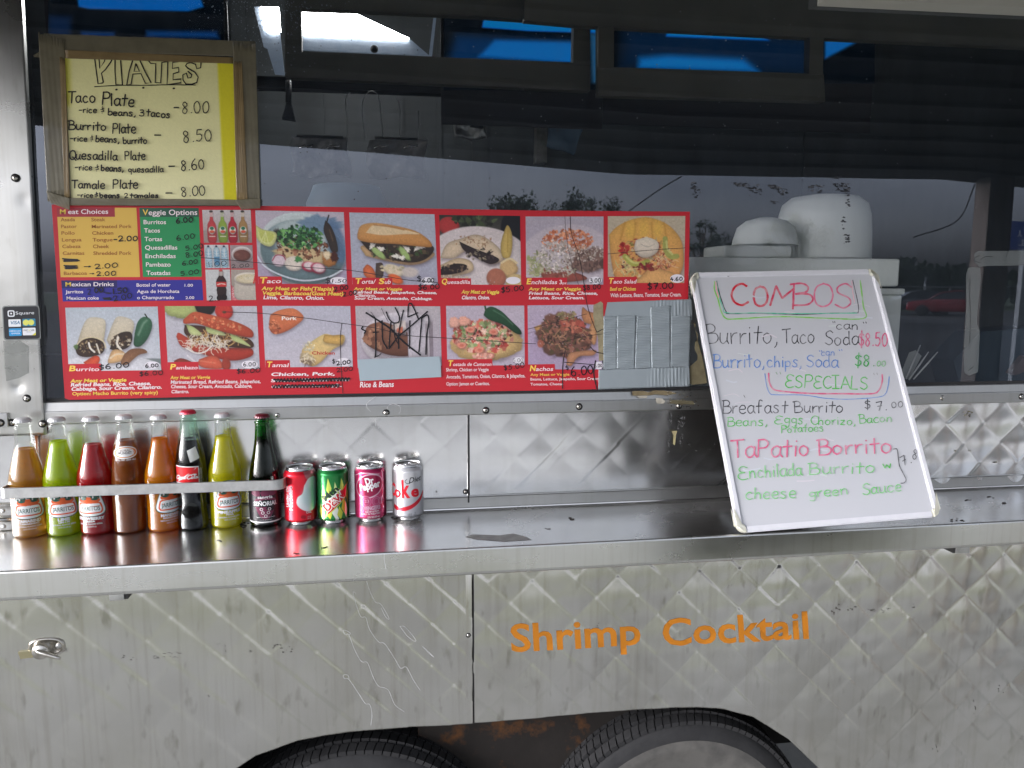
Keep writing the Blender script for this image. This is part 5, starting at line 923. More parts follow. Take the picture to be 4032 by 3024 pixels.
p = W(1000 + 580 * .633, 1290 * .633, .34); mb = MB(); mb.lathe([(.10, 0), (.10, .02), (.088, .045), (.082, .062), (.0, .064)], (p[0], p[1], p[2] - .012), 36, cap=False); tag(mb.build('blue_white_bowl', mat('bowl_blue', (.34, .46, .54), .4)), 'pale blue bowl upside down just above the torta photo behind the glass', 'bowl')
FK = mat('pale_plastic', (.5, .5, .48), .4); Tz = (3500, 900, .452)
for (a, b, w_, lab) in (((150, 1310), (275, 1015), 8, 'steepest white plastic stirrer in the fan behind the window'), ((175, 1318), (345, 1075), 8, 'middle white plastic stirrer in the fan behind the window'), ((215, 1312), (425, 1075), 8, 'flattest white plastic stirrer in the fan behind the window')):
    a_ = W(Tz[0] + a[0] * Tz[2], Tz[1] + a[1] * Tz[2], .035); b_ = W(Tz[0] + b[0] * Tz[2], Tz[1] + b[1] * Tz[2], .05); mb = MB(); mb.tube([a_, (a_ + b_) / 2, b_], [.0018, .0022, .0012], 6); tag(mb.build('plastic_stirrer', FK), lab, 'stirrer', 'stirrers fanned behind the window')
mb = MB(); pxquad(mb, Tz, [(120, 1230), (180, 1080), (235, 1060), (285, 1110), (180, 1310), (140, 1310)], .06, .002); tag(mb.build('paper_sheet', mat('dim_paper', (.30, .31, .29), .7)), 'pale paper leaning behind the plastic stirrers inside the window', 'paper')
mb = MB(); pxquad(mb, Tz, [(640, 1450), (560, 1150), (800, 900), (1300, 860), (1300, 1450)], .30, .1); mb.build('blue_bin', mat('bin_blue', (.012, .03, .045), .6), TRUCK)
mb = MB(); pxquad(mb, Tz, [(1060, 1260), (1180, 1110), (1300, 1100), (1300, 1200), (1100, 1280)], .28, .02); mb.build('red_pipe', mat('pipe_red', (.09, .06, .055), .6), TRUCK)

# ------------------------------------------------------------------ awning over the window (its dark underside shows mirrored in the glass)
AW = empty('awning', (0, 0, 1.15 - GROUND), TRUCK); awm = mat('awning_underside', (.022, .019, .015), .75, noise=((2, 14, 2), .5, (.6, .6, .6)))
LA = 1.2; e1 = MIR(1019, 566, LA); e2 = MIR(2470, 686, LA); e3 = MIR(3710, 709, LA); e4 = MIR(4032, 740, LA)
k0 = e1 + (e1 - e2) / (e2[0] - e1[0]) * 2.2; k4 = e4 + (e4 - e3) / (e4[0] - e3[0]) * .35
pts = [k0, e1, e2, e3, e4, k4]; vs = []; fs = []
for p in pts: vs += [(p[0], -LA, p[2]), (p[0], -.035, 1.235), (p[0], -LA, p[2] + .012), (p[0], -.035, 1.247)]
for i in range(len(pts) - 1): a, b = i * 4, i * 4 + 4; fs += [(a, a + 1, b + 1, b), (a + 2, b + 2, b + 3, a + 3), (a, b, b + 2, a + 2), (a + 1, a + 3, b + 3, b + 1)]
fs += [(0, 2, 3, 1), (20, 21, 23, 22)]; mb = MB(); mb.add(vs, fs); mb.build('awning_panel', awm, AW)
for k in range(9):
    f = .1 + k * .1; mb = MB(); vs = []
    for p in pts: y = -LA + (LA - .035) * f; z = p[2] + (1.235 - p[2]) * f; vs += [(p[0], y - .014, z - .016), (p[0], y + .014, z - .014), (p[0], y + .014, z - .0005), (p[0], y - .014, z - .0025)]
    fs = []
    for i in range(len(pts) - 1):
        for q_ in range(4): a, b = i * 4 + q_, i * 4 + (q_ + 1) % 4; fs.append((a, b, b + 4, a + 4))
    mb.add(vs, fs); mb.build('awning_rib', awm, AW)
pz = MIR(3905, 725, 1.16); wq = 52 / (FPX / 3.2)
mb = MB(); mb.box((pz[0] - wq, -1.18, GROUND), (pz[0] + wq, -1.16 + .06, pz[2] + .02), bev=.004); mb.build('awning_post', mat('post_wood', (.20, .16, .13), .8, noise=((30, 30, 4), .8, (.5, .5, .5))), AW)

# unseen black panel added in the lot to darken the steel's reflection beside the whiteboard
BN = empty('added_dark_panel', (1.2, -1.0, GROUND), label='added black panel on thin legs, out of view, darkening the steel reflection beside the whiteboard', cat='added reflection panel')
mb = MB(); mb.box((.80, -1.02, -.34), (1.62, -1.0, .16), bev=.004); mb.build('added_panel_sheet', BLACKP, BN)
for x, dy in ((.86, .0), (1.57, .0), (1.24, -.45)): mb = MB(); mb.tube([(x, -1.03 + dy, GROUND), (x, -1.03, -.30)], .012, 8); mb.build('added_panel_leg', BLACKP, BN)

# ------------------------------------------------------------------ menu board
YM = .0008                                         # its back lies against the glass
MENU = empty('menu_board', tuple(W(1377, 1549, YM)), label='red printed menu board with food photos and handwritten prices on the window', cat='menu board')
RED = K(192, 38, 50, 1.0); YEL = K(206, 168, 76); GRN = K(36, 134, 80); BLU = K(44, 42, 134); CREAM = K(226, 216, 206); YTX = K(232, 196, 84); WTX = K(226, 214, 216)
def sheet(name, pts, Y0, th, m, parent, r=(0, 0, 1)):
    """thin sheet with real thickness over a pixel outline"""
    P_ = [W(r[0] + x * r[2], r[1] + y * r[2], Y0) for x, y in pts]; n = len(P_); tr_ = tessellate_polygon([[Vector((p[0], p[2], 0)) for p in P_]]); mb = MB()
    vs = [tuple(p) for p in P_] + [(p[0], p[1] - th, p[2]) for p in P_]
    fs = [t for t in tr_] + [tuple(i + n for i in t) for t in tr_] + [(i, (i + 1) % n, (i + 1) % n + n, i + n) for i in range(n)]
    mb.add(vs, fs, m[1] if isinstance(m, tuple) else None); return mb.build(name, m[0] if isinstance(m, tuple) else m, parent)
RB = [(205, 806), (600, 812), (1022, 811), (1500, 818), (2080, 829), (2715, 834), (2712, 1000), (2708, 1178), (2560, 1184), (2390, 1190), (2378, 1250), (2372, 1350), (2362, 1450), (2352, 1532), (2060, 1538), (1720, 1543), (1377, 1549), (1000, 1556), (600, 1566), (275, 1574), (257, 1568), (232, 1200)]
sheet('backing_sheet', RB, YM, .0020, (PRINT, RED), MENU)
YF = YM - .0020
A_ = (0, 0, .50023); B_ = (180, 780, .37975); C_ = (980, 800, .41591); D_ = (1850, 800, .42043); E_ = (220, 1180, .37975); G_ = (1020, 1180, .34358); H_ = (1720, 1170, .47016)
def pp(name, r, items, m=PRINT, base=.0004, parent=None, Y=None):
    o_ = base
    for f in items:
        q = PxPrint(YF if Y is None else Y, r, base=o_); f(q); o_ = q.o
        if q.v: q.build(name, m, parent or MENU)
T = lambda s, a, b, h, c=WTX, bold=.012, sh=0.0: (lambda q: q.text(s, a, b, h, c, bold, sh))
Hn = lambda s, a, b, h, w=7, c=K(20, 18, 24), j=.03: (lambda q: q.hand(s, a, b, h, c, w, j))
Po = lambda pts, c: (lambda q: q.poly(pts, c))
St = lambda pts, w, c=K(20, 18, 24): (lambda q: q.stroke(pts, w, c))
def El(cx, cy, rx, ry, c=K(220, 214, 220), rot=0): return lambda q: q.ell(cx, cy, rx, ry, c, 28, rot)
# the three lists of words
pp('meat_panel', B_, [Po([(115, 100), (940, 100), (978, 818), (155, 820)], YEL), Po([(115, 100), (716, 100), (718, 194), (118, 195)], K(150, 44, 56))], base=.0002)
pp('veggie_panel', B_, [Po([(970, 100), (1585, 102), (1618, 816), (1008, 818)], GRN), Po([(970, 100), (1585, 102), (1588, 196), (974, 196)], K(42, 84, 66))], base=.0002)
pp('drinks_panel', B_, [Po([(160, 853), (1620, 847), (1635, 1060), (178, 1072)], BLU), Po([(160, 853), (740, 850), (742, 930), (166, 934)], K(34, 32, 92))], base=.0002)
BR = K(150, 88, 38)
words = [T('M', (148, 164), (205, 164), 48, YTX), T('eat Choices', (232, 164), (648, 162), 48), T('V', (1005, 176), (1062, 176), 58, YTX), T('eggie Options', (1066, 176), (1572, 174), 56), T('M', (205, 914), (262, 914), 42, YTX), T('exican Drinks', (268, 914), (706, 912), 42),
    T('Jarritos', (205, 988), (388, 986), 34), T('Mexican coke', (216, 1054), (550, 1051), 34), T('Bottel of water', (942, 918), (1294, 916), 34), T('1.00', (1440, 918), (1527, 917), 28), T('Agua de Horchata', (946, 984), (1386, 982), 34), T('o Champurrado', (948, 1048), (1330, 1046), 34), T('2.00', (1450, 1047), (1540, 1046), 28)]
for s, s2, y in (('Asada', 'Steak', 241), ('Pastor', 'Marinated Pork', 312), ('Pollo', 'Chicken', 380), ('Lengua', 'Tongue', 450), ('Cabeza', 'Cheek', 519), ('Carnitas', 'Shredded Pork', 589)):
    i = (y - 241) / 348 * 22; w1 = {'Asada': 150, 'Pastor': 165, 'Pollo': 138, 'Lengua': 205, 'Cabeza': 190, 'Carnitas': 225}[s]; w2 = {'Steak': 147, 'Marinated Pork': 415, 'Chicken': 220, 'Tongue': 208, 'Cheek': 168, 'Shredded Pork': 395}[s2]
    words += [T(s, (154 + i, y), (154 + i + w1, y - 2), 36, BR), T(s2, (472 + i, y), (472 + i + w2, y - 2), 36, BR)]
words.append(T('Barbacoa', (188, 798), (428, 795), 36, BR))
for s, y, w1 in (('Burritos', 270, 233), ('Tacos', 357, 165), ('Tortas', 446, 182), ('Quesadillas', 534, 335), ('Enchiladas', 622, 314), ('Pambazo', 710, 257), ('Tostadas', 797, 250)): x = 1015 + (y - 270) * .055; words.append(T(s, (x, y), (x + w1, y - 1), 44))
pp('printed_line', B_, words)
def tit(big, small, x0, xb, x1, y, hb, hs): return [T(big, (x0, y), (xb, y - .5), hb, YTX, .03, .18), T(small, (xb + 4, y), (x1, y - 1), hs, WTX, .012, .22)]
# a photo's name box cuts into its lower left corner
box = lambda pts: Po(pts, RED)
PH = [('taco_photo', p_taco, 11, C_, [(60, 68), (898, 85), (930, 768), (90, 762)]), ('torta_photo', p_torta, 12, C_, [(950, 88), (1757, 105), (1790, 775), (980, 768)]), ('quesadilla_photo', p_quesadilla, 13, (0, 0, 1), [(1729, 846), (2048, 850), (2052, 1122), (1737, 1120)]),
    ('enchilada_photo', p_ench, 14, D_, [(522, 125), (1252, 125), (1250, 762), (528, 762)]), ('taco_salad_photo', p_salad, 15, D_, [(1292, 122), (2018, 120), (2008, 748), (1293, 746)]), ('burrito_photo', p_burrito, 16, E_, [(97, 83), (1055, 71), (1093, 731), (133, 741)]),
    ('pambazo_photo', p_pambazo, 17, E_, [(1128, 66), (2083, 66), (2115, 718), (1163, 724)]), ('tamal_photo', p_tamal, 18, G_, [(38, 71), (1045, 73), (1075, 768), (73, 776)]), ('rice_beans_photo', p_rice, 19, G_, [(1103, 72), (2077, 76), (2093, 756), (1130, 782)]),
    ('tostada_photo', p_tostada, 20, H_, [(77, 73), (732, 71), (737, 570), (88, 575)]), ('nachos_photo', p_nachos, 21, H_, [(760, 69), (1385, 62), (1385, 606), (765, 604)]), ('bottle_photo', p_bottles, 22, B_, [(1622, 123), (2125, 123), (2140, 462), (1640, 463)]),
    ('water_photo', p_water, 23, B_, [(1642, 485), (1893, 485), (1907, 725), (1655, 728)]), ('cup_photo', p_cup, 24, B_, [(1910, 488), (2143, 488), (2152, 729), (1918, 731)]), ('cola_photo', p_coke, 25, B_, [(1655, 741), (1910, 741), (1923, 1059), (1670, 1061)]), ('horchata_photo', p_horchata, 26, B_, [(1920, 741), (2165, 741), (2180, 1056), (1930, 1058)])]
for nm, fn, sd, r, qd in PH:
    c = [np.array((r[0] + x * r[2], r[1] + y * r[2])) for x, y in qd]; wd = np.hypot(*(c[1] - c[0])); hh = np.hypot(*(c[3] - c[0])); k = .50 if wd > 250 else .55
    cv = Canvas(max(int(wd * k), 30), max(int(hh * k), 30), (190, 190, 205), sd)
    if fn is p_rice: cv.X = cv.X * .80
    cv.depth = 1; fn(cv); cv.noise(.02); cv.noise(.02, 3); cv.I *= np.array([.95, .93, .90])
    def P3(u, v, c=c): p = (c[0] * (1 - u) + c[1] * u) * (1 - v) + (c[3] * (1 - u) + c[2] * u) * v; return W(p[0], p[1], YF - .0003)
    photo_mesh(nm, cv, P3, MENU, PRINT, 1.0)
pp('photo_edges', (0, 0, 1), [], base=.0004) if False else None
it = [box([(88, 693), (310, 695), (314, 772), (92, 768)])] + tit('T', 'aco', 98, 165, 300, 757, 56, 40) + [T('Any Meat or Fish(Tilapia)', (118, 822), (800, 828), 34, YTX, .03, .22), T('Veggie, Barbacoa(Goat Meat)', (122, 866), (892, 874), 34, YTX, .03, .22), T('Lime, Cilantro, Onion.', (136, 908), (712, 914), 34, WTX, .03, .22),
    El(848, 734, 78, 36), T('1.50', (785, 752), (922, 752), 34, K(30, 28, 34), .005, .2), box([(978, 703), (1357, 710), (1359, 780), (982, 776)])] + tit('T', 'orta/', 1002, 1062, 1195, 762, 52, 40) + tit('S', 'ub', 1228, 1280, 1340, 764, 52, 40) + [
    T('Any Meat or Veggie', (992, 822), (1450, 826), 26, YTX, .03, .22), T('Refried Beans, Jalapeños, Cheese,', (994, 854), (1780, 860), 26, WTX, .03, .22), T('Cilantro,', (996, 884), (1202, 886), 26, WTX, .03, .22), T('Sour Cream, Avocado, Cabbage.', (998, 912), (1736, 916), 26, WTX, .03, .22), El(1692, 736, 60, 36), box([(1812, 708), (2102, 712), (2104, 782), (1814, 778)])] + tit('Q', 'uesadilla', 1822, 1874, 2092, 764, 50, 36)
pp('printed_line', C_, it)
it = [T('Any Meat or Veggie', (8, 842), (272, 846), 34, YTX, .03, .22), T('Cilantro, Onion.', (8, 896), (184, 898), 34, WTX, .03, .22)]
pp('printed_line', D_, [T('Any Meat or Veggie', (-80, 846), (272, 848), 34, YTX, .03, .22), T('Cilantro, Onion.', (-78, 900), (184, 900), 34, WTX, .03, .22), El(406, 724, 68, 34), box([(526, 697), (910, 699), (911, 770), (528, 770)])] + tit('E', 'nchiladas', 530, 572, 815, 758, 52, 38) + [T('3', (838, 758), (864, 758), 40), T('pz', (868, 758), (906, 758), 22),
    T('Any Meat or Veggie', (548, 816), (1040, 816), 28, YTX, .03, .22), T('Fried Beans, Rice, Cheese,', (552, 857), (1196, 857), 28, WTX, .03, .22), T('Lettuce, Sour Cream.', (552, 899), (1072, 899), 28, WTX, .03, .22), El(1176, 722, 60, 34), box([(1290, 690), (1563, 690), (1565, 756), (1292, 756)])] + tit('T', 'aco Salad', 1296, 1340, 1556, 752, 50, 36) + [
    T('Beef or Chicken', (1312, 820), (1554, 818), 34, YTX, .02, .1), T('With Lettuce, Beans, Tomatoe, Sour Cream.', (1315, 880), (1980, 872), 36, WTX, .015, .08), El(1942, 706, 66, 40)])
pp('printed_line', E_, [box([(128, 668), (466, 662), (468, 745), (132, 748)])] + tit('B', 'urrito', 136, 204, 448, 740, 56, 38) + [T('Any Meat or Veggie', (148, 860), (730, 848), 36, YTX, .03, .22), T('Refried Beans, Rice, Cheese,', (154, 900), (986, 884), 36, WTX, .03, .22), T('Cabbage, Sour Cream, Cilantro.', (158, 944), (1098, 922), 36, WTX, .03, .22), T('Option: Macho Burrito (very spicy)', (170, 992), (1058, 978), 34, YTX, .02, 0), El(1000, 678, 80, 38),
    box([(1160, 648), (1477, 644), (1482, 726), (1163, 730)])] + tit('P', 'ambazo', 1184, 1240, 1468, 722, 54, 36) + [T('Any Meat or Veggie', (1186, 824), (1598, 820), 34, YTX, .02, .15), T('Marinated Bread, Refried Beans, Jalapeños,', (1190, 872), (2122, 864), 36, WTX, .02, .15), T('Cheese, Sour Cream, Avocado, Cabbage,', (1192, 918), (2034, 912), 36, WTX, .02, .15), T('Cilantro.', (1196, 970), (1380, 968), 34, WTX, .02, .15), El(2010, 672, 86, 40)])
pp('printed_line', G_, [box([(72, 694), (352, 692), (356, 780), (74, 782)])] + tit('T', 'amal', 84, 144, 334, 772, 62, 44) + [T('Pork', (260, 232), (434, 232), 40, CREAM, .03), T('Chicken', (606, 628), (868, 628), 36, K(176, 66, 54), .03), T('Chicken, Pork,', (136, 874), (868, 866), 38, WTX, .03, .22), T('Sweet, Cheese with', (134, 944), (1030, 930), 34, WTX, .03, .22), T('or Strawberry).', (138, 1010), (948, 996), 34, WTX, .03, .22), El(968, 716, 84, 48), T('Rice & Beans', (1156, 1004), (1542, 998), 62, WTX, .02, .12)])
pp('printed_line', H_, [box([(78, 522), (464, 518), (467, 572), (80, 578)])] + tit('T', 'ostada de Camaron', 92, 130, 455, 576, 46, 28) + [T('Shrimp, Chicken or Veggie', (78, 622), (434, 619), 28), T('Avocado, Tomatoes, Onion, Cilantro, & Jalapeños.', (80, 682), (740, 672), 30), T('Option: Jamon or Cueritos.', (80, 740), (442, 736), 28), El(684, 528, 46, 26), box([(764, 564), (988, 560), (990, 612), (766, 614)])] + tit('N', 'achos', 778, 824, 972, 618, 46, 34) + [T('Any Meat or Veggie', (784, 660), (1110, 657), 22, YTX), T('Beans, Lettuce, Jalapeño, Sour Cream', (784, 698), (1362, 692), 22), T('Tomatoe, Cheese', (784, 740), (1058, 737), 22), El(1356, 572, 36, 32)])
# what was added by hand with a black marker
pp('marker_mark', B_, [Hn('-2.00', (700, 450), (955, 440), 52, 11), St([(172, 628), (340, 640), (176, 642), (345, 652), (182, 656), (350, 648)], 12), St([(188, 700), (330, 704), (192, 716), (332, 722), (196, 732), (328, 726), (204, 708)], 13), Hn('>', (392, 728), (482, 726), 40, 7), Hn('2.00', (508, 735), (745, 715), 46, 9), Hn('>', (452, 800), (505, 798), 34, 6), Hn('2.00', (525, 806), (725, 800), 44, 9),
    Hn('6.00', (1352, 262), (1528, 244), 52, 12), Hn('6.00', (1358, 442), (1548, 412), 50, 8), Hn('5.00', (1450, 544), (1636, 516), 46, 8), Hn('8.00', (1452, 618), (1634, 592), 50, 8), Hn('6.00', (1416, 700), (1574, 676), 42, 8), Hn('5.00', (1398, 806), (1586, 782), 42, 8), Hn('2', (432, 1000), (470, 1000), 60, 8), Hn('00', (505, 980), (598, 972), 50, 13), Hn('1.50', (690, 996), (848, 978), 52, 12), Hn('2.00', (702, 1072), (900, 1032), 52, 9), St([(592, 1036), (672, 1034), (598, 1048), (676, 1050)], 10),
    Hn('1.00', (1680, 712), (1872, 696), 46, 6), Hn('2.00', (1928, 726), (2114, 712), 36, 5), Hn('2.00', (1690, 1070), (1884, 1050), 56, 8), St([(600, 975), (675, 985), (620, 990)], 7)], INK, .0008)
pp('marker_mark', C_, [Hn('$', (722, 762), (770, 756), 52, 6), Hn('2.00', (806, 836), (942, 812), 40, 9), Hn('2.00', (892, 882), (1022, 862), 40, 8), Hn('$', (1592, 742), (1634, 736), 48, 7), Hn('6.00', (1640, 752), (1752, 748), 38, 7), Hn('$6.00', (1604, 820), (1806, 810), 46, 8)], INK, .0008)
pp('marker_mark', D_, [Hn('$5.00', (292, 838), (508, 812), 46, 8), Hn('3.00', (1126, 746), (1226, 738), 40, 6), Hn('$8.00', (1062, 818), (1228, 800), 46, 7), Hn('4.60', (1878, 728), (1992, 722), 34, 8), Hn('$7.00', (1664, 806), (1908, 796), 56, 9)], INK, .0008)
pp('marker_mark', E_, [Hn('$6.00', (446, 726), (762, 698), 52, 10), Hn('6.00', (928, 706), (1066, 696), 38, 8), Hn('$6.00', (866, 792), (1112, 776), 46, 8), Hn('6.00', (1944, 692), (2072, 686), 42, 6), Hn('$6.00', (1874, 768), (2118, 748), 44, 8)], INK, .0008)
sc1 = [(180 + 850 * k / 46, 925 - 14 * k / 46 + (22 if k % 2 else -20)) for k in range(47)]; sc2 = [(150 + 770 * k / 40, 992 - 10 * k / 40 + (24 if k % 2 else -16)) for k in range(41)]
pp('marker_mark', G_, [Hn('$', (838, 732), (872, 730), 46, 8), Hn('2.00', (888, 752), (1050, 730), 44, 11), Hn('2.00', (888, 832), (1074, 808), 46, 8), St(sc1, 12), St([(165, 915), (400, 930), (700, 908), (1040, 905)], 16), St(sc2, 11), St([(270, 990), (600, 985), (920, 975)], 14),
    St([(1226, 150), (1330, 215), (1500, 330), (1590, 420), (1700, 520), (1850, 635)], 20), St([(1930, 135), (1840, 215), (1720, 320), (1600, 420), (1490, 560)], 16), St([(1332, 225), (1338, 420), (1340, 520), (1332, 660)], 16), St([(1410, 240), (1412, 380), (1420, 470), (1470, 560)], 16), St([(1458, 140), (1490, 220), (1540, 265), (1600, 255), (1606, 190), (1560, 90)], 15), St([(1510, 260), (1500, 400), (1490, 540)], 15), St([(1655, 120), (1630, 230), (1600, 400), (1600, 560)], 14),
    St([(1705, 200), (1712, 70), (1735, 40), (1770, 90), (1830, 230)], 15), St([(1715, 195), (1820, 150)], 14), St([(1728, 240), (1726, 400), (1722, 560)], 15), St([(1865, 215), (1850, 400), (1832, 600)], 15), St([(1860, 215), (1930, 175), (1945, 260), (1920, 420), (1912, 628)], 16), St([(1190, 310), (1176, 335), (1220, 360), (1205, 385)], 16), St([(1320, 660), (1370, 640), (1400, 615)], 9), St([(1305, 375), (1370, 370)], 14), St([(1402, 98), (1440, 180), (1480, 250)], 5), St([(1280, 140), (1340, 215)], 5), St([(1545, 270), (1555, 420), (1600, 520)], 12)], INK, .0008)
pp('marker_mark', H_, [Hn('$5.00', (562, 612), (736, 588), 42, 6), Hn('5.00', (636, 546), (724, 540), 30, 3), Hn('$', (1082, 612), (1108, 606), 34, 5), Hn('6.00', (1124, 662), (1316, 640), 74, 9), Hn('6.00', (1322, 590), (1386, 584), 28, 4)], INK, .0008)
CRK = K(46, 36, 40)
pp('crack', (0, 0, 1), [St([(790, 1014), (908, 1024), (1012, 1034), (1200, 1052), (1390, 1066), (1600, 1102), (1724, 1112)], 2.5, CRK), St([(886, 1228), (1034, 1234), (1200, 1252), (1340, 1272), (1480, 1292), (1600, 1320), (1740, 1330), (2110, 1354)], 2.5, CRK), St([(1346, 1274), (1340, 1330), (1343, 1440), (1350, 1548)], 2.5, CRK), St([(2245, 852), (2250, 920), (2280, 1010), (2300, 1120), (2312, 1200), (2330, 1260), (2350, 1308)], 2.5, CRK), St([(2078, 1296), (2160, 1276), (2310, 1236)], 2, CRK), St([(2215, 1530), (2216, 1440), (2225, 1380)], 4, CRK), St([(2222, 1426), (2340, 1436)], 3, CRK), St([(2324, 1365), (2345, 1385), (2376, 1392)], 4, CRK), St([(2350, 1308), (2374, 1296)], 3, CRK), St([(2200, 1350), (2300, 1325), (2372, 1315)], 2, CRK), St([(2345, 1420), (2338, 1470), (2350, 1530)], 5, CRK), St([(2394, 1000), (2560, 985), (2698, 976)], 2, CRK)], INK, .0009)
# paper strip over the rice and beans name, grey duct tape over the missing corner
GREYP = K(156, 170, 178); sheet('covering_strip', [(1126, 686), (1600, 668), (2066, 650), (2080, 720), (2088, 886), (1700, 905), (1155, 932), (1150, 880), (1140, 800), (1132, 760)], YF - .0013, .0010, (PAPER, GREYP), MENU, G_)
TAPE = mat('duct_tape', (.34, .385, .41), .38, .25, noise=((20, 20, 20), .3, (.8, .82, .85)))
J_ = (2300, 1100, .3617)
def tape(pts, Y0, rib, per, name='duct_tape_strip', m=TAPE, r=J_, parent=None, nu=None, nv=None, amp=.0013, ragged=.02, sd=1):
    """strip over a quad tl,tr,br,bl with wrinkles running across (rib='h') or down (rib='v')"""
    q = [np.array((r[0] + x * r[2], r[1] + y * r[2])) for x, y in pts]; nu = nu or (12 if rib == 'h' else 60); nv = nv or (240 if rib == 'h' else 10); vs = []; fs = []; rs = random.Random(sd); ph = [rs.uniform(0, 6) for _ in range(5)]
    for j in range(nv + 1):
        for i in range(nu + 1):
            u, v = i / nu, j / nv; u2 = u; v2 = v
            if j == 0: v2 = v + ragged * rs.uniform(0, 1)
            if j == nv: v2 = v - ragged * rs.uniform(0, .5)
            p = (q[0] * (1 - u2) + q[1] * u2) * (1 - v2) + (q[3] * (1 - u2) + q[2] * u2) * v2
            if rib == 'h': t = v * per * 6.283 + .7 * math.sin(u * 3 + v * 9 + ph[0]); a = amp * (.5 + .5 * math.sin(t)) * (.7 + .3 * math.sin(v * 23 + u * 4 + ph[1]))
            elif rib == 'v': t = u * per * 6.283 + .5 * math.sin(v * 3); a = amp * (.5 + .5 * math.sin(t)) * sm(u, .45, .7) * (.6 + .4 * math.sin(v * 4 + u * 30))
            else: a = amp * (.5 + .3 * math.sin(u * 9 + v * 5 + ph[2]) + .2 * math.sin(u * 31 - v * 9 + ph[3]))
            w_ = W(p[0], p[1], Y0); vs.append((w_[0], Y0 - .0003 - a, w_[2]))
    m_ = nu + 1
    for j in range(nv):
        for i in range(nu): a = j * m_ + i; fs.append((a, a + m_, a + m_ + 1, a + 1))
    loop = [i for i in range(m_)] + [(j + 1) * m_ - 1 for j in range(1, nv + 1)] + [nv * m_ + i for i in range(nu - 1, -1, -1)] + [j * m_ for j in range(nv - 1, 0, -1)]; b = len(vs); n = len(loop)
    for k in loop: vs.append((vs[k][0], Y0, vs[k][2]))
    for k in range(n): fs.append((loop[k], loop[(k + 1) % n], b + (k + 1) % n, b + k))
    mb = MB(); mb.add(vs, fs, smooth=True); return mb.build(name, m, parent or MENU)
RESID = K(120, 112, 88)
q = PxPrint(.0012, J_, base=.0003)
q.poly([(1160, 480), (1215, 480), (1208, 540), (1240, 600), (1236, 660), (1205, 690), (1202, 760), (1236, 830), (1232, 880), (1190, 915), (1150, 950), (1150, 1130), (1180, 1150), (1340, 1130), (1300, 900), (1230, 640), (1190, 470)], RESID); q.build('glue_residue', RES, TRUCK)
sheet('masking_tape_edge', [(100, 280), (180, 240), (205, 260), (212, 500), (206, 780), (212, 880), (160, 890), (150, 640), (118, 520), (98, 400)], YF - .0002, .0004, (RES, K(150, 140, 112)), MENU, J_)
Yt = YF + .0008
tape([(184, 232), (1170, 214), (1176, 450), (192, 408)], Yt, 'v', 26, sd=1, nu=120); tape([(212, 400), (352, 398), (352, 978), (210, 980)], Yt - .0009, 'h', 32, sd=2); tape([(356, 396), (566, 388), (550, 972), (355, 978)], Yt - .0011, 'h', 32, sd=3); tape([(572, 400), (724, 404), (732, 964), (550, 970)], Yt - .0009, 'h', 32, sd=4)
tape([(720, 300), (940, 282), (940, 958), (732, 964)], Yt - .0017, 'h', 38, sd=5); tape([(946, 392), (1164, 400), (1146, 952), (936, 955)], Yt - .0011, 'h', 32, sd=6); tape([(158, 982), (1146, 950), (1150, 1166), (156, 1200)], Yt - .0019, 'v', 26, sd=7, nu=120)
# clear strip over the nachos price

# ------------------------------------------------------------------ handwritten PLATES sign, brown packing tape round it
P_Z = (200, 180, .38567); YP = -.0045
PL = empty('plates_sign', tuple(W(560, 790, YP)), label='yellow handwritten sign headed PLATES taped to the window with brown tape', cat='sign')
def quadfn(q, Y, wob=0.0): 
    c = [np.array(p, float) for p in q]
    def f(u, v): p = (c[0] * (1 - u) + c[1] * u) * (1 - v) + (c[3] * (1 - u) + c[2] * u) * v; return W(p[0], p[1], Y - wob * (.5 + .5 * math.sin(u * 7 + v * 4)))
    return f
cv = Canvas(150, 130, (206, 200, 128), 31); cv.I[:] = (214, 208, 146); t_ = (cv.Y)[..., None]; cv.I += (np.array((226, 222, 178)) - cv.I) * np.clip(t_ * .8, 0, 1)
cv.poly([(1.03, -.1), (1.17, -.1), (1.17, 1.1), (1.06, 1.1)], (206, 196, 36), 1, .01, False); cv.poly([(-.02, -.02), (.05, -.02), (.05, .3), (.04, .35), (-.02, .35)], (204, 196, 60), .85, .03, False); cv.noise(.008)
photo_mesh('paper', cv, quadfn([(244, 212), (925, 232), (938, 800), (262, 790)], YP, .0012), PL, PAPER)
brn = K(26, 20, 18); WBK = dict()
q = PxPrint(YP - .0012, P_Z, base=.0003)
for s_ in ([(448, 128), (462, 240), (482, 388), (530, 380), (536, 372), (518, 280), (560, 240), (610, 170), (632, 128)], [(490, 110), (500, 230), (548, 160), (556, 118)], [(656, 136), (655, 260), (664, 396), (732, 398), (720, 250), (712, 130)], [(840, 140), (800, 260), (776, 400), (820, 392), (838, 290), (920, 284), (966, 384), (1024, 378), (960, 260), (908, 146)], [(868, 184), (850, 262), (905, 262), (870, 186)], [(996, 150), (1020, 180), (1072, 182), (1070, 280), (1066, 376), (1122, 380), (1128, 280), (1134, 172), (1186, 162)],
    [(1196, 150), (1192, 280), (1186, 398), (1330, 378), (1328, 340), (1248, 348), (1250, 286), (1308, 268), (1304, 222), (1240, 232), (1244, 170), (1310, 160)], [(1534, 168), (1530, 225), (1490, 235), (1478, 190), (1430, 172), (1392, 180), (1376, 205), (1400, 230), (1470, 270), (1505, 320), (1490, 375), (1440, 395), (1380, 392), (1350, 350), (1348, 298), (1384, 280), (1400, 330), (1430, 326), (1440, 296), (1400, 262)]): q.stroke(s_, 13, brn, smooth=False)
q.stroke([(446, 418), (700, 405), (980, 404), (1200, 398), (1476, 402)], 9, brn)
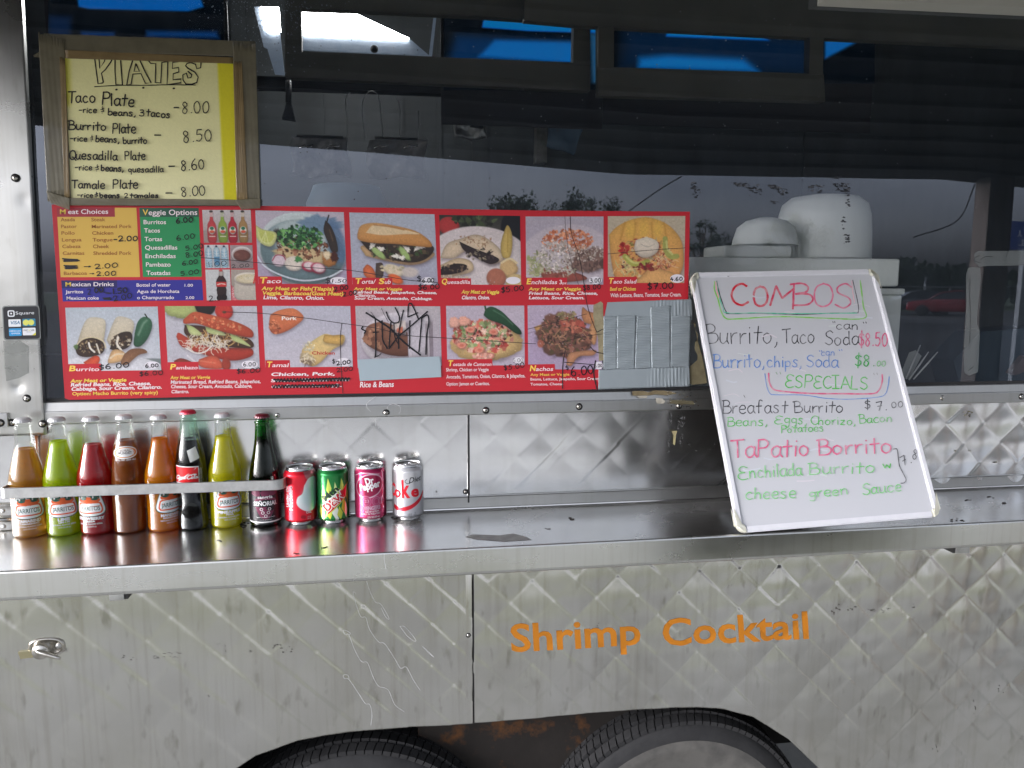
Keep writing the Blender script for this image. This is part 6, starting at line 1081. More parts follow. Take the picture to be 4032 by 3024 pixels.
for x, y in ((670, 448), (944, 430), (1256, 436)): q.ell(x, y, 13, 9, brn)
Q_ = lambda s, a, b, h, w=10, j=.04: q.hand(s, a, b, h, brn, w * 1.12, j)
Q_('Taco', (175, 580), (455, 578), 118, 12); Q_('Plate', (520, 604), (850, 622), 122, 13); Q_('-rice', (285, 685), (468, 686), 62, 10); Q_('&', (500, 690), (545, 695), 66, 8); Q_('beans,', (580, 708), (866, 722), 66, 11); Q_('3', (900, 714), (958, 720), 66, 10); Q_('tacos', (975, 716), (1218, 740), 72, 11); Q_('-', (1250, 660), (1308, 660), 60, 11); Q_('8.00', (1338, 690), (1615, 688), 118, 9)
Q_('Burrito', (180, 858), (565, 866), 88, 12); Q_('Plate', (628, 896), (866, 892), 100, 12); Q_('-rice', (195, 975), (372, 978), 58, 10); Q_('&', (395, 975), (430, 980), 62, 8); Q_('beans,', (455, 978), (700, 992), 66, 11); Q_('burrito', (738, 1000), (980, 998), 66, 11); Q_('-', (1045, 940), (1128, 940), 70, 11); Q_('8.50', (1352, 988), (1646, 968), 120, 9)
Q_('Quesadilla', (188, 1160), (678, 1168), 90, 12); Q_('Plate', (755, 1168), (965, 1166), 88, 11); Q_('-rice', (245, 1270), (425, 1272), 60, 10); Q_('&', (445, 1278), (492, 1282), 66, 8); Q_('beans,', (512, 1276), (742, 1284), 62, 12); Q_('quesadilla', (790, 1290), (1150, 1290), 60, 10); Q_('-', (1196, 1262), (1272, 1262), 70, 12); Q_('8.60', (1328, 1276), (1575, 1256), 104, 10)
Q_('Tamale', (215, 1450), (552, 1462), 82, 12); Q_('Plate', (632, 1462), (888, 1460), 92, 12); Q_('-rice', (268, 1546), (430, 1550), 46, 10); Q_('&', (440, 1548), (485, 1550), 56, 9); Q_('beans', (500, 1552), (705, 1552), 50, 12); Q_('2', (748, 1552), (790, 1550), 44, 9); Q_('tamales', (808, 1552), (1100, 1550), 48, 11); Q_('-', (1162, 1532), (1238, 1532), 70, 11); Q_('8.00', (1335, 1542), (1580, 1524), 96, 9)
q.build('handwriting', INK, PL)
PT = film('packing_tape', (.17, .15, .095), .86, .35); PT2 = film('packing_tape_on_paper', (.24, .165, .07), .88, .35)
for m_ in (PT, PT2): m_.node_tree.nodes['Principled BSDF'].inputs['Coat Weight'].default_value = .3
def ptape(pts, dY, sd, amp=.0005, m=PT): return tape(pts, YP - dY, 'n', 0, 'packing_tape_strip', m, A_, PL, 30, 14, amp, .03, sd)
ptape([(345, 262), (2010, 325), (2008, 450), (340, 398)], .0006, 11); ptape([(300, 238), (505, 300), (560, 1575), (375, 1590)], .0022, 12); ptape([(1832, 318), (2012, 330), (2050, 1610), (1870, 1590)], .0024, 13); ptape([(375, 1555), (1962, 1572), (1960, 1618), (560, 1618)], .0036, 14)
ptape([(1850, 1572), (2052, 1560), (2050, 1640), (1900, 1650)], .0050, 17); ptape([(362, 1500), (552, 1560), (550, 1655), (400, 1600)], .0050, 15); ptape([(262, 435), (345, 385), (345, 455), (270, 450)], .0012, 16)
ptape([(500, 392), (1840, 452), (1838, 502), (505, 460)], .0019, 18, .0004, PT2); ptape([(468, 440), (512, 450), (548, 1560), (508, 1568)], .0036, 19, .0004, PT2); ptape([(1835, 470), (1905, 480), (1950, 1590), (1862, 1585)], .0040, 20, .0006, PT2)

# ------------------------------------------------------------------ card payment sticker on the post
K1 = (0, 1200, .3014); YS = -.0139
PS = empty('payment_sticker', tuple(W(85, 1325, YS)), label='black square payment sticker with four card logos on the metal corner post', cat='sticker')
def rrect(x0, y0, x1, y1, r, n=6):
    o = []
    for cx, cy, a0 in ((x1 - r, y0 + r, -90), (x1 - r, y1 - r, 0), (x0 + r, y1 - r, 90), (x0 + r, y0 + r, 180)):
        for k in range(n + 1): a = R_(a0 + 90 * k / n); o.append((cx + r * math.cos(a), cy + r * math.sin(a)))
    return o
def warp(pts, q, x0, y0, x1, y1):
    r = []
    for x, y in pts: u = (x - x0) / (x1 - x0); v = (y - y0) / (y1 - y0); r.append(tuple((np.array(q[0]) * (1 - u) + np.array(q[1]) * u) * (1 - v) + (np.array(q[3]) * (1 - u) + np.array(q[2]) * u) * v))
    return r
SQ = [(40, 28), (498, 18), (522, 442), (62, 452)]; wr = lambda p: warp(p, SQ, 0, 0, 100, 100)
sheet('sticker_backing', wr(rrect(-3, -3, 103, 104, 9)), YS, .0002, (PRINT, K(120, 124, 122)), PS, K1); sheet('sticker_sheet', wr(rrect(0, 0, 100, 100, 8)), YS - .0002, .0003, (PRINT, K(28, 29, 34)), PS, K1)
q = PxPrint(YS - .0005, K1, base=.0002); wh = K(214, 216, 220)
for (a, b, c, d, r, col) in ((12, 11, 32, 31, 5, wh), (15.5, 14.5, 28.5, 27.5, 2.5, K(24, 24, 28)), (19.5, 18.5, 24.5, 23.5, .8, wh)): q.poly(wr(rrect(a, b, c, d, r)), col)
q.text('Square', (204, 128), (446, 122), 40, wh, .0)
for (a, b, c, d, col) in ((13, 39, 48, 62, wh), (53, 38, 90, 61, K(36, 118, 150)), (13, 67, 49, 90, K(44, 140, 196)), (52, 66, 89, 89, wh)): q.poly(wr(rrect(a, b, c, d, 2.2)), col)
q.text('VISA', (134, 256), (262, 252), 42, K(20, 96, 140), .02, .15); q.ell(338, 232, 40, 38, K(206, 206, 96)); q.ell(406, 230, 40, 38, K(206, 206, 96)); q.text('AMERICAN', (120, 352), (270, 350), 16, wh, .01); q.text('EXPRESS', (152, 384), (262, 382), 18, wh, .01); q.text('DISC', (308, 344), (368, 343), 20, K(50, 44, 44), .01); q.text('VER', (398, 343), (450, 342), 20, K(50, 44, 44), .01); q.ell(383, 334, 10, 10, K(206, 200, 140)); q.poly([(420, 398), (466, 360), (468, 392), (460, 398)], K(206, 200, 70)); q.stroke([(345, 356), (410, 355)], 3, K(60, 60, 60), False)
q.build('card_logos', PRINT, PS)
mb = PxPrint(YS + .0004, K1, base=.0003); mb.poly([(40, 470), (260, 470), (300, 500), (372, 540), (376, 890), (240, 960), (80, 1000), (60, 800)], (1, 1, 1)); mb.build('film_remnant', film('film_remnant_mat', (.30, .32, .30), .45, .3), TRUCK)

# ------------------------------------------------------------------ bottles
def liquid(name, c, dens, trans=.75):
    """coloured soda seen through glass: part clear, part cloudy"""
    m = bpy.data.materials.new(name); m.use_nodes = True; t = m.node_tree; P = t.nodes['Principled BSDF']; P.inputs['Base Color'].default_value = (*c, 1); P.inputs['Roughness'].default_value = .06; P.inputs['IOR'].default_value = 1.38
    P.inputs['Transmission Weight'].default_value = trans; P.inputs['Coat Weight'].default_value = .0; P.inputs['Coat Roughness'].default_value = .03
    co = t.nodes.new('ShaderNodeTexCoord'); nz = t.nodes.new('ShaderNodeTexNoise'); nz.inputs['Scale'].default_value = 60; nz.inputs['Detail'].default_value = 2; bp = t.nodes.new('ShaderNodeBump'); bp.inputs['Strength'].default_value = .12; bp.inputs['Distance'].default_value = .002
    t.links.new(co.outputs['Object'], nz.inputs['Vector']); t.links.new(nz.outputs['Fac'], bp.inputs['Height']); t.links.new(bp.outputs[0], P.inputs['Normal'])
    tl = t.nodes.new('ShaderNodeBsdfTranslucent'); tl.inputs['Color'].default_value = (*[min(v * 1.15, .95) for v in c], 1); ms = t.nodes.new('ShaderNodeMixShader'); ms.inputs[0].default_value = dens; dfu = t.nodes.new('ShaderNodeBsdfDiffuse'); dfu.inputs['Color'].default_value = (*[min(v * 1.1, .95) for v in c], 1); m2 = t.nodes.new('ShaderNodeMixShader'); m2.inputs[0].default_value = .34; t.links.new(tl.outputs[0], m2.inputs[1]); t.links.new(dfu.outputs[0], m2.inputs[2])
    o = t.nodes['Material Output']; t.links.new(P.outputs[0], ms.inputs[1]); t.links.new(m2.outputs[0], ms.inputs[2]); t.links.new(ms.outputs[0], o.inputs[0]); return m
def glass(name, c):
    """thin bottle glass: tinted see-through with a mirror edge"""
    m = bpy.data.materials.new(name); m.use_nodes = True; t = m.node_tree; t.nodes.clear(); o = t.nodes.new('ShaderNodeOutputMaterial'); tr = t.nodes.new('ShaderNodeBsdfTransparent'); tr.inputs['Color'].default_value = (*c, 1); g_ = t.nodes.new('ShaderNodeBsdfGlossy'); g_.inputs['Roughness'].default_value = .04
    lw = t.nodes.new('ShaderNodeLayerWeight'); lw.inputs['Blend'].default_value = .42; mr = t.nodes.new('ShaderNodeMapRange'); mr.inputs['From Max'].default_value = 1; mr.inputs['To Min'].default_value = .025; mr.inputs['To Max'].default_value = .38; ms = t.nodes.new('ShaderNodeMixShader')
    co = t.nodes.new('ShaderNodeTexCoord'); nz = t.nodes.new('ShaderNodeTexNoise'); nz.inputs['Scale'].default_value = 70; bp = t.nodes.new('ShaderNodeBump'); bp.inputs['Strength'].default_value = .15; bp.inputs['Distance'].default_value = .002
    t.links.new(co.outputs['Object'], nz.inputs['Vector']); t.links.new(nz.outputs['Fac'], bp.inputs['Height']); t.links.new(bp.outputs[0], g_.inputs['Normal'])
    t.links.new(lw.outputs['Facing'], mr.inputs['Value']); t.links.new(mr.outputs[0], ms.inputs[0]); t.links.new(tr.outputs[0], ms.inputs[1]); t.links.new(g_.outputs[0], ms.inputs[2]); t.links.new(ms.outputs[0], o.inputs[0]); return m
CLEARG = glass('clear_glass', (.93, .95, .93)); AQUAG = glass('aqua_glass', (.70, .86, .78)); GREENG = glass('green_glass', (.02, .42, .09))
J_PROF = [(.0, .0015), (.022, .001), (.0275, .0), (.0300, .002), (.0316, .006), (.0318, .012), (.0314, .030), (.0312, .060), (.0318, .082), (.0330, .095), (.0334, .104), (.0328, .114), (.0308, .126), (.0284, .136), (.0256, .147), (.0228, .158), (.0202, .168), (.0180, .178), (.0165, .188), (.0156, .200), (.0150, .212), (.0147, .2165), (.0158, .2180), (.0160, .2205), (.0146, .2222), (.0136, .2240), (.0136, .2300)]
S_PROF = [(.0, .0015), (.022, .001), (.0270, .0), (.0296, .002), (.0308, .006), (.0310, .04), (.0312, .080), (.0308, .100), (.0298, .118), (.0282, .134), (.0262, .150), (.0238, .166), (.0208, .180), (.0180, .192), (.0160, .204), (.0150, .214), (.0147, .2185), (.0158, .2200), (.0160, .2225), (.0146, .2242), (.0136, .2255), (.0136, .2320)]
C_PROF = [(.0, .0015), (.022, .001), (.0275, .0), (.0298, .003), (.0306, .008), (.0304, .020), (.0296, .032), (.0278, .044), (.0270, .056), (.0276, .068), (.0292, .082), (.0304, .096), (.0310, .110), (.0306, .124), (.0290, .140), (.0268, .155), (.0240, .170), (.0212, .184), (.0188, .198), (.0170, .212), (.0158, .222), (.0166, .2235), (.0168, .2290), (.0156, .2310), (.0146, .2330), (.0138, .2400)]
G_PROF = [(.0, .0015), (.022, .001), (.0275, .0), (.0302, .002), (.0316, .007), (.0318, .04), (.0320, .078), (.0314, .092), (.0296, .108), (.0268, .124), (.0236, .140), (.0206, .155), (.0182, .168), (.0166, .180), (.0156, .192), (.0148, .205), (.0144, .2130), (.0156, .2148), (.0158, .2178), (.0144, .2196), (.0136, .2215), (.0136, .2270)]
def smooth_prof(pf, n=3):
    P = spline(pf, n); return [(max(float(a), 0), float(b)) for a, b in P]
def crown_cap(z, col_m, parent, r=.0142):
    n = 84; vs = []; fs = []
    rows = [(.0, .0088, 0), (.4, .0087, 0), (.75, .0082, 0), (.92, .0070, .1), (1.0, .0052, .5), (1.07, .0028, 1.0), (1.10, .0004, 1.3)]
    for s_, h, w_ in rows:
        for k in range(n): a = 2 * math.pi * k / n; rr = r * s_ + .00045 * w_ * math.cos(a * 21); vs.append((rr * math.cos(a), rr * math.sin(a), z + h))
    for i in range(len(rows) - 1):
        for k in range(n): a, b = i * n + k, i * n + (k + 1) % n; fs.append((a, a + n, b + n, b))
    mb = MB(); mb.add(vs, fs, smooth=True); return mb.build('bottle_cap', col_m, parent, (0, 0, 0))
CAPM = mat('cap_silver', (.62, .62, .63), .5, .2); CAPR = mat('cap_red', (.50, .02, .05), .3, .3, coat=.5); CAPD = mat('cap_maroon', (.12, .01, .02), .3, .3, coat=.5)
ANG0 = lambda x, y: math.atan2(x - CAM[0], y - CAM[1])        # turn so that angle 0 faces the camera
def bottle(name, label, cat, pos, prof, liq, level, gl_mat, cap, zc, group='soda bottles lined up behind the guard bar'):
    e = empty(name, (pos[0], pos[1], .0003), label=label, cat=cat, group=group); pf = smooth_prof(prof)
    body = [p for p in pf]; mb = MB(); mb.lathe(body, (0, 0, 0), 64, cap=False); mb.build('bottle_glass', gl_mat, e, (0, 0, 0))
    inner = [(max(r - .0012, 0), z + (.0012 if z < .01 else 0)) for r, z in pf if z < level]; rl = float(np.interp(level, [z for r, z in pf], [r for r, z in pf])) - .0012; inner += [(rl, level), (rl * .9, level - .0012), (.0, level - .0014)]
    mb = MB(); mb.lathe(inner, (0, 0, 0), 64, cap=False); mb.build('soda', liq, e, (0, 0, 0)); crown_cap(zc, cap, e); return e, pf
def emboss(e, pf, ang, marks):
    q = SurfPrint(pf, (0, 0, 0), ang, base=.0002, cut=.003); [q.stroke(s_, .0010, (1, 1, 1)) for s_ in marks]; q.build('embossed_marks', CLEARG, e, (0, 0, 0))
OR = K(214, 96, 50); DG = K(22, 84, 72); WTL = K(226, 230, 226, 1.15)
def jarritos(e, pf, ang, flavour, sub, x0=0.0, k=1.0):
    q = SurfPrint(pf, (0, 0, 0), ang, base=.0005, cut=.003, step=4e-6); q.R = .0316; s = .001 * k
    def o(pts): return [(x0 + x * s, .0 + y * s) for x, y in pts]
    lab = [(-14, 97), (-8, 101), (8, 101), (14, 97), (20, 84), (26, 66), (29, 54), (27, 47), (20, 43), (8, 41), (-8, 41), (-20, 43), (-27, 47), (-29, 54), (-26, 66), (-20, 84)]
    big = [tuple(p) for p in spline(lab + [lab[0]], 4)[:-1]]; q.poly(o([(x * 1.05, 70 + (y - 70) * 1.045) for x, y in big]), DG); q.poly(o(big), WTL)
    rr = [(-22, 66), (-15, 69), (15, 69), (22, 66), (25, 53), (23, 48), (18, 46), (-18, 46), (-23, 48), (-25, 53)]; rs_ = [tuple(p) for p in spline(rr + [rr[0]], 3)[:-1]]
    for cx in (-11, 11):
        q.ell(x0 + cx * s, 73 * s, 9.5 * s, 5.5 * s, OR); q.ell(x0 + cx * s, 79 * s, 8.5 * s, 6 * s, DG); q.ell(x0 + cx * s, 86 * s, 4.2 * s, 4.5 * s, DG); q.ell(x0 + (cx + 6) * s, 84 * s, 2.4 * s, 2.0 * s, DG); q.ell(x0 + (cx - 3) * s, 80 * s, 1.2 * s, 3 * s, WTL)
    q.poly(o([(-5, 66), (5, 66), (4, 80), (-4, 80)]), OR)
    q.poly(o(rs_), OR); q.poly(o([(x * .89, 57.5 + (y - 57.5) * .78) for x, y in rs_]), WTL)
    T2 = lambda t, xa, xb, y, h, c, b=.02: q.text(t, (x0 + xa * s, y * s), (x0 + xb * s, y * s), h * s, c, b)
    T2('JARRITOS', -19.5, 19.5, 52.5, 8.5, DG, .012)
    w_ = 2.65 * len(flavour); T2(flavour, -w_, w_, 33.2, 5.6, WTL, .05); w_ = 1.9 * len(sub); T2(sub, -w_, w_, 28.6, 3.4, WTL, .04); T2('NATURAL FLAVOR SODA', -22, 22, 23.6, 2.8, WTL, .02); T2('12.5 FL OZ (370 mL)', -11, 11, 18.6, 2.8, WTL, .01)
    q.build('printed_label', LABELP, e, (0, 0, 0))
MK = [[(-.006 + dx, z), (.002 + dx, z + .0006), (.010 + dx, z)] for dx, z in ((-.004, .160), (-.010, .150), (.004, .146), (-.012, .138), (.002, .134), (-.008, .127), (.010, .128), (.0, .119))] + [[(-.016 + k * .006, .106), (-.013 + k * .006, .111), (-.012 + k * .006, .106)] for k in range(6)]
TAMA = liquid('soda_tamarind', (.66, .33, .045), .68); LIME = liquid('soda_lime', (.62, .78, .004), .84); STRA = liquid('soda_strawberry', (.70, .006, .014), .70); APPL = liquid('soda_apple', (.46, .13, .025), .60); MAND = liquid('soda_mandarin', (.98, .30, .003), .84); COLA = liquid('soda_cola', (.006, .003, .004), .05, .0); PINE = liquid('soda_pineapple', (.90, .78, .008), .80); SANG = liquid('soda_sangria', (.005, .003, .006), .05, .0)
def shelfpos(ub, vb, r=.027): p = WZ(ub, vb, 0); d = (p[:2] - CAM[:2]); d /= np.hypot(*d); return p[:2] + d * r
DISP = 1.8228
for m_ in (COLA, SANG): m_.node_tree.nodes['Principled BSDF'].inputs['Specular IOR Level'].default_value = .15
b1 = shelfpos(68.3 * DISP, 1163 * DISP, .029); e, pf = bottle('soda_bottle', 'tamarind soda bottle, amber brown, leftmost behind the guard bar', 'bottle', b1, J_PROF, TAMA, .176, CLEARG, CAPM, .2285); a = ANG0(*b1); emboss(e, pf, -a, MK); jarritos(e, pf, -a - .05, 'TAMARIND', 'TAMARINDO')
b2 = shelfpos(140.7 * DISP, 1159.4 * DISP, .029); e, pf = bottle('soda_bottle', 'bright lime green soda bottle, second from the left', 'bottle', b2, J_PROF, LIME, .1895, CLEARG, CAPM, .2285); a = ANG0(*b2); emboss(e, pf, -a, MK); jarritos(e, pf, -a + .0, 'LIME', 'LIMÓN')
b3 = shelfpos(212.5 * DISP, 1156.6 * DISP, .029); e, pf = bottle('soda_bottle', 'red strawberry soda bottle between the lime and the apple bottles', 'bottle', b3, J_PROF, STRA, .181, CLEARG, CAPM, .2285); a = ANG0(*b3); emboss(e, pf, -a, MK); jarritos(e, pf, -a - .42, 'STRAWBERRY', 'FRESA')
b4 = shelfpos(283 * DISP, 1153.5 * DISP, .029); e, pf = bottle('soda_bottle', 'brown apple soda bottle with a small white oval neck label', 'bottle', b4, S_PROF, APPL, .188, CLEARG, CAPM, .2305); a = ANG0(*b4)
q = SurfPrint(pf, (0, 0, 0), -a - .08, base=.0005, step=4e-6); q.R = .022
q.ell(0, .166, .0225, .0125, WTL, 40); q.ell(0, .166, .0205, .0106, K(206, 140, 84)); q.ell(0, .166, .0165, .0088, WTL); q.ell(-.0165, .1665, .0022, .004, K(206, 120, 50)); q.ell(.0165, .1665, .0022, .004, K(206, 120, 50)); q.text('SIDRAL', (-.0095, .1682), (.0095, .1682), .0040, K(120, 90, 80), .02); q.text('MUNDET', (-.0115, .1628), (.0115, .1628), .0048, K(90, 80, 76), .03); q.text('12 FL OZ. (355 mL)', (-.0165, .1500), (.0165, .1500), .0032, WTL, .02)
q.build('neck_label', LABELP, e, (0, 0, 0)); emboss(e, pf, -a, [[(-.008, .142), (-.003, .136), (.0, .142)], [(.0, .142), (.004, .136), (.010, .142)], [(-.012, .128), (0, .124), (.014, .129)]] + [[(-.010 + k * .006, .112), (-.007 + k * .006, .118), (-.006 + k * .006, .112)] for k in range(5)] + [[(-.022, .022), (0, .021), (.022, .022)]])
b5 = shelfpos(356 * DISP, 1150.4 * DISP, .029); e, pf = bottle('soda_bottle', 'orange mandarin soda bottle just left of the cola bottle', 'bottle', b5, J_PROF, MAND, .190, CLEARG, CAPM, .2285); a = ANG0(*b5); emboss(e, pf, -a, MK); jarritos(e, pf, -a + .50, 'MANDARIN', 'MANDARINA')
b6 = shelfpos(419 * DISP, 1147 * DISP, .029); e, pf = bottle('soda_bottle', 'dark cola bottle with a red cap and red script label', 'bottle', b6, C_PROF, COLA, .186, AQUAG, CAPR, .2375); a = ANG0(*b6)
q = SurfPrint(pf, (0, 0, 0), -a, base=.0005, step=4e-6); q.R = .0305; RD = K(212, 34, 38)
q.poly([(-.034, .1365), (.0155, .1335), (.0155, .0985), (-.034, .1005)], WTL); q.poly([(-.034, .1345), (.0140, .1315), (.0140, .1005), (-.034, .1025)], RD)
SCR = {'C': [(.9, .78), (.6, 1.0), (.2, .75), (.05, .35), (.3, .02), (.7, .12)]}
def script(q, x, y, k, w, c):
    for pts in ([(1.5, .80), (1.3, 1.0), (.9, .95), (.45, .6), (.3, .2), (.6, -.02), (1.1, .2)], [(1.9, .5), (1.6, .55), (1.4, .3), (1.55, .02), (1.85, .15), (1.95, .5), (1.85, .02)] , [(2.6, .45), (2.35, .55), (2.1, .3), (2.2, .02), (2.6, .1)], [(3.1, .45), (2.9, .55), (2.7, .25), (2.85, .0), (3.1, .2), (3.2, .5), (3.15, .05), (3.3, .05)], [(3.4, .32), (3.65, .34)],
        [(5.0, .9), (4.8, 1.15), (4.3, 1.0), (3.9, .55), (3.85, .15), (4.2, -.05), (4.7, .2)], [(5.2, .5), (4.95, .45), (4.9, .15), (5.1, .0), (5.35, .2), (5.2, .5)], [(5.55, .1), (5.8, .7), (5.95, 1.1), (5.75, 1.15), (5.65, .4), (5.75, .0), (5.95, .1)], [(6.45, .5), (6.2, .5), (6.1, .2), (6.25, .0), (6.5, .2), (6.55, .5), (6.5, .05), (6.75, .08)], [(1.1, .2), (1.4, -.25), (2.0, -.1)], [(4.9, 1.05), (5.5, 1.28), (6.3, 1.15)]):
        q.stroke([(x + a * k, y + b * k) for a, b in pts], w, c)
script(q, -.0335, .1095, .0069, .0017, WTL)
q.poly([(-.007, .166), (.0135, .1735), (.0200, .1495), (-.0005, .1425)], K(206, 208, 204))
for k in range(9): y0 = .1700 - k * .0029; q.stroke([(-.0045 + k * .0007, y0 - .005), (.013 + k * .0007, y0 + .0012)], .0006, K(110, 112, 112), False)
for k in range(2): q.text('COLA REFRESCO EMBOTELLADO', (.0175 + k * .0034, .1000), (.0175 + k * .0034, .1290), .0022, WTL, .0)
q.build('printed_label', LABELP, e, (0, 0, 0))
b7 = shelfpos(490.7 * DISP, 1142.5 * DISP, .029); e, pf = bottle('soda_bottle', 'yellow pineapple soda bottle between the cola and the green necked bottle', 'bottle', b7, J_PROF, PINE, .190, CLEARG, CAPM, .2285); a = ANG0(*b7); emboss(e, pf, -a, MK); jarritos(e, pf, -a + .22, 'PINEAPPLE', 'PIÑA')
b8 = shelfpos(575 * DISP, 1138.5 * DISP, .029); e, pf = bottle('soda_bottle', 'dark sangria soda bottle with a green neck, at the guard bar corner', 'bottle', b8, G_PROF, SANG, .183, GREENG, CAPD, .2255); a = ANG0(*b8)
q = SurfPrint(pf, (0, 0, 0), -a, base=.0005, step=4e-6); q.R = .0319; BK = K(22, 20, 26); MAR = K(112, 44, 72)
q.poly([(-.0465, .079), (.0465, .079), (.0465, .0125), (-.0465, .0125)], BK); q.poly([(-.0465, .0125), (.0465, .0125), (.0465, .0095), (-.0465, .0095)], WTL)
q.poly([(-.030, .079), (.026, .079), (.026, .070), (.016, .066), (-.020, .066), (-.030, .070)], MAR); q.poly([(-.010, .079), (-.006, .079), (-.006, .066), (-.010, .066)], BK)
gr_p = [(-.024, .050), (-.020, .060), (-.006, .064), (.010, .064), (.022, .058), (.024, .050), (.018, .036), (.014, .028), (.008, .020), (.0, .017), (-.008, .020), (-.014, .028), (-.018, .036)]; q.poly([tuple(p) for p in spline(gr_p + [gr_p[0]], 3)[:-1]], MAR)
q.text('sangría', (-.0150, .0610), (.0150, .0610), .0066, WTL, .02)
ew = [(-.027, .0545), (.0, .0590), (.027, .0545), (.027, .0445), (.0, .0430), (-.027, .0445)]; q.poly(ew, BK); q.text('SEÑORIAL', (-.0250, .0462), (.0250, .0462), .0086, WTL, .04)
for cx, cy in ((-.008, .0385), (.008, .0385), (-.0055, .0310), (.0055, .0310), (0, .0240)): q.ell(cx, cy, .0033, .0033, WTL, 16); q.ell(cx, cy, .0022, .0022, MAR, 16)
q.text('Sparkling Non-Alcoholic Sangria', (-.019, .0205), (.019, .0205), .0022, WTL, .0); q.text('11.16 FL OZ (330 mL)', (-.012, .0148), (.012, .0148), .0024, WTL, .0)
for k in range(14): q.stroke([(.036, .016 + k * .0044), (.043, .016 + k * .0044)], .0009, K(190, 190, 190), False)
q.build('printed_label', LABELP, e, (0, 0, 0))

# ------------------------------------------------------------------ cans
CANPF = [(.0, .004), (.018, .0042), (.0225, .0015), (.0240, .0), (.0252, .0014), (.0262, .0030), (.0295, .0065), (.0322, .0098), (.0330, .0128), (.0330, .1045), (.0326, .1075), (.0310, .1105), (.0290, .1140), (.0274, .1170), (.0270, .1182), (.0274, .1194), (.0276, .1206), (.0270, .1216), (.0262, .1214), (.0258, .1200), (.0254, .1172), (.0235, .1162), (.0225, .1170), (.0, .1172)]
CANM = mat('can_aluminium', (.66, .66, .67), .24, 1.0); CANL = mat('can_lid', (.50, .49, .47), .30, 1.0)
def can(pos, label, painter, name='soda_can'):
    e = empty(name, (pos[0], pos[1], .0003), label=label, cat='can', group='soda cans in a row on the shelf'); a = -ANG0(*pos)
    mb = MB(); mb.lathe(CANPF[:20], (0, 0, 0), 72, cap=False); mb.build('can_body', CANM, e, (0, 0, 0)); mb = MB(); mb.lathe(CANPF[19:], (0, 0, 0), 72, cap=False); mb.build('can_lid', CANL, e, (0, 0, 0))
    mb = MB(); c_, s_ = math.cos(a), math.sin(a)
    for (rx, ry, cy, w_) in ((.0078, .0105, -.004, .0016), (.0040, .0045, -.007, .0010)):
        mb.tube([((rx * math.cos(t)) * c_ - (cy + ry * math.sin(t)) * s_, (rx * math.cos(t)) * s_ + (cy + ry * math.sin(t)) * c_, .1190) for t in np.linspace(0, 6.283, 21)], w_ * .6, 6, cap=False)
    mb.build('pull_tab', CANM, e, (0, 0, 0))
    # the printed skin: a fine coloured wrap on the can wall
    W_, H_ = 330, 150; cv = Canvas(W_, H_, (200, 0, 0), 5); painter(cv); I = np.clip(cv.I, 0, 255) / 255.; I = np.where(I <= .04045, I / 12.92, ((I + .055) / 1.055) ** 2.4); I = np.minimum(I * 1.15, .9)
    zz = [z for r, z in CANPF[6:16]]; rr = [r for r, z in CANPF[6:16]]; vs = []; z0, z1 = .0085, .1150
    for j in range(H_):
        z = z1 + (z0 - z1) * j / (H_ - 1); r = float(np.interp(z, zz, rr)) + .00022
        for i in range(W_): t = (i / (W_ - 1) - .5) * 2 * math.pi + a - math.pi / 2; vs.append((r * math.cos(t), r * math.sin(t), z))
    idx = np.arange(H_ * W_).reshape(H_, W_); f = np.stack([idx[:-1, :-1], idx[1:, :-1], idx[1:, 1:], idx[:-1, 1:]], -1).reshape(-1, 4); me = bpy.data.meshes.new('printed_skin'); me.from_pydata(vs, [], f.tolist()); me.materials.append(CANP); me.polygons.foreach_set('use_smooth', [True] * len(f))
    ca_ = me.color_attributes.new('Col', 'FLOAT_COLOR', 'POINT'); al = np.ones((H_ * W_, 4), np.float32); al[:, :3] = I.reshape(-1, 3); ca_.data.foreach_set('color', al.ravel()); link('printed_skin', me, e, (0, 0, 0))
    q = SurfPrint([(r, z) for r, z in CANPF[6:16]], (0, 0, 0), a, base=.0005, step=5e-6); q.R = .033; return e, q
# canvas x: 0..2.2 round the can, 1.1 faces the camera; 1 unit = 106.5 mm high, 94 mm round per unit... (207 mm / 2.2)
MMX = 2.2 / 207.3; ZT = .115; MMY = 1 / 106.5
X_ = lambda mm: 1.1 + mm * MMX
Y_ = lambda mm: (115 - mm) * MMY
def c_red(c):
    c.I[:] = (214, 26, 46); c.poly([(X_(6), -.05), (X_(60), -.05), (X_(60), Y_(100)), (X_(30), Y_(104)), (X_(14), Y_(98))], (150, 190, 180), .5, .02)
    c.poly([(X_(8), Y_(86)), (X_(18), Y_(100)), (X_(34), Y_(102)), (X_(44), Y_(90)), (X_(46), Y_(60)), (X_(34), Y_(36)), (X_(18), Y_(30)), (X_(2), Y_(36)), (X_(-8), Y_(48)), (X_(-6), Y_(62)), (X_(4), Y_(70))], (216, 222, 220), 1, .012); c.ell(X_(26), Y_(60), .26, .2, (170, 200, 196), 20, .6, .08)
    c.ell(X_(-28), Y_(30), .16, .10, (196, 20, 40), 0, .5, .05); c.ell(X_(7), Y_(19), .035, .035, (170, 20, 34))
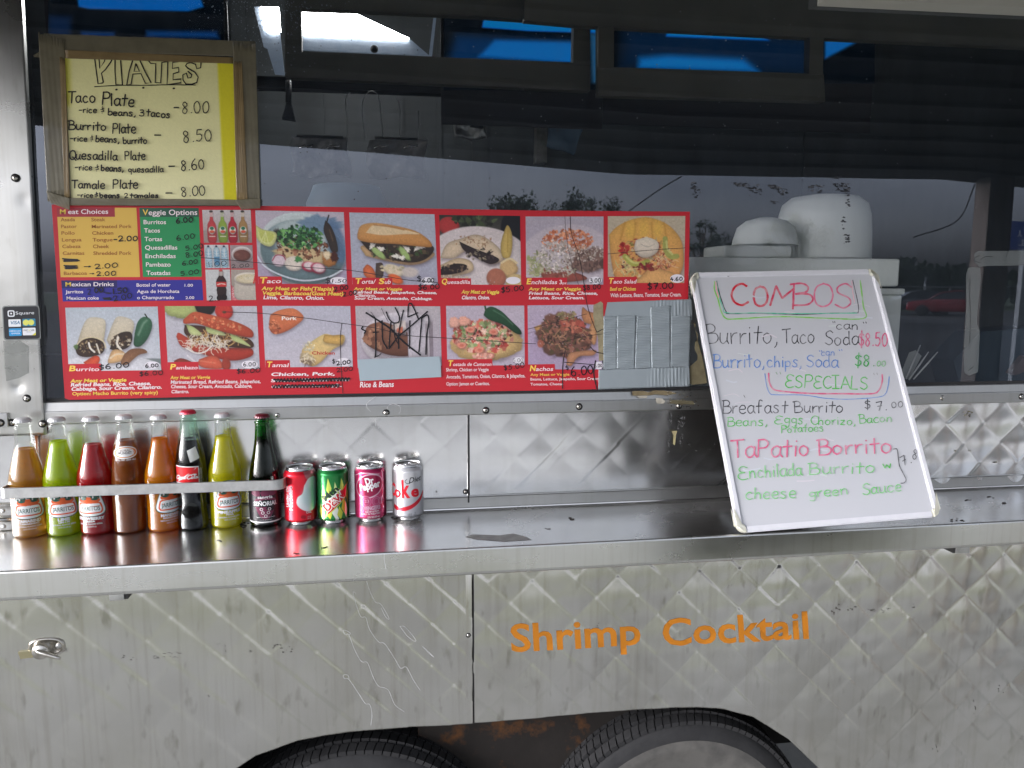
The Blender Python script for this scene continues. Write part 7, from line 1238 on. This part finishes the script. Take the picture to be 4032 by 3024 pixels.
def c_green(c):
    c.I[:] = (26, 110, 54); c.grad((20, 96, 48), (36, 130, 60), 20)
    rs = c.rs
    for (x, y0, y1, w_, col) in ((-10, 100, 58, 7, (196, 206, 90)), (-22, 86, 40, 6, (196, 206, 90)), (4, 92, 60, 5, (200, 216, 140)), (18, 99, 66, 6, (196, 206, 90)), (-30, 46, 14, 5, (196, 206, 90)), (-24, 36, 8, 5, (214, 224, 170)), (-10, 40, 12, 8, (200, 206, 70)), (2, 50, 10, 9, (222, 228, 214)), (12, 40, 10, 8, (200, 206, 70)), (22, 56, 20, 9, (206, 196, 60)), (28, 48, 8, 6, (214, 224, 170)), (6, 24, 2, 5, (226, 230, 220)), (-16, 60, 30, 5, (120, 170, 70)), (34, 80, 40, 5, (190, 206, 90))):
        c.poly([(X_(x), Y_(y0)), (X_(x + w_), Y_((y0 + y1) / 2)), (X_(x + w_ * .4), Y_(y1)), (X_(x - w_ * .6), Y_((y0 + y1) / 2 - 4))], col, 1, .006, False)
    c.poly([(X_(-26), Y_(33)), (X_(-17), Y_(54)), (X_(12), Y_(78)), (X_(16), Y_(72)), (X_(38), Y_(88)), (X_(30), Y_(58)), (X_(-18), Y_(15)), (X_(-14), Y_(30))], (196, 206, 80), 1, .006, False)
    c.poly([(X_(-24), Y_(35)), (X_(-16), Y_(53)), (X_(11), Y_(76)), (X_(7), Y_(63)), (X_(36), Y_(84)), (X_(29), Y_(60)), (X_(-15), Y_(20)), (X_(-11), Y_(38))], (220, 228, 216), 1, .006, False)
    c.poly([(X_(-14), Y_(46)), (X_(34), Y_(84)), (X_(28), Y_(59)), (X_(-14), Y_(21)), (X_(-8), Y_(38))], (196, 30, 44), 1, .006, False)
def c_pepper(c):
    c.I[:] = (176, 46, 92); c.ell(X_(0), Y_(80), .30, .24, (206, 96, 136), -10, .6, .06)
    for k in range(12): a = k * .9; c.line([(c.rs.rand() * 2.2, c.rs.rand()), (c.rs.rand() * 2.2, c.rs.rand())], .008, (206, 130, 160), .35)
    c.ell(X_(-3), Y_(80), .34, .235, (222, 206, 214), -14, 1, .01); c.ell(X_(-3), Y_(80), .325, .215, (150, 30, 70), -14)
    for cx, r in ((-10, .12), (12, .10), (23, .07)): c.ell(X_(cx), Y_(47), r, r, (196, 130, 156), 0, .9); c.ell(X_(cx), Y_(47), r - .014, r - .014, (170, 60, 100)); c.ell(X_(cx), Y_(47), r * .62, r * .62, (196, 130, 156), 0, .6); c.ell(X_(cx), Y_(47), r * .5, r * .5, (164, 50, 92))
    c.poly([(X_(28), Y_(110)), (X_(60), Y_(110)), (X_(60), Y_(0)), (X_(26), Y_(0)), (X_(32), Y_(30)), (X_(24), Y_(46)), (X_(33), Y_(70))], (140, 24, 66), .8, .006, False); c.line([(X_(28), Y_(110)), (X_(33), Y_(70)), (X_(24), Y_(46)), (X_(32), Y_(30))], .014, (214, 180, 196)); c.line([(X_(-40), Y_(100)), (X_(-14), Y_(108)), (X_(20), Y_(104))], .014, (214, 190, 200)); c.line([(X_(-30), Y_(10)), (X_(-6), Y_(10)), (X_(0), Y_(6)), (X_(22), Y_(6))], .012, (214, 190, 200))
def c_diet(c):
    c.I[:] = (190, 190, 192); c.grad((204, 204, 206), (182, 182, 186))
    c.poly([(X_(-36), Y_(36)), (X_(-18), Y_(31)), (X_(4), Y_(36)), (X_(24), Y_(48)), (X_(40), Y_(62)), (X_(42), Y_(56)), (X_(26), Y_(40)), (X_(4), Y_(27)), (X_(-16), Y_(23)), (X_(-36), Y_(27))], (206, 30, 48), 1, .006)
mm = .001
c1 = shelfpos(652 * DISP, 1132.6 * DISP, .025); c1[1] = min(c1[1], -.0385); e, q = can(c1, 'red soda can with white sideways words, leftmost of the four cans', c_red)
WL = K(226, 222, 224)
q.text('Under the', (-.0265, .040), (-.0265, .086), .0075, WL, .02) ; q.text('Mistletoe', (-.0165, .034), (-.0165, .086), .0085, WL, .03); q.text('Coke.', (.0105, .0265), (.0225, .0265), .0048, WL, .03); q.text('12 FL OZ', (.0125, .0175), (.0205, .0175), .0026, WL, .0); q.text('(355 mL)', (.0125, .0140), (.0205, .0140), .0026, WL, .0); q.ell(.003, .020, .004, .0035, K(150, 20, 34)); q.build('can_lettering', LABELP, e, (0, 0, 0))
c2 = shelfpos(722 * DISP, 1129.2 * DISP, .025); c2[1] = min(c2[1], -.0385); e, q = can(c2, 'green and lime soda can with red slanted letters, second of the four cans', c_green)
q.text('Mtn', (-.017, .0505), (.013, .0750), .0125, K(24, 50, 34), .05, -.1); q.text('DEW', (-.0135, .0285), (.0290, .0625), .0170, K(226, 224, 218), .09, -.1); q.text('DEW', (-.0130, .0290), (.0285, .0622), .0160, K(196, 30, 44), .03, -.1); q.build('can_lettering', LABELP, e, (0, 0, 0))
c3 = shelfpos(802 * DISP, 1125 * DISP, .025); c3[1] = min(c3[1], -.0385); e, q = can(c3, 'maroon pink soda can with an oval logo, standing apart from the green can', c_pepper)
q.text('Dr', (-.009, .0830), (.0085, .0870), .0140, WL, .04); q.text('Pepper', (-.0225, .0695), (.0225, .0790), .0140, WL, .04); q.text('23', (-.0125, .0450), (-.0035, .0455), .0058, K(206, 160, 180), .0)
q.text('AVENGERS', (-.021, .0280), (.021, .0300), .0078, K(196, 150, 172), .06); q.text('AGE OF ULTRON', (-.012, .0235), (.017, .0245), .0030, WL, .03); q.text('ONLY IN THEATERS', (-.020, .0185), (.020, .0192), .0034, WL, .01); q.text('12 FL OZ (355 mL)', (-.007, .0110), (.019, .0118), .0040, WL, .02); q.build('can_lettering', LABELP, e, (0, 0, 0))
c4 = shelfpos(882.3 * DISP, 1122.6 * DISP, .025); c4[1] = min(c4[1], -.0385); e, q = can(c4, 'silver diet soda can with red letters, rightmost of the four cans', c_diet)
RD2 = K(206, 26, 44); q.text('C', (-.050, .0545), (-.031, .0540), .026, RD2, .03); q.text('o', (-.0330, .0520), (-.0150, .0530), .0240, RD2, .035); q.text('k', (-.0135, .0530), (.0045, .0535), .0370, RD2, .035); q.text('e', (.0065, .0535), (.0250, .0545), .0240, RD2, .035)
bk = K(24, 24, 26); q.text('Diet', (.002, .0840), (.0300, .0870), .0115, bk, .01, .3); q.stroke([(-.002, .0925), (-.006, .0880), (-.002, .0830), (.004, .0835)], .0012, bk)
q.text('12 FL OZ', (-.001, .0150), (.0075, .0150), .0028, bk, .0); q.text('(355 mL)', (-.001, .0112), (.0075, .0112), .0028, bk, .0); q.text('0', (.0135, .0165), (.0155, .0165), .0038, bk, .0); q.text('CALORIES', (.0105, .0132), (.0185, .0132), .0018, bk, .0); q.build('can_lettering', LABELP, e, (0, 0, 0))

# ------------------------------------------------------------------ whiteboard leaning on the window
al = .0088; ti = .4473; be = .0274; bw, bh = .4580, .5800; B0 = np.array([.6835, -.2535, .0012]); e_ = np.array([math.cos(al), math.sin(al), 0]); Nn = np.array([-math.sin(al), math.cos(al), 0]); u_ = Nn * math.sin(ti) + np.array([0, 0, 1]) * math.cos(ti); Ex = e_ * math.cos(be) + u_ * math.sin(be); Ey = u_ * math.cos(be) - e_ * math.sin(be); Ez = np.cross(Ex, Ey)   # Ez points to the viewer
if Ez[1] > 0: Ez = -Ez
WBD = empty('whiteboard', tuple(B0), label='white dry erase board headed COMBOS leaning on the window', cat='whiteboard')
def bpt(x, y, o): return B0 + Ex * x + Ey * y + Ez * o
TH = .014
B0 = B0 - Ez * 0 + Nn * 0
def slab(name, pts, o0, o1, m, bev=0): 
    n = len(pts); tr_ = tessellate_polygon([[Vector((x, y, 0)) for x, y in pts]]); vs = [bpt(x, y, o1) for x, y in pts] + [bpt(x, y, o0) for x, y in pts]
    if bev: cx = sum(p[0] for p in pts) / n; cy = sum(p[1] for p in pts) / n; vs = [bpt(x, y, o1 - bev) for x, y in pts] + vs[n:] ; 
    fs = [tuple(t) for t in tr_] + [tuple(i + n for i in t) for t in tr_] + [(i, (i + 1) % n, (i + 1) % n + n, i + n) for i in range(n)]; mb = MB(); mb.add(vs, fs)
    if bev:
        bm = bmesh.new(); bv = [bm.verts.new(bpt(x, y, o0)) for x, y in pts]; f = bm.faces.new(bv); r = bmesh.ops.extrude_face_region(bm, geom=[f]); [setattr(v, 'co', v.co + Vector(Ez * (o1 - o0))) for v in r['geom'] if isinstance(v, bmesh.types.BMVert)]
        bmesh.ops.bevel(bm, geom=bm.edges[:], offset=bev, segments=2, affect='EDGES'); bmesh.ops.recalc_face_normals(bm, faces=bm.faces[:]); mb = MB(); mb.bm(bm)
    return mb.build(name, m, WBD)
fw_ = .0125; FRM = mat('frame_white', (.70, .70, .73), .35, noise=((40, 40, 40), .3, (.8, .8, .84))); CNR = mat('corner_plastic', (.66, .66, .58), .45, noise=((50, 50, 50), .5, (.85, .8, .6)))
slab('board_back', [(fw_ * .5, fw_ * .5), (bw - fw_ * .5, fw_ * .5), (bw - fw_ * .5, bh - fw_ * .5), (fw_ * .5, bh - fw_ * .5)], .001, .004, mat('hardboard', (.030, .022, .018), .55))
slab('writing_surface', [(fw_ * .6, fw_ * .6), (bw - fw_ * .6, fw_ * .6), (bw - fw_ * .6, bh - fw_ * .6), (fw_ * .6, bh - fw_ * .6)], .0045, .0085, WBOARD)
cr_ = .018
for pts in ([(cr_, 0), (bw - cr_, 0), (bw - cr_, fw_), (cr_, fw_)], [(cr_, bh - fw_), (bw - cr_, bh - fw_), (bw - cr_, bh), (cr_, bh)], [(0, cr_), (fw_, cr_), (fw_, bh - cr_), (0, bh - cr_)], [(bw - fw_, cr_), (bw, cr_), (bw, bh - cr_), (bw - fw_, bh - cr_)]): slab('frame_bar', pts, .0, .0125, FRM, .0022)
for sx, sy in ((0, 0), (1, 0), (1, 1), (0, 1)):
    o = [(cr_ - .0004, 0)] + [(cr_ * (1 - math.sin(t)), cr_ * (1 - math.cos(t))) for t in np.linspace(.15, math.pi / 2, 8)] + [(0, cr_ - .0004), (fw_ + .001, cr_ - .0004), (fw_ + .001, fw_ + .003), (fw_ + .003, fw_ + .001), (cr_ - .0004, fw_ + .001)]
    slab('frame_corner', [(bw - x if sx else x, bh - y if sy else y) for x, y in o], -.0008, .0134, CNR, .0018)
# writing: pixels of the photograph laid on the board's own face
MARKER = streaky(mat('dry_marker', attr=True, rough=.5))
PW_ = (2660, 1040, .66305)
Q0 = bpt(0, 0, .0085)
def bfn(x, y, o):
    d = ray(PW_[0] + x * PW_[2], PW_[1] + y * PW_[2]); t = ((Q0 - CAM) @ Ez) / (d @ Ez); return CAM + d * t + Ez * o
def wb(name, items):
    o_ = .0002
    for f in items: q = Print(bfn, base=o_); f(q); o_ = q.o; q.build(name, MARKER, WBD)
RDm = K(196, 44, 72); PKm = K(206, 92, 128); PKl = K(222, 150, 178); BKm = K(52, 52, 56); GRm = K(88, 180, 84); GLm = K(112, 190, 112); TLm = K(70, 190, 150); BLm = K(90, 132, 196); GDm = K(50, 160, 70)
Hw = lambda s, a, b, h, c, w=6, j=.03: (lambda q: q.hand(s, a, b, h, c, w * 1.0, j))
GH = K(198, 206, 208, .95); rsg = random.Random(9)
wb('faint_smear', [St([(x, y), (x + rsg.uniform(20, 60), y + rsg.uniform(-14, 14)), (x + rsg.uniform(60, 120), y + rsg.uniform(-10, 10))], rsg.uniform(3, 9), rsg.choice([K(206, 214, 210, .95), K(214, 206, 212, .95), K(204, 208, 216, .95)])) for x, y in [(rsg.uniform(280, 1150), rsg.uniform(180, 1380)) for _ in range(26)]])
wb('combos_heading', [Hw('C', (330, 245), (418, 245), 125, K(200, 30, 50), 13, 0), Hw('O', (460, 250), (540, 250), 122, K(200, 44, 70), 13, 0), Hw('M', (558, 245), (700, 262), 122, K(200, 54, 84), 12, 0), Hw('B', (690, 245), (805, 245), 132, K(206, 70, 104), 11, 0), Hw('O', (816, 252), (912, 252), 130, K(212, 110, 140), 10, 0), Hw('S', (940, 260), (1045, 260), 150, K(206, 96, 128), 10, 0),
    St([(244, 100), (262, 180), (285, 250), (300, 282), (318, 295), (500, 292), (740, 300), (900, 292), (1060, 290), (1084, 284), (1082, 230), (1052, 95)], 5, BKm), St([(240, 102), (258, 190), (282, 262), (306, 290), (500, 290), (700, 294), (1078, 291)], 5, TLm), St([(232, 104), (230, 150), (252, 210), (270, 280), (298, 322), (360, 326), (620, 312), (900, 322), (1118, 322), (1114, 250), (1096, 98)], 8, K(130, 196, 90)), St([(238, 106), (244, 150), (256, 200)], 7, K(226, 150, 160)), St([(1046, 100), (1052, 170), (1062, 230)], 4, K(232, 170, 180))])
wb('handwriting', [Hw('Burrito,', (182, 474), (608, 474), 110, BKm, 6), Hw('Taco', (636, 472), (822, 470), 86, BKm, 6), Hw('Soda', (884, 480), (1088, 482), 84, BKm, 6), Hw('"', (928, 382), (948, 382), 40, BKm, 4), Hw('can', (952, 388), (1080, 388), 50, BKm, 5), Hw('"', (1108, 384), (1138, 384), 40, BKm, 4), Hw('$8.50', (1088, 486), (1258, 486), 78, PKm, 8),
    Hw('Burrito,', (222, 618), (528, 612), 80, BLm, 6), Hw('chips,', (540, 612), (748, 612), 68, BLm, 6), Hw('Soda', (775, 614), (960, 612), 72, BLm, 6), Hw('"', (846, 548), (868, 548), 36, BLm, 4), Hw('can', (862, 544), (942, 544), 40, BLm, 4), Hw('"', (966, 546), (994, 546), 38, BLm, 4), Hw('$8.', (1062, 606), (1180, 606), 70, GDm, 7), Hw('00', (1192, 606), (1245, 608), 34, K(120, 180, 120), 5)])
e3 = G['3E']; G['É'] = e3
wb('especial_heading', [Hw('"', (590, 700), (632, 700), 56, K(130, 160, 130), 5), Hw('ÉSPÉCIALS', (650, 732), (1140, 745), 76, GRm, 7, .01), Hw('"', (1165, 700), (1200, 700), 50, K(150, 150, 150), 4), St([(552, 648), (556, 700), (580, 742), (640, 756), (800, 768), (1000, 770), (1160, 770), (1205, 752), (1226, 700), (1226, 655)], 9, PKm), St([(530, 650), (540, 720), (560, 768), (600, 776), (760, 778), (900, 798), (1040, 802), (1200, 790), (1246, 770), (1262, 720), (1268, 668)], 5, BLm)])
wb('handwriting', [Hw('Breafast', (278, 888), (664, 884), 78, BKm, 6), Hw('Burrito', (704, 882), (992, 880), 68, BKm, 6), Hw('$', (1122, 862), (1158, 858), 50, BKm, 5), Hw('7.', (1190, 872), (1256, 866), 54, BKm, 5), Hw('00', (1282, 856), (1352, 848), 36, BKm, 5),
    Hw('Beans,', (306, 964), (546, 958), 54, GRm, 5), Hw('É', (584, 950), (630, 950), 48, GRm, 5), Hw('ggs,', (642, 950), (780, 952), 60, GRm, 5), Hw('Chorizo,', (800, 952), (1068, 956), 50, GRm, 5), Hw('Bacon', (1090, 946), (1282, 938), 52, GRm, 5), Hw('Potatoes', (626, 1004), (878, 992), 44, GRm, 5),
    Hw('TaPatio', (332, 1150), (790, 1140), 104, PKm, 9), Hw('Borrito', (846, 1134), (1278, 1120), 92, PKm, 9), Hw('É', (368, 1284), (425, 1284), 78, GRm, 6), Hw('nchilada', (436, 1272), (746, 1256), 74, GLm, 6), Hw('Burrito', (790, 1250), (1178, 1240), 72, GLm, 6), Hw('w', (1228, 1214), (1280, 1212), 46, GRm, 6),
    Hw('cheese', (412, 1398), (712, 1392), 70, GLm, 6), Hw('green', (788, 1390), (1018, 1368), 58, GLm, 6), Hw('Sauce', (1106, 1372), (1338, 1348), 66, GLm, 6), Hw('7.', (1345, 1200), (1400, 1180), 60, BKm, 5), Hw('0', (1404, 1162), (1428, 1158), 30, BKm, 4), Hw('0', (1414, 1128), (1434, 1122), 26, BKm, 4),
    St([(1290, 1100), (1312, 1102), (1318, 1150), (1326, 1200), (1345, 1240), (1364, 1280), (1352, 1300), (1334, 1302)], 5, BKm), St([(302, 62), (308, 76), (318, 72)], 3, BKm), St([(402, 780), (410, 796)], 3, BKm)])

# ------------------------------------------------------------------ what stands in the lot, seen mirrored in the window
def leaf_tree(name, label, base, h, spread, seed, conifer=False, n=2600, col=(.05, .075, .04)):
    rs = random.Random(seed); e = empty(name, tuple(base), label=label, cat='tree', group='trees beyond the lot'); mb = MB(); x, y, z = 0, 0, 0
    mb.tube([(0, 0, 0), (.1, 0, h * .4), (0, .1, h * .85)], [h * .03, h * .02, h * .006], 7)
    cl2 = []
    if conifer:
        for k in range(26): f = k / 25; a = rs.uniform(0, 6.28); r = spread * (1 - f) * rs.uniform(.7, 1.1); zz = h * (.12 + .86 * f); mb.tube([(0, 0, zz), (r * math.cos(a), r * math.sin(a), zz - r * .25)], [h * .008, .01], 5); cl2 += [(r * math.cos(a) * q_, r * math.sin(a) * q_, zz - r * .2 * q_, .10 * spread + spread * .13 * (1 - f)) for q_ in (.3, .6, .9)]
    else:
        for k in range(24): a = rs.uniform(0, 6.28); r = spread * rs.uniform(.2, .95); zz = h * rs.uniform(.42, .95); r *= math.sqrt(max(.15, 1 - ((zz / h - .62) / .42) ** 2)); mb.tube([(0, 0, h * .35), (r * .5 * math.cos(a), r * .5 * math.sin(a), zz * .8), (r * math.cos(a), r * math.sin(a), zz)], [h * .014, h * .008, .02], 5); cl2.append((r * math.cos(a), r * math.sin(a), zz, spread * rs.uniform(.16, .34)))
    mb.build('trunk', mat('bark_' + str(seed), (.09, .07, .05), .9), e, (0, 0, 0)); mb = MB()
    for k in range(n):
        c_ = rs.choice(cl2); v = Vector((rs.gauss(0, 1), rs.gauss(0, 1), rs.gauss(0, .8))).normalized() * c_[3] * rs.uniform(.3, 1.05); p = Vector(c_[:3]) + v; s_ = spread * rs.uniform(.025, .06); a = Vector((rs.uniform(-1, 1), rs.uniform(-1, 1), rs.uniform(-1, 1))).normalized() * s_; b = a.cross(Vector((rs.uniform(-1, 1), rs.uniform(-1, 1), 1))).normalized() * s_ * .6; t = rs.uniform(.5, 1.5)
        mb.add([p - a, p + b, p + a, p - b], [(0, 1, 2, 3)], tuple(v_ * t for v_ in col))
    mb.build('crown', LEAFM, e, (0, 0, 0)); return e
LEAFM = mat('leaves', attr=True, rough=.7)
def tree_at(u, v, D, lab, spread, seed, conifer=False, n=2600):
    p = MIR(u, v, D); leaf_tree('conifer_tree' if conifer else 'leafy_tree', lab, (p[0], p[1], GROUND), p[2] - GROUND, spread, seed, conifer, n)
tree_at(1985, 762, 30, 'leafy tree mirrored just above the quesadilla photo, left one of three', 2.0, 1); tree_at(2150, 790, 32, 'low leafy tree mirrored between two taller ones above the menu', 1.6, 2); tree_at(2262, 752, 30, 'tallest leafy tree mirrored above the enchilada photo', 1.7, 3); tree_at(2362, 775, 33, 'leafy tree mirrored above the taco salad photo', 1.7, 4)
tree_at(2765, 858, 34, 'narrow tree mirrored right beside the menu board', 1.3, 5); tree_at(2835, 912, 34, 'low round tree mirrored left of the small white bowl', 1.2, 6); tree_at(3160, 830, 30, 'dark tree mirrored across the large white tub', 1.6, 7)
tree_at(3684, 1090, 62, 'small spruce mirrored above the parked cars', 1.9, 8, True, 1800); tree_at(3732, 1076, 60, 'taller spruce mirrored above the red car', 2.6, 9, True); tree_at(3812, 1064, 58, 'spruce mirrored beside the tape residue', 3.0, 10, True)
rs = random.Random(4); mb = MB()
for k in range(15000):
    x = rs.uniform(-20, 90); hh = 2.9 + .7 * math.sin(x * .5) + .5 * math.sin(x * 1.3 + 1); y = -rs.uniform(52, 56); z = GROUND + rs.uniform(.05, 1) ** .6 * max(hh, 1.6); p = Vector((x, y, z)); s_ = rs.uniform(.16, .36); a = Vector((rs.uniform(-1, 1), rs.uniform(-.5, .5), rs.uniform(-1, 1))).normalized() * s_; b = a.cross(Vector((0, 1, rs.uniform(-.5, .5)))).normalized() * s_ * .6; t = rs.uniform(.4, 1.4); mb.add([p - a, p + b, p + a, p - b], [(0, 1, 2, 3)], (.04 * t, .06 * t, .032 * t))
tag(mb.build('hedge', LEAFM), kind='stuff')
# chain link fence: posts, top rail and a leaning barbed arm
FEN = empty('chain_link_fence', (10, -45, GROUND), label='grey chain link fence with a leaning arm, mirrored above the parked cars', cat='fence'); FM = mat('galvanised', (.22, .23, .23), .5, .7)
FY = 45
zt_ = MIR(3600, 1127, FY)[2]; mb = MB(); mb.tube([(-8, -FY, zt_), (96, -FY, zt_)], .045, 6); mb.build('top_rail', FM, FEN)
for k in range(28): mb = MB(); mb.tube([(-8 + k * 3.75, -FY, GROUND), (-8 + k * 3.75, -FY, zt_ + .04)], .05, 6); mb.build('fence_post', FM, FEN)
a = MIR(3638, 1200, FY); b = MIR(3638, 1125, FY); c_ = MIR(3655, 1092, FY); mb = MB(); mb.tube([(a[0], -FY, a[2]), (b[0], -FY, b[2]), (c_[0], -FY - .3, c_[2])], .09, 6); mb.build('leaning_arm', FM, FEN)
mb = MB()
for k in range(460):
    x = -8 + k * .22
    for s_ in (1, -1): mb.add([(x, -FY, GROUND), (x + .008, -FY, GROUND), (x + .008 + s_ * (zt_ - GROUND), -FY + .02 + s_ * .01, zt_), (x + s_ * (zt_ - GROUND), -FY + .02 + s_ * .01, zt_)], [(0, 1, 2, 3)])
o = mb.build('chain_link_mesh', FM, FEN); o['kind'] = 'stuff'
def car(label, base, hdg, col):
    e = empty('parked_car', tuple(base), label=label, cat='car', group='cars parked across the lot'); e.rotation_euler = (0, 0, hdg); PT_ = mat('car_paint_' + str(len(bpy.data.materials)), col, .25, .1, coat=.8); GL_ = mat('car_glass_' + str(len(bpy.data.materials)), (.02, .022, .025), .08, coat=.6); TY = RUBBER
    st = [(-2.2, .35, .62, .70), (-2.1, .30, .80, .78), (-1.3, .28, .92, .86), (-.6, .28, .96, .88), (1.2, .28, .98, .88), (1.9, .30, .96, .84), (2.2, .38, .80, .74)]; vs = []; fs = []
    for x, z0, z1, w_ in st:
        for (yy, zz) in ((-w_ * .92, z0), (-w_, z0 + .2), (-w_, z1 - .12), (-w_ * .9, z1), (w_ * .9, z1), (w_, z1 - .12), (w_, z0 + .2), (w_ * .92, z0)): vs.append((x, yy, zz))
    for i in range(len(st) - 1):
        for k in range(8): a, b = i * 8 + k, i * 8 + (k + 1) % 8; fs.append((a, b, b + 8, a + 8))
    fs += [tuple(range(8))[::-1], tuple(48 + k for k in range(8))]; mb = MB(); mb.add(vs, fs, smooth=False); mb.build('car_body', PT_, e, (0, 0, 0))
    vs = []; fs = []; cb = [(-1.15, .90, .80), (-.45, 1.34, .66), (.30, 1.44, .64), (1.0, 1.38, .64), (1.75, .95, .76)]
    for x, z1, w_ in cb: vs += [(x, -.80, .90), (x, -w_, z1), (x, w_, z1), (x, .80, .90)]
    for i in range(4):
        for k in range(3): a = i * 4 + k; fs.append((a, a + 1, a + 5, a + 4))
    mb = MB(); mb.add(vs, fs); mb.build('car_glass', GL_, e, (0, 0, 0)); mb = MB(); mb.add([(x, s_ * w_ * 1.0, z1 + .012) for x, z1, w_ in cb[1:4] for s_ in (-1, 1)], [(0, 1, 3, 2), (2, 3, 5, 4)])
    for s_ in (-1, 1): mb.tube([(x, s_ * (w_ + .02), z1 + .01) for x, z1, w_ in cb], .035, 6)
    mb.build('car_roof', PT_, e, (0, 0, 0))
    for x in (-1.4, 1.4):
        for s_ in (-1, 1): mb = MB(); mb.lathe([(.20, -.11), (.32, -.11), (.33, -.06), (.33, .06), (.32, .11), (.20, .11)], (x, s_ * .76, .33), 24, axis='y'); mb.build('wheel', TY, e, (0, 0, 0))
    for s_ in (-1, 1): mb = MB(); mb.box((-2.19, s_ * .5 - .14, .62), (-2.08, s_ * .5 + .14, .74), bev=.02); mb.build('headlight', mat('lens_' + str(len(bpy.data.materials)), (.7, .7, .7), .1), e, (0, 0, 0))
p = MIR(3740, 1200, 38); car('red car parked facing the truck, mirrored left of the tape residue', (p[0], -38, GROUND), R_(40), (.20, .02, .025)); p = MIR(3602, 1190, 41); car('dark grey car parked left of the red one in the reflection', (p[0], -41, GROUND), R_(20), (.06, .065, .07)); car('silver car parked beyond the awning post in the reflection', (p[0] + 12, -39, GROUND), R_(75), (.3, .3, .32))
# blue board sign by the road and a slack cable
a = MIR(3969, 984, 3.4); b = MIR(4110, 874, 3.4); sg = empty('blue_sign', (float((a[0] + b[0]) / 2), -3.4, GROUND), label='blue sign with white capital letters mirrored at the right edge of the window', cat='sign'); mb = MB(); mb.box((a[0], -3.42, a[2]), (b[0], -3.40, b[2])); mb.build('sign_board', mat('sign_blue', (.02, .06, .28), .4), sg)
mb = MB(); mb.box((a[0] + .15, -3.46, GROUND), (a[0] + .20, -3.42, a[2] + .2)); mb.build('sign_post', FM, sg)
SW = mat('sign_white', (.8, .8, .8), .5)
class SignP(Print):
    def sgn(s): return -1
q = SignP(lambda x, y, o: np.array([x, -3.40 + o, y]), base=.002); hs_ = (b[2] - a[2]) / 3.6
for k, s_ in enumerate(('Y', 'IT', 'NA')):            # the truck sees this face; the mirror turns it round
    yy = b[2] - hs_ * (1.15 + 1.15 * k); xa = a[0] + (.22 if len(s_) == 1 else .28) * (b[0] - a[0]) ; q.text(s_, (xa + hs_ * .75 * len(s_), yy), (xa, yy), hs_ * .8, (1, 1, 1), .02)
q.build('sign_letters', SW, sg)
a = MIR(3840, 727, 1.3); m_ = MIR(3770, 870, 1.35); b = MIR(3598, 934, 1.4); mb = MB(); mb.tube(spline([a, m_, b]), .0030, 6); tag(mb.build('slack_cable', BLACKP), 'thin dark cable hanging in a slack curve near the awning post', 'cable', 'cables in front of the truck')
a = MIR(2686, 694, 1.22); m_ = MIR(2600, 745, 1.3); b = MIR(2480, 828, 1.4); mb = MB(); mb.tube(spline([a, m_, b]), .0028, 6); tag(mb.build('slack_cable', BLACKP), 'thin dark cable running down from the awning edge above the menu', 'cable', 'cables in front of the truck')
